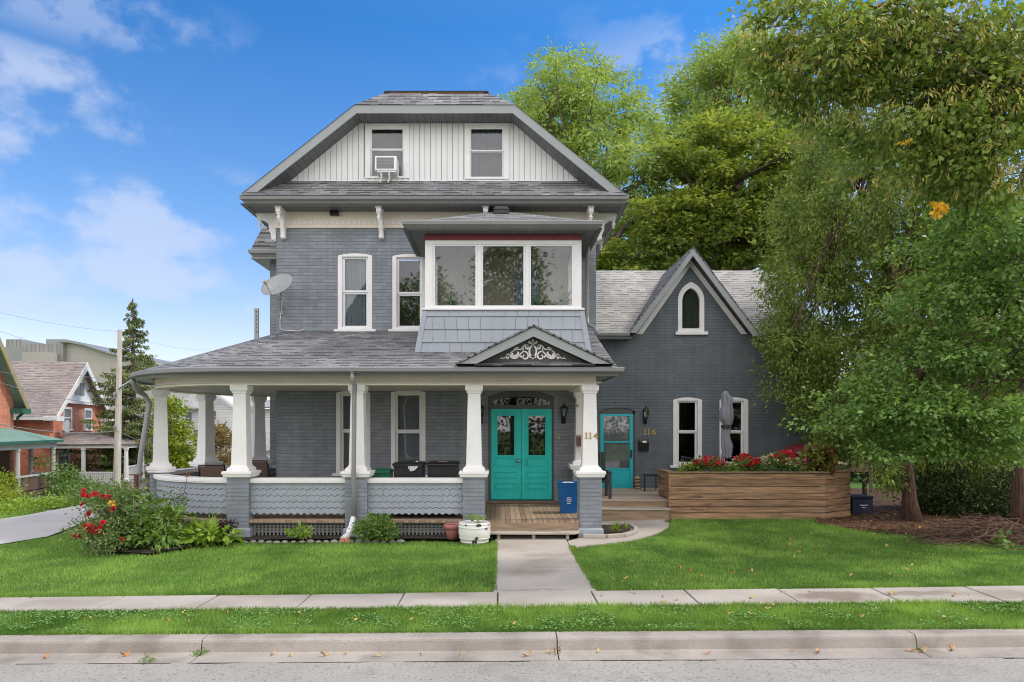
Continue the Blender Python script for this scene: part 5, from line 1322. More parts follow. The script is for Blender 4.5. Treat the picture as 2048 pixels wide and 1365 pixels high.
cedar(1832, d, 0, 0, 'leaning cedar with a bare reddish twin trunk standing in the leaf litter', [E(1830, 420, d, 110, 140, 1.3), E(1850, 620, d, 120, 120, 1.3), E(1800, 760, d, 90, 80, 1.1), E(1900, 780, d + .3, 100, 80, 1.1), E(1860, 880, d + .3, 60, 45, .9, .6), E(1770, 880, d + 1, 50, 60, .7, .6), E(1772, 945, d - .6, 34, 36, .35, .9)],
      1300, [(X(1834, 15.6), 15.6, -.02), (X(1826, 15.7), 15.7, .5), (X(1814, 15.8), 15.85, 1.9), (X(1805, 16), 16.1, 3.6), (X(1830, d), d, 7.5)], [.14, .09, .078, .07, .03], seed=4)
tt = bpy.data.objects['cedar_tree.001']
trunk(tt, [(X(1812, 15.9), 16.0, -.02), (X(1812, 16), 16.0, .8), (X(1816, 16), 16.05, 2.0), (X(1850, 16.2), 16.2, 4)], [.085, .06, .055, .04], M_BARKR, 'trunk')
d = 17.5
cedar(1925, d, 0, 0, 'cedar with a straight brown trunk between the leaning cedar and the frame edge', [E(1930, 500, d, 110, 150, 1.4), E(1960, 720, d, 110, 110, 1.4), E(1990, 880, d, 80, 60, 1.0, .7), E(1910, 930, d + .3, 90, 45, .8, .7), E(1960, 980, d - .2, 70, 40, .8, .6)],
      1200, [(X(1920, 17.5), 17.5, -.05), (X(1916, 17.5), 17.5, 1.5), (X(1920, 17.5), 17.5, 3.6), (X(1930, d), d, 8)], [.17, .15, .12, .04], seed=6)
d = 13.8
cedar(2045, d, 0, 0, 'nearest cedar, its trunk cut by the right edge of the picture', [E(2050, 480, d, 90, 150, 1.2), E(2060, 700, d, 90, 110, 1.0), E(2020, 860, d, 60, 50, .8, .6)],
      650, [(X(2038, d), d, -.05), (X(2036, d), d, 1.2), (X(2044, d), d, 4), (X(2060, d), d, 8)], [.15, .115, .10, .04], seed=7)

# broad-leaved tree reaching in from the right, in front of the cedars
t = thing('mulberry_tree', 'broad-leaved tree with glossy green leaves reaching in low from the right', 'tree', (9.6, 11.6, 0))
dm = 12.0
el5 = [E(1960, 460, dm - .6, 130, 55, .9), E(2010, 560, dm, 140, 80, 1.1), E(1900, 600, dm, 110, 60, .9, .8), E(1990, 700, dm, 150, 80, 1.2), E(1850, 720, dm + .2, 120, 55, .9, .9), E(1760, 800, dm + .4, 130, 50, .8), E(1880, 820, dm, 140, 55, 1.0), E(1700, 850, dm + .6, 80, 30, .6, .7), E(2010, 830, dm - .4, 100, 60, .9), E(1790, 880, dm + .3, 90, 32, .6, .8), E(1820, 510, dm, 70, 25, .6, .5), E(1790, 620, dm, 60, 22, .5, .5), E(1900, 885, dm, 110, 36, .8, .8), E(1770, 905, dm + .3, 60, 22, .5, .6), E(2010, 900, dm - .2, 70, 36, .7, .7), E(1640, 845, dm + .6, 45, 20, .5, .5)]
f, c = foliage('crown', el5, 1900, 20, .22, .092, .66, L_MUL, t, droop=.25, shell=.3, flat=.4, upn=.9, tv=.3, gap=(1.6, 2.4, -.2))
trunk(t, [(9.9, 11.4, -.05), (9.8, 11.5, 1.5), (9.6, 11.6, 3.2), (9.3, 11.8, 6)], [.17, .14, .11, .04], M_BARK)
limbs(t, (9.8, 11.5, 1.8), (9.3, 11.8, 6), c, .05, M_BARK, 60, rt=.005, seed=12)
# linden overhead
t = thing('linden_tree', 'linden overhanging the top right corner, hung with pale dangling seed bracts', 'tree', (10.4, 10.4, 0))
dl_ = 10.6
el6 = [E(1560, 60, dl_, 90, 70, 1.0), E(1640, 130, dl_, 110, 90, 1.1), E(1540, 170, dl_ + .4, 50, 50, .7, .7), E(1760, 70, dl_, 130, 90, 1.2), E(1900, 90, dl_, 130, 100, 1.2), E(1830, 220, dl_, 140, 80, 1.1), E(1960, 260, dl_, 120, 90, 1.1), E(1760, 330, dl_ + .5, 90, 50, .8, .6), E(1900, 350, dl_ + .2, 130, 50, .9, .8), E(2020, 350, dl_ - .2, 80, 60, .8, .8), E(2030, 150, dl_, 90, 110, 1.1), E(1700, 210, dl_ + .3, 70, 50, .8, .7), E(1610, 240, dl_ + .4, 40, 45, .5, .4)]
f, c = foliage('crown', el6, 2500, 14, .21, .085, .85, L_LIN, t, droop=.55, shell=.2, flat=.7, upn=.3, tv=.3, gap=(1.3, 1.5, -.22))
f2, _ = foliage('seed_bract', el6, 1500, 6, .07, .10, .24, L_BRA, t, droop=1.6, shell=.35, flat=.6, tv=.3); f2['kind'] = 'stuff'
trunk(t, [(10.4, 10.2, -.05), (10.4, 10.2, 3), (10.2, 10.3, 7), (9.8, 10.4, 9)], [.28, .22, .18, .08], M_BARK)
trunk(t, [(10.3, 10.2, 8.4), (8.5, 10.2, 8.95), (6.9, 10.3, 8.85), (5.6, 10.5, 8.5), (4.6, 10.6, 8.1)], [.13, .10, .06, .03, .015], M_BARK, 'limb')
limbs(t, (10.3, 10.2, 5), (6.2, 10.4, 8.6), c, .04, M_BARK, 70, rt=.004, seed=22)
foliage('yellow_leaf_cluster', [(X(1877, 10.3), 10.3, Z(415, 10.3), .07, .05, .10)], 14, 5, .03, .10, .7, leafmat('autumn_yellow_leaf', (.65, .38, .02), (.85, .60, .06), .4), bpy.data.objects['linden_tree'], droop=.6)
foliage('yellow_leaf_cluster', [(X(1808, 9.9), 9.9, Z(282, 9.9), .10, .05, .04)], 6, 3, .03, .055, .5, MATS['autumn_yellow_leaf'], bpy.data.objects['linden_tree'], droop=.6)
# a hedge of undergrowth closing the view below the cedars
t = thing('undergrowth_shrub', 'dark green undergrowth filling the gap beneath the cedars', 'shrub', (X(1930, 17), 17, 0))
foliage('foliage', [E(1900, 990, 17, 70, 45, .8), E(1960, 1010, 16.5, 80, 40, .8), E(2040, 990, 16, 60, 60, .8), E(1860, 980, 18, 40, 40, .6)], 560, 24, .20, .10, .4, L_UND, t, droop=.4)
t = thing('background_hedge', 'row of green bushes far behind the cedars', 'hedge', (X(1900, 27), 27, 0))
foliage('foliage', [E(1780, 930, 27, 60, 50, 1), E(1860, 900, 28, 80, 70, 1), E(1950, 890, 28, 80, 80, 1), E(2040, 880, 28, 80, 90, 1), E(1720, 900, 30, 60, 60, 1), E(1650, 860, 32, 80, 80, 1), E(1700, 740, 33, 100, 110, 1), E(1850, 740, 33, 120, 110, 1), E(2000, 740, 33, 120, 110, 1)], 1300, 22, .4, .22, .7, L_UND, t)
# brush pile
t = thing('brush_pile', 'heap of cut brown twigs at the right edge of the lawn', 'brush pile', (X(1960, 12.8), 12.8, 0))
rnd = random.Random(3); mb = MB()
for i in range(520):
    cx, cy = rnd.gauss(X(1975, 12.7), .55), rnd.gauss(12.75, .35); h = max(.03, .48 * math.exp(-((cx - X(1985, 12.7)) / .75) ** 2)) * rnd.random()
    q = rnd.uniform(0, PI); L = rnd.uniform(.25, .8); dz = rnd.uniform(-.25, .3) * L
    mb.tube([(cx - math.cos(q) * L / 2, cy - math.sin(q) * L / 2, max(.02, h - dz / 2)), (cx + rnd.uniform(-.05, .05), cy + rnd.uniform(-.05, .05), h + rnd.uniform(.0, .08)), (cx + math.cos(q) * L / 2, cy + math.sin(q) * L / 2, max(.02, h + dz / 2))], rnd.uniform(.003, .009), 4, cap=False)
mb.build('twigs', PM('dry_twig', (.17, .10, .07), .85, .3, 8, .1), t)['kind'] = 'stuff'
litter = inp = None
n_ = 5200; lx = rng.uniform(6.8, 14, n_); ly = rng.uniform(11.6, 17.5, n_); k = inpoly(lx, ly, BED_T); lx, ly = lx[k], ly[k]; n_ = len(lx)
Cl = np.stack([lx, ly, np.vectorize(gz)(lx, ly) + .02 + rng.uniform(0, .015, n_)], 1); Dl = rng.normal(size=(n_, 3)); Dl[:, 2] *= .12
leafmesh('leaf_litter', Cl, Dl, .065, .6, leafmat('dead_leaf', (.06, .03, .018), (.34, .18, .07), .1, accent=(.6, .42, .1)), None, nrm=np.tile(np.array([0, 0, 1.6]), (n_, 1)))['kind'] = 'stuff'
t = thing('weed_seedling', 'small broad-leaved seedling in front of the brush pile', 'plant', (X(2010, 12.1), 12.1, 0))
foliage('foliage', [(X(2008, 12.1), 12.1, .14, .16, .1, .10)], 14, 6, .06, .11, .8, L_MUL, t, droop=.1, upn=1)

# ------------------------------------------------------------------ lawns
gzv = np.vectorize(gz)
def grass(name, poly, n, h, w, holes=(), label=None, tint=(.5, .2), clover=0):
    xs = [p[0] for p in poly]; ys = [p[1] for p in poly]
    x = rng.uniform(min(xs), max(xs), n); y = rng.uniform(min(ys), max(ys), n); k = inpoly(x, y, poly)
    for hpoly in holes: k &= ~inpoly(x, y, hpoly)
    x, y = x[k], y[k]; n = len(x)
    # look-up of the ground height on a coarse grid
    z = gzv(x, y) + .0
    patch = np.array([noise.noise(Vector((a * .9, b * .9, 0))) + .6 * noise.noise(Vector((a * 3.1, b * 3.1, 5))) for a, b in zip(x, y)])
    hh = h * rng.uniform(.5, 1.2, n) * (1 + .5 * patch); q = rng.uniform(0, 2 * PI, n); lean = rng.uniform(.1, .7, n) * hh
    ww = w * rng.uniform(.6, 1.3, n); P = np.empty((n, 3, 3)); sx, sy = np.cos(q), np.sin(q)
    P[:, 0] = np.stack([x - sx * ww, y - sy * ww, z - .012], 1); P[:, 1] = np.stack([x + sx * ww, y + sy * ww, z - .012], 1)
    q2 = rng.uniform(0, 2 * PI, n); P[:, 2] = np.stack([x + np.cos(q2) * lean, y + np.sin(q2) * lean, z + hh], 1)
    me = bpy.data.meshes.new(name); me.vertices.add(3 * n); me.loops.add(3 * n); me.polygons.add(n)
    me.vertices.foreach_set('co', P.ravel()); me.loops.foreach_set('vertex_index', np.arange(3 * n)); me.polygons.foreach_set('loop_start', np.arange(0, 3 * n, 3)); me.update(); me.validate()
    tv = np.clip(tint[0] + tint[1] * rng.normal(size=n) + np.where(True, .6, 0) * patch, 0, 1); at = me.attributes.new('tint', 'FLOAT', 'FACE'); at.data.foreach_set('value', tv.astype(np.float32))
    me.materials.append(L_GRASS); o = bpy.data.objects.new(name, me); COL.objects.link(o); o['kind'] = 'stuff'
    if clover:
        m = clover; cx = rng.uniform(min(xs), max(xs), m); cy = rng.uniform(min(ys), max(ys), m)
        pt = np.array([noise.noise(Vector((a * 2.3, b * 2.3, 9))) for a, b in zip(cx, cy)]); k = inpoly(cx, cy, poly) & (pt > .0)
        for hpoly in holes: k &= ~inpoly(cx, cy, hpoly)
        cx, cy = cx[k], cy[k]; m = len(cx)
        if m:
            C = np.stack([cx, cy, gzv(cx, cy) + h * rng.uniform(.5, 1.0, m)], 1); D = rng.normal(size=(m, 3)); D[:, 2] = np.abs(D[:, 2]) * .15
            c_ = leafmesh('clover', C, D, .028, .9, L_CLOV, None, nrm=np.tile(np.array([0, 0, 2.0]), (m, 1))); c_['kind'] = 'stuff'
    return o
L_CLOV = leafmat('clover_leaf', (.11, .24, .05), (.27, .46, .13), .3)
lawnL = [(-13, 9.05), (-.12, 9.05), (-.10, 10), (-.10, 12.9), (-.2, 13.15), (-9, 13.5), (-13, 13.5)]
lawnL = [(-14, 9.04), (-.11, 9.04), (-.10, 12.7), (-.3, 12.98), (-1.6, 13.02), (-3.5, 13.02), (-7.9, 14), (-8.8, 15.4), (-9.1, 15.4), (-9.0, 13.9), (-9.3, 13.1), (-10.2, 12.6), (-12, 12.3), (-16, 12.1), (-16, 9.04)]
lawnR = [(1.28, 9.04), (14, 9.04), (14, 12), (9, 15), (7.2, 15.72), (3.9, 15.7), (3.74, 15.2), (3.62, 14.75), (3.27, 14.1), (2.92, 13.55), (2.47, 13.03), (2.0, 12.74), (1.55, 12.5), (1.28, 12.3)]
verge = [(-8, 7.28), (8, 7.28), (8, 8.25), (-8, 8.25)]
grass('lawn_grass', lawnL, 190000, .040, .0042, [BED_L], clover=5000)
grass('lawn_grass_right', lawnR, 170000, .040, .0042, [BED_T], tint=(.42, .2), clover=5000); bpy.data.objects['lawn_grass_right'].name = 'lawn_grass.001'
grass('verge_grass', verge, 110000, .036, .0036, clover=16000)
# ragged edges where the turf meets the pavement and path
for nm3, poly in (('edge_grass', [(-9, 9.0), (-.1, 9.0), (-.1, 9.12), (-9, 9.12)]), ('edge_grass', [(1.26, 9.0), (9, 9.0), (9, 9.12), (1.26, 9.12)]), ('edge_grass', [(-8, 7.25), (8, 7.25), (8, 7.32), (-8, 7.32)]), ('edge_grass', [(-8, 8.20), (8, 8.20), (8, 8.27), (-8, 8.27)]), ('edge_grass', [(1.22, 9.1), (1.34, 9.1), (1.34, 12.4), (1.22, 12.4)]), ('edge_grass', [(-.15, 9.1), (-.05, 9.1), (-.05, 13), (-.15, 13)])):
    a = (poly[1][0] - poly[0][0]) * (poly[2][1] - poly[0][1]); grass(nm3, poly, int(abs(a) * 9000), .06, .005, tint=(.35, .2))
yb_ = [(-28, 16.3), (-13.5, 16.5), (-12.8, 17.4), (-13.2, 19), (-14.6, 24), (-15, 27), (-28, 27)]
grass('yard_grass', yb_, 26000, .16, .014, tint=(.8, .2))

# fallen leaves
fm = MB(); 
def leafshape(s, kind=0):
    mb = MB(); n = 14; pts = []
    for i in range(n):
        q = 2 * PI * i / n; r = s * (.55 + .28 * math.cos(2 * q) + (.16 if kind and i % 2 else 0)); pts.append((r * math.cos(q), r * math.sin(q) * .7, .012 + .018 * math.sin(q * 2 + 1) * s / .05 + .01 * math.cos(q)))
    pts.append((0, 0, .006)); mb.add(pts, [(i, (i + 1) % n, n) for i in range(n)]); return mb
FLM = [PM('yellow_fallen_leaf', (.62, .42, .10), .6, .2, 40, .1), PM('tan_fallen_leaf', (.48, .30, .15), .7, .2, 40, .1), PM('orange_fallen_leaf', (.50, .20, .05), .6, .2, 40, .1)]
protos = []
for i in range(3):
    o = leafshape(.05, i % 2).build('fallen_leaf', FLM[i]); protos.append(o)
rnd = random.Random(31); used_ = set()
FL_ = []
for i in range(50): 
    x = rnd.uniform(1.5, 7.5); y = rnd.uniform(9.1, 13.6)
    if x < 3.4 and y > 12.2: y -= 3
    FL_.append((x, y, .04, 'on the right lawn', 'lawn'))
for i in range(12): FL_.append((rnd.uniform(1, 6.6), rnd.uniform(8.35, 8.95), .018, 'on the pavement', 'pavement'))
for i in range(16): FL_.append((rnd.uniform(-5, 6), rnd.uniform(7.35, 8.15), .035, 'on the verge', 'verge'))
for px in (100, 250, 545, 590, 648, 690, 760, 850, 925, 1063, 1100, 1200, 1335, 1410, 1585, 1633, 1830, 1850, 1910): FL_.append((X(px + rnd.uniform(-8, 8), 6.98), rnd.uniform(6.93, 7.03), -.128, 'in the gutter against the kerb', 'gutter'))
COLN = ['yellow', 'tan', 'orange']
for i, (x, y, dz, where, gname) in enumerate(FL_):
    k = rnd.choice((0, 0, 1, 1, 2)); o = protos[k]
    if k in used_: o = o.copy(); COL.objects.link(o)
    used_.add(k)
    o.location = (x, y, gz(x, y) + dz); o.rotation_euler = (rnd.uniform(-.3, .3), rnd.uniform(-.3, .3), rnd.uniform(0, 6.28)); s = rnd.uniform(.45, 1.15) * (1.1 if gname == 'gutter' else 1); o.scale = (s, s, s)
    o['label'] = f'small {COLN[k]} fallen leaf {where}'; o['category'] = 'leaf'; o['group'] = f'{COLN[k]} fallen leaves {where}'

# ------------------------------------------------------------------ things on and around the house
# satellite dish on the corner
t = thing('satellite_dish', 'grey satellite dish on the upper left corner of the main brick wall', 'satellite dish', (HX0, W - .02, Z(620, W)))
dc = Vector((X(553, 15.9), 15.9, Z(569, 15.9))); mb = MB()
axis = Vector((-.34, -.76, .55)).normalized(); u_ = axis.cross(Vector((0, 0, 1))).normalized(); v_ = u_.cross(axis)
tw_ = 0; u2 = u_ * math.cos(tw_) + v_ * math.sin(tw_); v2 = v_ * math.cos(tw_) - u_ * math.sin(tw_)
rings_ = 7; seg = 30; b0_ = len(mb.v)
for j in range(rings_ + 1):
    r = j / rings_
    for k in range(seg):
        q = 2 * PI * k / seg; mb.v.append(tuple(dc + u2 * (.43 * r * math.cos(q)) + v2 * (.33 * r * math.sin(q)) + axis * (.075 * (r * r - 1))))
for j in range(rings_):
    for k in range(seg): mb.f.append((j * seg + k, j * seg + (k + 1) % seg, (j + 1) * seg + (k + 1) % seg, (j + 1) * seg + k)); mb.uv.append(None)
mb.build('reflector', PM('dish_grey', (.32, .33, .33), .45, .04, 3, 0), t, smooth=True, solid=.008)
ft = dc + axis * .34 - v2 * .22; mb = MB(); mb.tube([dc - v2 * .31, ft], .014, 6); mb.tube([ft, ft - axis * .10], [.035, .045], 10); mb.build('feed_arm', PM('dish_arm', (.40, .36, .30), .5, .05, 3, 0), t)
mb = MB(); mb.tube([dc - axis * .08, dc - axis * .18 + Vector((0, .05, -.15)), (X(561, W - .1), W - .14, Z(598, W)), (X(562, W), W - .05, Z(622, W))], .025, 8); mb.obox((X(562, W), W - .02, Z(622, W)), .07, .012, .10); mb.build('mounting_bracket', M_TRIM, t)
mb = MB(); cx_ = X(564, W); mb.tube([tuple(ft), (cx_ + .03, W - .16, Z(597, W)), (cx_ + .08, W - .10, Z(600, W)), (cx_ + .0, W - .06, Z(604, W)), (cx_ - .0, W - .03, Z(620, W)), (cx_ - .04, W - .02, Z(640, W)), (cx_ - .04, W - .02, Z(656, W)), (cx_ + .02, W - .03, Z(661, W)), (cx_ + .45, W - .12, Z(664, W)), (cx_ + .55, W - .12, Z(660, W))], .008, 6); mb.build('cable', M_WHITE2, t, smooth=True)
# air conditioner
ay = W - .38; t = thing('air_conditioner', 'white window air conditioner on two struts in the left attic window', 'air conditioner', (X(771, W), W - .03, Z(344, W)))
ax0, ax1, az0, az1 = X(749.5, ay), X(793, ay), Z(341, ay), Z(312, ay)
mb = MB(); mb.box(ax0, ax1, ay, W + .1, az0, az1); o = mb.build('casing', M_WHITE2, t, bevel=.012)
mb = MB(); mb.box(ax0 + .04, ax1 - .06, ay - .004, ay, az0 + .04, az1 - .04)
mb.build('grille', stripemat('ac_grille', (.36, .36, .36), (.12, .12, .12), .018, .008, 'Z'), o)
mb = MB(); mb.box(ax0 + .05, ax1 - .02, ay + .02, W, az0 - .035, az0); mb.build('tray', M_WHITE2, t)
for px in (763, 779):
    mb = MB(); mb.tube([(X(px - 2, ay), ay - .03, az0 - .02 + .04), (X(px, ay + .05), ay + .06, az0 - .14), (X(px + 1, W), W - .28, Z(365, W - .28))], .018, 6); mb.build('strut', M_WHITE2, t)
# wall lanterns
def lantern(x, y, z, label):
    t = thing('wall_lantern', label, 'lantern', (x, y, z), 'black wall lanterns beside the doors')
    mb = MB(); mb.obox((x, y - .012, z - .16), .055, .012, .10); mb.tube([(x, y - .02, z - .20), (x, y - .08, z - .24), (x, y - .13, z - .19), (x, y - .13, z - .12)], .012, 6); mb.lathe(x, y - .02, [(.03, z - .26), (.05, z - .2), (.03, z - .12)], 10)
    mb.build('bracket', M_BLACK, t)
    mb = MB(); yy = y - .13
    mb.lathe(x, yy, [(.03, z - .13), (.05, z - .11), (.055, z - .09)], 6); mb.lathe(x, yy, [(.095, z + .10), (.085, z + .125), (.045, z + .165), (.02, z + .18), (.02, z + .20), (.008, z + .22), (.004, z + .26)], 6)
    for k in range(6):
        q = 2 * PI * k / 6; mb.tube([(x + .052 * math.cos(q), yy + .052 * math.sin(q), z - .09), (x + .085 * math.cos(q), yy + .085 * math.sin(q), z + .105)], .006, 4)
    mb.build('cage', M_BLACK, t)
    mb = MB(); mb.lathe(x, yy, [(.046, z - .088), (.078, z + .10)], 6); mb.build('glass', glassmat('lantern_glass' + str(len(bpy.data.materials)), (.8, .8, .78), .25), t)
    return t
lantern(X(1127, W), W, Z(826, W), 'black wall lantern right of the turquoise double doors')
lantern(X(961, W), W, Z(826, W), 'black wall lantern left of the double doors, half behind a porch column')
lantern(X(1290, V), V, Z(829, V), 'black wall lantern right of the turquoise storm door')
# house numbers, letter boxes, door bell
def numbers(s, x, y, z, h, gap, label, mat, name='house_number', sx=1.12):
    t = thing(name, label, 'house number', (x, y, z)); cx = x
    for ch in s:
        cu = bpy.data.curves.new('digit', 'FONT'); cu.body = ch; cu.size = h * 1.38; cu.extrude = .006; cu.bevel_depth = .002; cu.offset = .002
        o = bpy.data.objects.new('digit', cu); COL.objects.link(o); dg = bpy.context.evaluated_depsgraph_get(); me = bpy.data.meshes.new_from_object(o.evaluated_get(dg)); bpy.data.objects.remove(o)
        me.transform(Matrix.Translation((cx - x, 0, 0)) @ Matrix.Rotation(PI / 2, 4, 'X') @ Matrix.Scale(sx, 4, (1, 0, 0)))
        if ch == '1':       # a one with slab serifs, as in the photograph
            q1 = MB(); s_ = h * .5; w1 = h * .085
            q1.box(-w1 + s_ * .5, w1 + s_ * .5, -.008, .0, 0, h); q1.box(s_ * .5 - w1 * 2.6, s_ * .5 + w1 * 2.6, -.0085, .0, 0, h * .10); q1.prism([(s_ * .5 - w1 * 2.4, h * .76), (s_ * .5 - w1 * 2.4, h * .86), (s_ * .5 - w1, h), (s_ * .5 - w1, h * .84)], -.008, .0)
            me = bpy.data.meshes.new('digit'); me.from_pydata(q1.v, [], q1.f); me.transform(Matrix.Translation((cx - x - .01, 0, 0)))
        me.materials.clear(); me.materials.append(mat); m = bpy.data.objects.new('digit', me); COL.objects.link(m); m.parent = t; cx += gap
    return t
yc4 = YC - .152
numbers('114', X(1170.5, yc4), yc4 + .004, Z(878, yc4), .125, .078, 'brass digits 114 on the right front porch column', M_BRONZE)
numbers('116', X(1287.5, V), V - .012, Z(870, V), .17, .105, 'brass digits 116 on the slate wall above the black letter box', M_BRONZE)
t = thing('letter_box', 'black letter box with a pale oval plate beside the storm door', 'letter box', (X(1286, V), V, Z(903, V)))
mb = MB(); a, b, c, d_ = X(1277, V), X(1296, V), Z(903, V), Z(878, V); mb.prism([(V, c), (V - .10, c + .02), (V - .12, d_ - .08), (V - .06, d_), (V, d_)], a, b, 'yz'); mb.build('box', M_BLACK, t, bevel=.006)
mb = MB(); q_ = [(X(1287, V) + .065 * math.cos(i * PI / 8), Z(884, V) + .032 * math.sin(i * PI / 8)) for i in range(16)]; mb.prism(q_, V - .135, V - .11); mb.build('name_plate', M_WHITE, t)
t = thing('letter_box', 'reddish brown metal letter box with a newspaper hook, behind the right porch column', 'letter box', (X(1160, 15.9), 15.9, Z(893, 15.9)))
mb = MB(); a, b, c, d_ = X(1153.5, 15.9), X(1172, 15.9), Z(893, 15.9), Z(871, 15.9); mb.prism([(15.98, c), (15.86, c), (15.86, d_ - .05), (15.98, d_)], a, b, 'yz'); mb.build('box', PM('copper_brown_metal', (.16, .06, .05), .4, .15, 8, .05), t, bevel=.006)
mb = MB(); mb.tube([(a + .03, 15.9, c), (a + .02, 15.88, c - .08), (a + .06, 15.86, c - .14), (a + .13, 15.86, c - .12)], .006, 5); mb.build('hook', M_STEEL, t)
t = thing('door_bell', 'small brass door bell on the porch wall right of the doors', 'door bell', (X(1118.5, W), W, Z(876, W)))
mb = MB(); mb.obox((X(1118.5, W), W - .008, Z(876, W)), .022, .008, .045); mb.build('plate', M_BRONZE, t, bevel=.003); mb = MB(); mb.tube([(X(1118.5, W), W - .016, Z(876, W)), (X(1118.5, W), W - .024, Z(876, W))], .010, 10); mb.build('button', M_WHITE2, t)
tag(recenter((lambda m: (m.tube([(X(1156, 15.85), 15.95, Z(812, 15.9)), (X(1156, 15.85), 15.93, Z(812, 15.9))], .035, 14), m.tube([(X(1156, 15.85), 15.93, Z(812, 15.9)), (X(1156, 15.85), 15.915, Z(812, 15.9))], .02, 12), m)[-1])(MB()).build('round_fitting', M_BRONZE), (X(1156, 15.85), 15.95, Z(812, 15.9))), 'small round brown fitting high on the rear porch column', 'fitting')

# bins on the porch
def bin_(name, label, x0, x1, y0, z0, z1, mat, lidmat, group=None, depth=.5, handle=True, cat='bin'):
    t = thing(name, label, cat, ((x0 + x1) / 2, y0 + depth / 2, z0), group); cx, cy = (x0 + x1) / 2, y0 + depth / 2; hw_ = (x1 - x0) / 2; hd = depth / 2
    mb = MB(); b = 0
    for (k, z) in ((.82, z0), (.93, z1 - .06), (.95, z1 - .06)):
        mb.v += [(cx + sx * hw_ * k, cy + sy * hd * k, z) for sx, sy in ((-1, -1), (1, -1), (1, 1), (-1, 1))]
    for r in range(2):
        for k in range(4): mb.f.append((r * 4 + k, r * 4 + (k + 1) % 4, r * 4 + 4 + (k + 1) % 4, r * 4 + 4 + k)); mb.uv.append(None)
    mb.f.append((3, 2, 1, 0)); mb.uv.append(None); mb.build('body', mat, t, bevel=.02)
    mb = MB(); mb.box(cx - hw_ * 1.0, cx + hw_ * 1.0, cy - hd * 1.05, cy + hd * 1.02, z1 - .07, z1 - .035); mb.frus(cx, cy, [(hw_ * .98, z1 - .035), (hw_ * .90, z1 - .008), (hw_ * .6, z1)]); mb.build('lid', lidmat, t, bevel=.012)
    if handle: mb = MB(); mb.tube([(cx - hw_ * .9, cy - hd * 1.08, z1 - .06), (cx + hw_ * .9, cy - hd * 1.08, z1 - .06)], .016, 8); mb.build('handle', lidmat, t)
    return t
bd = 14.0
M_BINB = PM('black_bin_plastic', (.018, .018, .02), .38, .1, 4, .02); M_BING = PM('green_bin_plastic', (.01, .13, .075), .35, .08, 4, .02)
def bz(py): return Z(py, bd)
bin_('wheeled_bin', 'black wheeled bin with a newspaper on its lid, left of the two behind the railing', X(784, bd), X(847.5, bd), bd, FL, bz(925), M_BINB, M_BINB, 'black wheeled bins on the porch', .6)
bin_('wheeled_bin', 'black wheeled bin with a red and white sticker, beside the right-hand porch column', X(852, bd), X(917, bd), bd, FL, bz(924), M_BINB, M_BINB, 'black wheeled bins on the porch', .6)
bin_('green_bin', 'low dark green compost bin behind the railing', X(742, bd), X(781, bd), bd, FL, bz(939), M_BING, M_BING, None, .45)
t = thing('newspaper', 'folded newspaper flyer drooping over the front edge of the black bin', 'newspaper', (X(828, 13.9), 13.95, bz(930)))
mb = MB(); a, b = X(816, bd), X(840, bd); mb.add([(a, bd - .05, bz(934)), (a + .14, bd - .1, bz(941)), (b, bd + .02, bz(930)), (b - .08, bd + .2, bz(922)), (a + .05, bd - .06, bz(943)), (a + .16, bd - .11, bz(938))], [(0, 1, 2, 3), (0, 4, 5, 1)]); mb.build('pages', stripemat('newsprint', (.62, .62, .62), (.25, .27, .32), .05, .012, 'X'), t, solid=.006)
tag(recenter(MB().obox((X(885, bd), bd + .10, bz(924.5) + .006), .09, .05, .003, rz=.3).build('sticker', PM('red_white_sticker', (.6, .25, .25), .5, .5, 60, 0)), (X(885, bd), bd + .1, bz(924.5))), 'red and white paper label lying on the right black bin', 'label')
# blue recycling box with its emblem
rd = 14.55; t = thing('recycling_box', 'blue recycling box with a white circle emblem beside the doors', 'recycling box', (X(1137, 14.8), 14.75, FL))
xc_, zt_ = X(1137, 14.7), Z(966, rd)
M_BLUE = PM('blue_plastic', (.008, .11, .34), .35, .06, 3, .02)
mb = MB(); rg = [(.165, FL), (.205, zt_ - .09), (.215, zt_ - .09), (.222, zt_ - .02), (.235, zt_ - .02), (.235, zt_), (.215, zt_), (.20, zt_ - .08), (.155, FL + .02)]
mb.frus(xc_, 14.78, rg); mb.build('tub', M_BLUE, t, bevel=.008)
mb = MB(); yq = 14.78 - .188; zc = Z(1000, 14.6)
for k in range(3):
    pts = [(xc_ + .045 * math.cos(q), zc + .045 * math.sin(q)) for q in [2 * PI * k / 3 + .25 + i * .15 for i in range(13)]]; ribbon(mb, pts, (.012, .012), yq - .006, yq + .002)
    q = 2 * PI * k / 3 + .1; mb.prism([(xc_ + .03 * math.cos(q), zc + .03 * math.sin(q)), (xc_ + .065 * math.cos(q), zc + .065 * math.sin(q)), (xc_ + .048 * math.cos(q - .35), zc + .048 * math.sin(q - .35))], yq - .006, yq + .002)
mb.prism([(xc_ + .016 * math.cos(i), zc + .016 * math.sin(i)) for i in (0, 1, 2, 3, 4, 5)], yq - .006, yq + .002); mb.box(xc_ - .04, xc_ + .04, yq - .004, yq + .004, zc - .085, zc - .075)
mb.build('emblem', M_WHITE, t)
mb = MB(); rnd = random.Random(5)
for i in range(7): mb.obox((xc_ + rnd.uniform(-.12, .1), 14.75 + rnd.uniform(-.1, .1), zt_ - .06 + rnd.uniform(0, .05)), .05, .03, .02, rnd.uniform(0, 3), rnd.uniform(-.6, .6))
tag(recenter(mb.build('paper_scraps', M_WHITE2), (xc_, 14.75, zt_ - .1)), 'crumpled white paper inside the blue recycling box', 'paper')
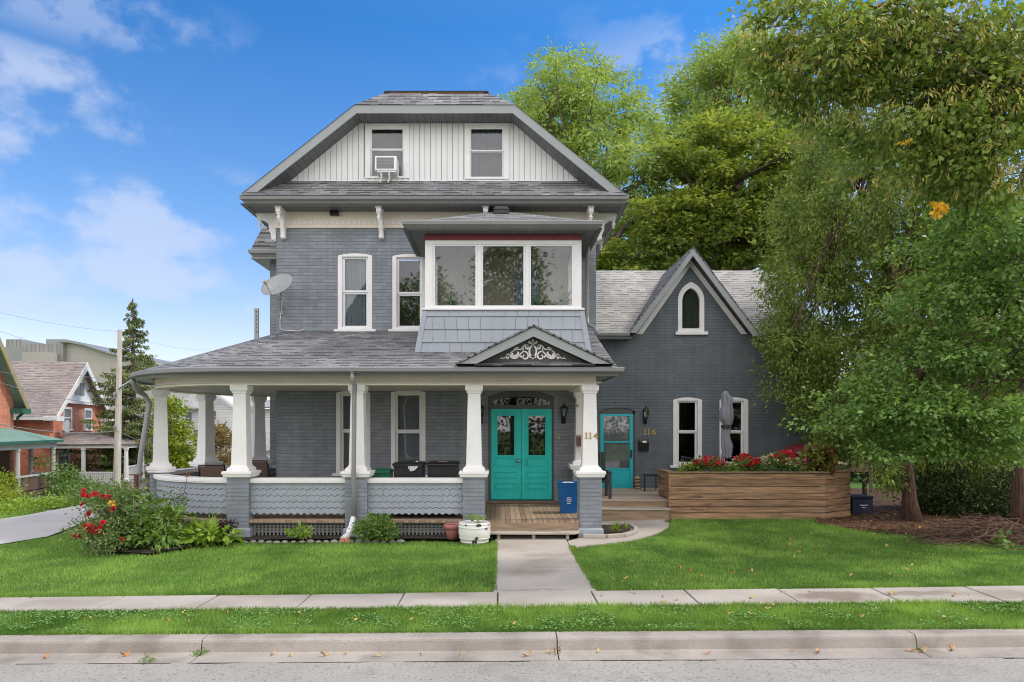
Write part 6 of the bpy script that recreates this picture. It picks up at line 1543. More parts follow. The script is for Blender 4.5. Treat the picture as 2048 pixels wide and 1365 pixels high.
# patio chairs and table on the round porch
M_SLING = PM('brown_sling_fabric', (.16, .105, .085), .8, .06, 60, .1, 200)
def chair(x, y, rz, label, group='brown sling patio chairs on the round porch'):
    t = thing('patio_chair', label, 'chair', (0, 0, 0), group)
    mb = MB(); mb.prism([(-.22, .42), (.22, .42), (.25, .98), (-.25, .98)], .20, .212); o = mb.build('backrest', M_SLING, t)
    for v in o.data.vertices: v.co.y += (v.co.z - .42) * .28
    mb = MB(); mb.box(-.23, .23, -.24, .22, .40, .415); mb.build('seat', M_SLING, t)
    mb = MB()
    for s in (-1, 1): mb.tube([(s * .24, -.25, .41), (s * .24, .2, .41), (s * .255, .30, .72), (s * .265, .38, 1.0)], .014, 6)
    mb.tube([(-.265, .38, 1.0), (.265, .38, 1.0)], .013, 6); mb.build('frame', M_BLACK, t)
    for s in (-1, 1):
        mb = MB(); mb.tube([(s * .27, -.25, 0), (s * .27, -.22, .60), (s * .28, .0, .64), (s * .28, .28, .62)], .014, 6); mb.build('arm', M_BLACK, t); mb = MB(); mb.tube([(s * .25, .2, .41), (s * .27, .3, 0)], .014, 6); mb.build('leg', M_BLACK, t)
    t.location = (x, y, FL); t.rotation_euler = (0, 0, rz); return t
ch1 = chair(X(425, 15.1), 15.3, R(188), 'brown sling patio chair with its back to the street, left of the second round-porch column')
dup(ch1, (X(524, 17.2), 17.4, FL), R(170), 'brown sling patio chair beside the brick corner, further back on the porch')
t = thing('patio_table', 'dark round patio table between the sling chairs', 'table', (-6.05, 16.2, FL))
mb = MB(); mb.lathe(-6.05, 16.2, [(.44, FL + .70), (.45, FL + .715), (.44, FL + .73)], 28); mb.build('table_top', M_CHAR, t)
for q in (.8, 2.4, 3.9, 5.5): mb = MB(); mb.tube([(-6.05 + .3 * math.cos(q), 16.2 + .3 * math.sin(q), FL + .70), (-6.05 + .38 * math.cos(q), 16.2 + .38 * math.sin(q), FL)], .016, 6); mb.build('leg', M_BLACK, t)
t = thing('dried_flower', 'dead brown flower stalk leaning over the curved white railing', 'plant', (X(380, 13.55), 13.55, .1))
mb = MB(); xx_, yy_ = X(373, 13.5), 13.45
mb.tube([(xx_ - .35, yy_, .0), (xx_ - .15, yy_, .5), (xx_ - .02, yy_, .9), (xx_ + .04, yy_, 1.22)], [.008, .007, .006, .005], 5)
for q in range(6): mb.tube([(xx_ + .04, yy_, 1.2), (xx_ + .04 + .09 * math.cos(q), yy_ + .03 * math.sin(q), 1.24 + .06 * math.sin(q))], [.01, .004], 4)
mb.build('stem', PM('dry_stem', (.28, .12, .07), .8, .2, 8, .1), t); foliage('leaves', [(xx_ - .10, yy_, .62, .12, .05, .35)], 26, 3, .05, .05, .6, L_ROSE, t)

# ------------------------------------------------------------------ deck in front of the wing
t = thing('wooden_deck', 'low weathered wooden deck with two steps in front of the storm door', 'deck', (3, 17.4, 0))
dk0 = 15.96; xa_, xb_ = XR + .24, 8.2
mb = MB(); mb.box(xa_, X(1345, 15.96), dk0, V - .003, DK - .035, DK); mb.box(X(1345, 15.96), xb_, 16.6, V - .003, DK - .035, DK); mb.build('deck_surface', M_DECKG, t)
mb = MB(); mb.box(xa_, X(1338, dk0), dk0 + .02, dk0 + .05, .0, DK - .036); mb.build('deck_fascia', M_WOOD, t)
mb = MB(); mb.box(xa_, X(1340, 15.66), 15.62, dk0 + .02, .285, .318); mb.build('step_tread', M_WOODG, t, bevel=.006)
mb = MB(); mb.box(xa_, X(1338, 15.66), 15.66, 15.69, .0, .284); mb.build('step_riser', M_WOOD, t)
# planter
t = thing('wooden_planter', 'large planter box of stained horizontal cedar boards in front of the wing', 'planter', (5.5, 16.2, 0))
p0 = (X(1341, 15.8), 15.8); p1 = (X(1650.5, 15.8), 15.8); p2 = (X(1701, 16.45), 16.45); p3 = (p2[0] - .1, 17.2); p4 = (p0[0], 17.0)
M_PL = PM('cedar_board', (.32, .19, .11), .75, .45, 3.2, .35, 40, stretch=(.55, .55, 7))
nt_ = M_PL.node_tree; bs_ = nt_.nodes['Principled BSDF']; lk_ = bs_.inputs['Base Color'].links[0]; src_ = lk_.from_socket
oi_ = N(nt_, 'ShaderNodeObjectInfo'); mr_ = N(nt_, 'ShaderNodeMapRange'); mr_.inputs[3].default_value = .72; mr_.inputs[4].default_value = 1.25; nt_.links.new(oi_.outputs['Random'], mr_.inputs[0])
sc_ = N(nt_, 'ShaderNodeVectorMath', operation='SCALE'); nt_.links.new(src_, sc_.inputs[0]); nt_.links.new(mr_.outputs[0], sc_.inputs['Scale'])
kn_ = N(nt_, 'ShaderNodeTexNoise'); kn_.inputs['Scale'].default_value = 2.4; kn_.inputs['Detail'].default_value = 5; tc_ = N(nt_, 'ShaderNodeTexCoord'); mp_ = N(nt_, 'ShaderNodeMapping'); mp_.inputs['Scale'].default_value = (.8, .8, 4); nt_.links.new(tc_.outputs['Object'], mp_.inputs[0]); nt_.links.new(mp_.outputs[0], kn_.inputs['Vector'])
kr_ = N(nt_, 'ShaderNodeMapRange'); kr_.inputs[1].default_value = .58; kr_.inputs[2].default_value = .72; kr_.inputs[4].default_value = .75; nt_.links.new(kn_.outputs['Fac'], kr_.inputs[0])
km_ = N(nt_, 'ShaderNodeMix', data_type='RGBA'); nt_.links.new(kr_.outputs[0], km_.inputs[0]); nt_.links.new(sc_.outputs[0], km_.inputs[6]); km_.inputs[7].default_value = (.07, .045, .03, 1); nt_.links.new(km_.outputs[2], bs_.inputs['Base Color']); nrows = 7; zb_, zt2 = .06, 1.115; hh_ = (zt2 - zb_) / nrows
ins = .035
for i in range(nrows):
    z0, z1 = zb_ + i * hh_, zb_ + (i + 1) * hh_ - .013; mb = MB(); o_ = rnd.uniform(0, .003)
    mb.box(p0[0], p1[0] - .003, p0[1] - o_, p0[1] + ins, z0, z1)
    dx_, dy_ = p2[0] - p1[0], p2[1] - p1[1]; l_ = math.hypot(dx_, dy_); nx_, ny_ = -dy_ / l_, dx_ / l_
    mb.prism([(p1[0], p1[1] - o_), p2, (p2[0] + nx_ * ins, p2[1] + ny_ * ins), (p1[0] + nx_ * ins, p1[1] + ny_ * ins)], z0, z1, 'xy')
    mb.box(p0[0] - .004, p0[0] + ins, p0[1] + ins + .002, p4[1], z0, z1)
    mb.build('board', M_PL, t, bevel=.004)
mb = MB(); mb.prism([(p0[0] - .04, p0[1] - .04), (p1[0] + .02, p1[1] - .04), (p2[0] + .05, p2[1] - .01), (p2[0] - .06, p2[1] + .12), (p1[0] - .06, p1[1] + .13), (p0[0] + .13, p0[1] + .13), (p0[0] + .13, p4[1]), (p0[0] - .04, p4[1])], zt2 - .002, zt2 + .03, 'xy'); mb.build('top_rail', PM('cedar_rail', (.24, .16, .09), .7, .3, 3, .2, 40, stretch=(.9, 2, 5)), t, bevel=.005)
mb = MB(); mb.prism([(p0[0] + .04, p0[1] + .04), (p1[0] - .04, p1[1] + .04), (p2[0] - .1, p2[1] + .1), p3, p4], .9, 1.04, 'xy'); mb.build('soil', M_SOIL, t)
mb = MB(); mb.box(p0[0] - .035, p0[0] - .004, p0[1] - .02, p0[1] + .07, .0, zt2 - .003); mb.build('corner_post', M_PL, t)
# planting: each clump a thing
def clump(name, label, px, py, d, rp, rpy, leaf, n, size, cat='flowers', fl=None, nf=0, fs=.05, group=None, per=8, asp=.6, droop=.1, faspect=.8):
    x, z = X(px, d), Z(py, d); t = thing(name, label, cat, (x, d, z - rpy * d / F), group); e = [(x, d, z, rp * d / F, rp * d / F * .6, rpy * d / F)]
    foliage('foliage', e, n, per, .05, size, asp, leaf, t, droop=droop, shell=.2)
    if fl:
        e2 = [(x, d - .04, z + rpy * d / F * .5, rp * d / F * .9, rp * d / F * .5, rpy * d / F * .7)]; foliage('flower', e2, nf, 7, fs * .5, fs, faspect, fl, t, droop=-.3, shell=.6, out=.8)
    return t
pd_ = 16.15
tg = spiky('ornamental_grass', X(1362, 16.0), 16.0, 1.08, 190, .42, 'tuft of fine green grass spilling over the left end of the planter', L_LIME, w=.004, droop=.9, seed=9)
clump('annual_flowers', 'small peach and yellow blooms beside the grass tuft in the planter', 1383, 938, pd_, 18, 9, L_SHR, 60, .06, fl=L_PETY, nf=5, fs=.05)
clump('red_salvia', 'leftmost red flower spikes in the planter', 1400, 930, pd_, 16, 14, L_SHR, 50, .07, fl=L_PETR, nf=12, fs=.07, group='red flowers in the planter')
clump('red_salvia', 'second red flower clump in the planter, with pink blooms below it', 1428, 928, pd_, 17, 14, L_SHR, 50, .07, fl=L_PETR, nf=12, fs=.07, group='red flowers in the planter')
clump('pink_petunia', 'pink petunias under the second red clump in the planter', 1442, 936, pd_ - .1, 15, 12, L_SHR, 40, .06, fl=L_PETP, nf=10, fs=.06)
clump('trailing_greenery', 'plain green foliage in the middle of the planter between the flowers', 1463, 938, pd_, 20, 9, L_LIME, 60, .06, 'plant')
clump('white_begonia', 'cream white begonias left of the centre red flowers in the planter', 1478, 932, pd_, 20, 13, L_SHR, 50, .06, fl=L_PETW, nf=20, fs=.045)
clump('red_salvia', 'large red flower clump in the middle of the planter', 1492, 928, pd_, 24, 14, L_SHR, 70, .07, fl=L_PETR, nf=22, fs=.08, group='red flowers in the planter')
clump('trailing_greenery', 'green foliage right of the large red clump in the planter', 1518, 938, pd_, 16, 9, L_SHR, 50, .06, 'plant')
clump('white_begonia', 'white begonias under the right-hand red flowers in the planter', 1541, 928, pd_, 22, 16, L_SHR, 60, .06, fl=L_PETW, nf=30, fs=.045)
clump('red_salvia', 'tall bright red flower clump right of the white begonias', 1562, 922, pd_, 24, 16, L_SHR, 70, .07, fl=L_PETR, nf=24, fs=.08, group='red flowers in the planter')
clump('pink_petunia', 'pink and white petunias at the right part of the planter', 1594, 932, pd_ - .1, 22, 12, L_SHR, 60, .06, fl=L_PETP, nf=9, fs=.06)
clump('white_begonia', 'small white begonias beside the coleus in the planter', 1585, 930, pd_ - .1, 18, 12, L_SHR, 30, .06, fl=L_PETW, nf=16, fs=.045)
clump('coleus_plant', 'big coleus with maroon and lime leaves at the right corner of the planter', 1636, 918, 16.2, 36, 28, L_COLE, 170, .11, 'plant', per=6, asp=.7)
clump('coleus_plant', 'small maroon coleus trailing over the planter corner', 1655, 940, 16.0, 16, 12, L_COLE, 40, .09, 'plant')
# folded parasol
ud = 17.4; t = thing('folded_parasol', 'grey folded patio parasol tied in the middle, in front of the right wing window', 'parasol', (X(1456, ud), ud, DK))
ux = X(1453, ud); mb = MB(); rg_ = [(916, 9), (905, 8.5), (893, 10), (880, 8), (870, 7), (857, 7.5), (851, 7.2), (846, 9), (835, 11.5), (822, 11), (812, 8.5), (800, 9.5), (794, 8), (788, 5.5), (783, 3)]
b0_ = 0; nseg = 28
for i, (py, rp) in enumerate(rg_):
    for k in range(nseg):
        q = 2 * PI * k / nseg; fold = 1 + .30 * math.sin(q * 6 + i * .35) + .10 * math.sin(q * 3 + i)
        r = rp * ud / F * fold; mb.v.append((ux + r * math.cos(q) + .02 * math.sin(i * 1.3), ud + r * math.sin(q), Z(py, ud) + .02 * math.sin(q * 5 + i)))
for i in range(len(rg_) - 1):
    for k in range(nseg): mb.f.append((i * nseg + k, i * nseg + (k + 1) % nseg, (i + 1) * nseg + (k + 1) % nseg, (i + 1) * nseg + k)); mb.uv.append(None)
mb.f.append(tuple(range((len(rg_) - 1) * nseg, len(rg_) * nseg))); mb.uv.append(None)
mb.build('canopy', PM('grey_parasol_fabric', (.25, .25, .29), .85, .08, 5, .15, 90), t, smooth=True)
mb = MB(); mb.tube([(ux, ud, DK), (ux, ud, Z(850, ud)), (ux, ud, Z(778, ud))], .02, 8); mb.build('pole', M_CHAR, t)
mb = MB(); mb.lathe(ux, ud, [(.128, Z(857, ud)), (.13, Z(850, ud))], 20); mb.build('strap', M_CHAR, t)
mb = MB(); mb.lathe(ux, ud, [(.25, DK), (.25, DK + .05), (.05, DK + .12)], 20); mb.build('base', M_CHAR, t)
# chair behind planter, small bench, grill, deck chair
t = thing('garden_chair', 'dark green garden chair, only its backrest showing above the planter', 'chair', (X(1378, 17.6), 17.6, DK))
mb = MB(); xg = X(1374, 17.6)
for i in range(5): mb.tube([(xg - .10 + i * .05, 17.6, DK + .4), (xg - .14 + i * .055, 17.62, Z(914 + i, 17.6))], .012, 5)
mb.tube([(xg - .15, 17.62, Z(913, 17.6)), (xg + .10, 17.62, Z(917, 17.6))], .016, 6); mb.build('backrest', M_CHAR, t); mb = MB(); mb.box(xg - .15, xg + .25, 17.2, 17.6, DK + .38, DK + .41); mb.build('seat', M_CHAR, t)
for a, b in ((-.12, 17.22), (.22, 17.22), (-.12, 17.58), (.22, 17.58)): mb = MB(); mb.tube([(xg + a, b, DK), (xg + a, b, DK + .38)], .014, 5); mb.build('leg', M_CHAR, t)
t = thing('side_table', 'low black metal side table on the deck beside the planter', 'table', (X(1304, 18.2), 18.2, DK))
bx0, bx1 = X(1286, 18.2), X(1321, 18.2); zt3 = Z(950, 18.2); mb = MB(); mb.box(bx0, bx1, 18.0, 18.4, zt3 - .02, zt3); mb.build('table_top', M_BLACK, t)
for a, b in ((bx0, 18.02), (bx1 - .02, 18.02), (bx0 + .07, 18.38), (bx1 - .09, 18.38)): mb = MB(); mb.box(a, a + .022, b - .011, b + .011, DK, zt3 - .021); mb.build('leg', M_BLACK, t)
t = thing('decorative_stones', 'small stack of pale tan stones on the deck beside the storm door', 'stones', (X(1276, 18.8), 18.7, DK))
for i in range(4):
    mb = MB(); mb.lathe(X(1276 + rnd.uniform(-2, 2), 18.7), 18.7, [(.03, 0), (.085, .02), (.09, .045), (.03, .075)], 9, DK + i * .09); mb.build('stone', PM('tan_stone_%d' % i, (.42, .30, .20), .8, .2, 6, .3), t, smooth=True)
t = thing('plastic_armchair', 'charcoal slatted armchair on the deck, half hidden by the right porch column', 'chair', (X(1200, 16.4), 16.5, DK))
px0, px1 = X(1158, 16.4), X(1221, 16.4)
mb = MB()
for i in range(5): mb.box(px0 + .04 + i * .135, px0 + .155 + i * .135, 16.85, 16.88, DK + .35, Z(905, 16.6))
mb.build('backrest', M_CHAR, t, bevel=.01); mb = MB(); mb.box(px0 + .03, px1 - .06, 16.3, 16.88, DK + .36, DK + .40); mb.build('seat', M_CHAR, t)
for x in (px0, px1 - .09):
    mb = MB(); mb.box(x, x + .10, 16.15, 16.85, DK + .60, DK + .635); mb.build('arm', M_CHAR, t, bevel=.012)
    mb = MB(); mb.obox((x + .05, 16.22, DK + .3), .035, .03, .30, rx=-.05); mb.build('leg', M_CHAR, t); mb = MB(); mb.obox((x + .05, 16.8, DK + .3), .035, .03, .30, rx=.06); mb.build('leg', M_CHAR, t)
t = thing('barbecue_grill', 'barbecue with a maroon domed lid behind the planter', 'barbecue', (X(1600, 17.6), 17.6, DK))
gxx = X(1603, 17.5); zl = Z(914, 17.5)
mb = MB(); mb.prism([(17.3, zl), (17.25, zl + .12), (17.35, zl + .26), (17.6, zl + .31), (17.85, zl + .26), (17.9, zl)], gxx - .28, gxx + .45, 'yz'); mb.build('lid', PM('maroon_enamel', (.14, .012, .025), .2, .05, 3, 0), t, bevel=.03)
mb = MB(); mb.box(gxx - .27, gxx + .44, 17.3, 17.9, zl - .22, zl - .005); mb.build('firebox', M_CHAR, t); mb = MB(); mb.tube([(gxx - .2, 17.22, zl + .07), (gxx + .38, 17.22, zl + .07)], .014, 8); mb.build('handle', M_STEEL, t)
mb = MB(); mb.box(gxx - .24, gxx + .40, 17.35, 17.85, DK, zl - .225); mb.build('cart', M_CHAR, t)
# storage box at the right
sbd = 16.9; t = thing('storage_box', 'dark blue lidded box with small white lettering, right of the planter', 'box', (X(1725, sbd), sbd + .2, 0))
bx0, bx1, zb3, zt4 = X(1703, sbd), X(1747, sbd), Z(1034, sbd), Z(993, sbd); M_NAVY = PM('navy_plastic', (.012, .02, .045), .45, .1, 3, .03)
mb = MB(); mb.box(bx0 + .01, bx1 - .01, sbd, sbd + .5, zb3, zt4 - .06); mb.build('body', M_NAVY, t, bevel=.015); mb = MB(); mb.box(bx0 - .005, bx1 + .005, sbd - .015, sbd + .51, zt4 - .059, zt4); mb.build('lid', M_NAVY, t, bevel=.015)
mb = MB(); rnd = random.Random(8)
for row, (n_, y_) in enumerate(((9, 1011), (4, 1015.5))):
    for i in range(n_):
        xx = (bx0 + bx1) / 2 + .04 + (i - n_ / 2) * .021; zz = Z(y_, sbd); mb.box(xx, xx + .005, sbd - .004, sbd + .002, zz - .014, zz + .014); mb.box(xx + .005, xx + .015, sbd - .004, sbd + .002, zz + rnd.choice((-.014, -.002, .009)), zz + rnd.choice((-.002, .006, .014)) + .004)
mb.build('lettering', M_WHITE2, t)
# pots at the step
t = thing('half_barrel_planter', 'white painted half barrel with peeling paint left of the front step', 'planter', (X(949, 13.1), 13.1, 0))
bxc, byc = X(949, 12.95), 12.98
mb = MB(); mb.lathe(bxc, byc, [(.225, -.02), (.25, .01), (.29, .12), (.302, .20), (.292, .36), (.280, .385), (.262, .385), (.265, .30)], 26); 
mp, nt, bs = newmat('peeling_white_paint'); c, src = varied(nt, (.74, .73, .70), .05, 3)
nn = N(nt, 'ShaderNodeTexNoise'); nn.inputs['Scale'].default_value = 9; nn.inputs['Detail'].default_value = 8; nt.links.new(src, nn.inputs['Vector'])
mr = N(nt, 'ShaderNodeMapRange'); mr.inputs[1].default_value = .60; mr.inputs[2].default_value = .63; nt.links.new(nn.outputs['Fac'], mr.inputs[0])
mx = N(nt, 'ShaderNodeMix', data_type='RGBA'); nt.links.new(mr.outputs[0], mx.inputs[0]); nt.links.new(c, mx.inputs[6]); mx.inputs[7].default_value = (.05, .04, .035, 1); nt.links.new(mx.outputs[2], bs.inputs['Base Color']); bs.inputs['Roughness'].default_value = .7
mb.build('barrel', mp, t, smooth=True)
mb = MB()
for z, r in ((.03, .262), (.10, .287), (.30, .302), (.36, .297)): mb.lathe(bxc, byc, [(r, z - .012), (r + .005, z), (r, z + .012)], 26)
mb.build('hoop', mp, t); mb = MB(); mb.lathe(bxc, byc, [(.26, .32), (.26, .325)], 22); mb.build('soil', M_SOIL, t)
clump('barrel_weeds', 'small green seedlings growing in the white half barrel', 950, 1036, 12.98, 20, 5, L_LIME, 14, .05, 'plant')
t = thing('terracotta_pot', 'pink clay flower pot between the railing and the white half barrel', 'flower pot', (X(904, 13.3), 13.3, 0))
pxc = X(904, 13.25); mb = MB(); mb.lathe(pxc, 13.28, [(.105, .02), (.13, .18), (.135, .215), (.158, .22), (.16, .30), (.145, .305), (.13, .22)], 22); mb.build('pot', PM('pink_clay', (.42, .15, .14), .7, .08, 6, .1), t, smooth=True); mb = MB(); mb.lathe(pxc, 13.28, [(.135, .27), (.135, .275)], 18); mb.build('soil', M_SOIL, t)
# loose things in the bed
t = thing('broken_brick', 'pair of small orange brick pieces at the foot of the downspout', 'brick', (X(690, 13.0), 13.0, 0)); mb = MB(); mb.obox((X(684, 13), 13.0, .04), .035, .03, .03, .3); mb.build('piece', M_REDB, t); mb = MB(); mb.obox((X(696, 13), 12.97, .045), .03, .03, .04, .8); mb.build('piece', M_REDB, t)
M_STONE = PM('edging_stone', (.30, .28, .27), .85, .2, 7, .5, 30)
rnd = random.Random(77); ro0 = None
xs_ = [X(490, 13.1) + i * .155 for i in range(20)]
for i, x in enumerate(xs_):
    if ro0 is None: ro0 = MB().lathe(0, 0, [(.05, -.02), (.07, .01), (.06, .035), (.03, .048)], 8).build('edging_stone', M_STONE, smooth=True); o = ro0
    else: o = ro0.copy(); COL.objects.link(o)
    o.location = (x, 13.07 + .03 * math.sin(i), gz(x, 13.06) + .0); o.scale = (rnd.uniform(.8, 1.3), rnd.uniform(.7, 1), rnd.uniform(.7, 1.2)); o.rotation_euler = (0, 0, rnd.uniform(0, 3))
    tag(o, 'small grey edging stone along the front of the dark flower bed', 'stone', 'edging stones along the flower bed')
mb = MB(); arcb = [(1.60, 13.42), (2.05, 13.36), (2.42, 13.52), (2.72, 13.9), (2.83, 14.4), (2.8, 14.9)]
for i in range(5):
    (xA, yA), (xB, yB) = arcb[i], arcb[i + 1]; mb.obox(((xA + xB) / 2, (yA + yB) / 2, .035 + .02), math.hypot(xB - xA, yB - yA) / 2 - .008, .045, .035, rz=math.atan2(yB - yA, xB - xA))
tag(recenter(mb.build('bed_edging', M_CONC, bevel=.008), (2.3, 13.6, 0)), 'low curved concrete edging round the small mulch bed at the right pier', 'edging')
spiky('grass_tuft', X(1232, 13.9), 13.9, .05, 70, .30, 'upright tuft of lime green grass in the small mulch bed by the right pier', L_LIME, w=.007, droop=.15, seed=17)
spiky('grass_tuft', X(1250, 14.3), 14.3, .05, 22, .20, 'thin small grass tuft at the edge of the small mulch bed', L_LIME, w=.006, droop=.3, seed=18)
# front garden plants
def shrub(name, label, ells, nc, per, spread, size, asp, mat, base, cat='shrub', **k):
    t = thing(name, label, cat, (*base, 0)); f, c = foliage('foliage', ells, nc, per, spread, size, asp, mat, t, **k); return t, c
shrub('peony_bush', 'rounded bushy green shrub under the railing right of the downspout', [E(752, 1054, 13.1, 38, 22, .30), E(735, 1062, 13.0, 22, 14, .2), E(770, 1062, 13.05, 22, 14, .2)], 150, 14, .09, .07, .45, L_SHR, (X(752, 13.1), 13.1), upn=.6)
shrub('low_perennial', 'small pale green perennial in the middle of the dark bed', [E(600, 1062, 13.15, 22, 9, .16)], 22, 9, .06, .09, .45, L_LIME, (X(600, 13.1), 13.1), cat='plant')
shrub('dark_perennial', 'dark purple-leaved perennial at the foot of the second pier', [E(455, 1052, 13.1, 16, 13, .16)], 40, 10, .05, .05, .6, L_DARK, (X(455, 13.1), 13.1), cat='plant')
shrub('hosta_plant', 'hosta with broad yellow-green leaves at the front of the left bed', [E(400, 1072, 12.75, 38, 10, .22), E(430, 1064, 12.8, 24, 9, .2), E(455, 1072, 12.8, 18, 6, .15)], 60, 5, .10, .17, .5, L_LIME, (X(410, 12.75), 12.75), cat='plant', upn=1.0, droop=.2)
for i, (px, d_, py, lb) in enumerate(((345, 12.6, 1075, 'arching bright green daylily leaves in the left bed, left clump'), (385, 13.0, 1062, 'arching bright green daylily leaves below the curved railing, middle clump'), (425, 13.15, 1055, 'arching daylily leaves beside the second brick pier, right clump'))):
    spiky('daylily_clump', X(px, d_), d_, .02, 150, .62, lb, L_LIME, w=.011, droop=.75, seed=40 + i, group='daylily clumps in the left bed')
tb, cb = shrub('milkweed_bush', 'leafy bush with large pointed bright green leaves behind the daylilies', [E(300, 1035, 12.6, 45, 38, .35), E(270, 1060, 12.4, 35, 25, .3), E(335, 1045, 12.7, 30, 28, .3), E(310, 1075, 12.2, 40, 16, .25)], 150, 8, .11, .15, .38, L_SHR, (X(300, 12.6), 12.6), droop=.05, upn=.8)
limbs(tb, (X(300, 12.6), 12.6, 0), (X(300, 12.6), 12.6, .3), cb, .02, M_BARK, 18, rt=.003)
trs, crs = shrub('rose_bush', 'sprawling rose bush with deep red blooms at the left of the bed', [E(215, 1010, 12.5, 60, 45, .5), E(180, 1060, 12.2, 42, 28, .35), E(250, 1065, 12.3, 60, 34, .4), E(165, 990, 12.7, 24, 24, .3, .6), E(245, 992, 12.8, 40, 20, .4, .5), E(215, 1085, 12.0, 45, 16, .3), E(330, 1000, 13.2, 40, 20, .3, .5)], 420, 13, .11, .055, .6, L_ROSE, (X(215, 12.5), 12.5), shell=.1)
limbs(trs, (X(220, 12.5), 12.5, 0), (X(220, 12.5), 12.5, .3), crs, .03, M_BARK, 40, rt=.003)
def rose(x, y, z, r, par):
    mb = MB()
    for j, (rr, el_) in enumerate(((1, .15), (.85, .5), (.62, .9), (.38, 1.3))):
        for k in range(5):
            q = 2 * PI * k / 5 + j * .6; c, s_ = math.cos(q), math.sin(q); L = r * rr
            t0 = Vector((x + c * L * .1, y + s_ * L * .1, z + j * r * .08)); tip = Vector((x + c * L * math.cos(el_), y + s_ * L * math.cos(el_), z + j * r * .1 + L * math.sin(el_)))
            sd = Vector((-s_, c, 0)) * L * .55; m_ = t0.lerp(tip, .65) - Vector((0, 0, r * .1))
            mb.add([t0, m_ + sd, tip, m_ - sd], [(0, 1, 2, 3)])
    cc = Vector((x, y, z)); Mr = Matrix.Rotation(R(random.uniform(35, 75)), 3, 'X') @ Matrix.Rotation(R(random.uniform(-30, 30)), 3, 'Y')
    mb.v = [tuple(cc + Mr @ (Vector(v) - cc)) for v in mb.v]
    o = mb.build('rose_bloom', L_PETR, par); at = o.data.attributes.new('tint', 'FLOAT', 'FACE'); at.data.foreach_set('value', [random.random() for _ in mb.f])
for px, py in ((168, 982), (167, 991), (176, 992), (205, 992), (190, 988), (218, 995), (165, 1010), (223, 1018), (229, 1017), (178, 1028), (206, 1045), (171, 1052), (183, 1051), (172, 1060), (180, 1062), (191, 1058), (200, 1056), (150, 1071), (160, 1074), (163, 1076), (244, 1080), (176, 1056), (187, 1064), (195, 1064)):
    dd = 12.05 if py > 1035 else 12.2; rose(X(px, dd), dd, Z(py, dd), .055, trs)
t = thing('yellow_rose_bloom', 'single yellow bloom among the red roses', 'flower', (X(225, 12.2), 12.2, Z(1006, 12.2))); foliage('petals', [(X(225, 12.2), 12.2, Z(1006, 12.2), .04, .03, .03)], 6, 6, .02, .05, .9, L_PETY, t)
t = thing('rusty_post', 'rusty T-shaped iron post beside the round porch', 'post', (X(272, 13.3), 13.3, 0)); mb = MB(); mb.box(X(269, 13.3), X(275, 13.3), 13.28, 13.34, -.1, Z(951, 13.3)); mb.build('stake', PM('rusty_iron', (.13, .05, .035), .8, .2, 6, .2), t); mb = MB(); mb.box(X(258, 13.3), X(283, 13.3), 13.29, 13.33, Z(951, 13.3), Z(949, 13.3)); mb.build('crossbar', PM('rusty_iron_bar', (.15, .06, .04), .8, .2, 6, .2), t)
# weeds in the gutter
for px, lb in ((400, 'green weed with red leaves growing in the kerb joint near the left'), (1114, 'dry weed growing in the middle kerb joint'), (1835, 'weed tuft in the right-hand kerb joint'), (296, 'small green weed at the edge of the road')):
    y_ = 7.04 if px != 296 else 6.86
    clump('kerb_weed', lb, px, 1305 if px != 296 else 1322, y_, 7, 5, L_SHR if px != 1114 else L_RUS, 14, .028, 'weed', per=6, group='weeds along the kerb')

# ------------------------------------------------------------------ background at the left
M_GTRIM = PM('dark_green_trim', (.03, .14, .10), .5, .1, 3, .03); M_BEIGE = PM('beige_metal', (.38, .35, .33), .6, .06, .3, 0); M_BEIGE2 = stripemat('ribbed_metal', (.27, .26, .25), (.17, .165, .16), .8, .12, 'X')
M_YTRIM = PM('olive_yellow_trim', (.36, .31, .16), .6, .1, 3, .03)
M_OLDW = PM('weathered_white_post', (.60, .57, .53), .7, .1, 4, .1)
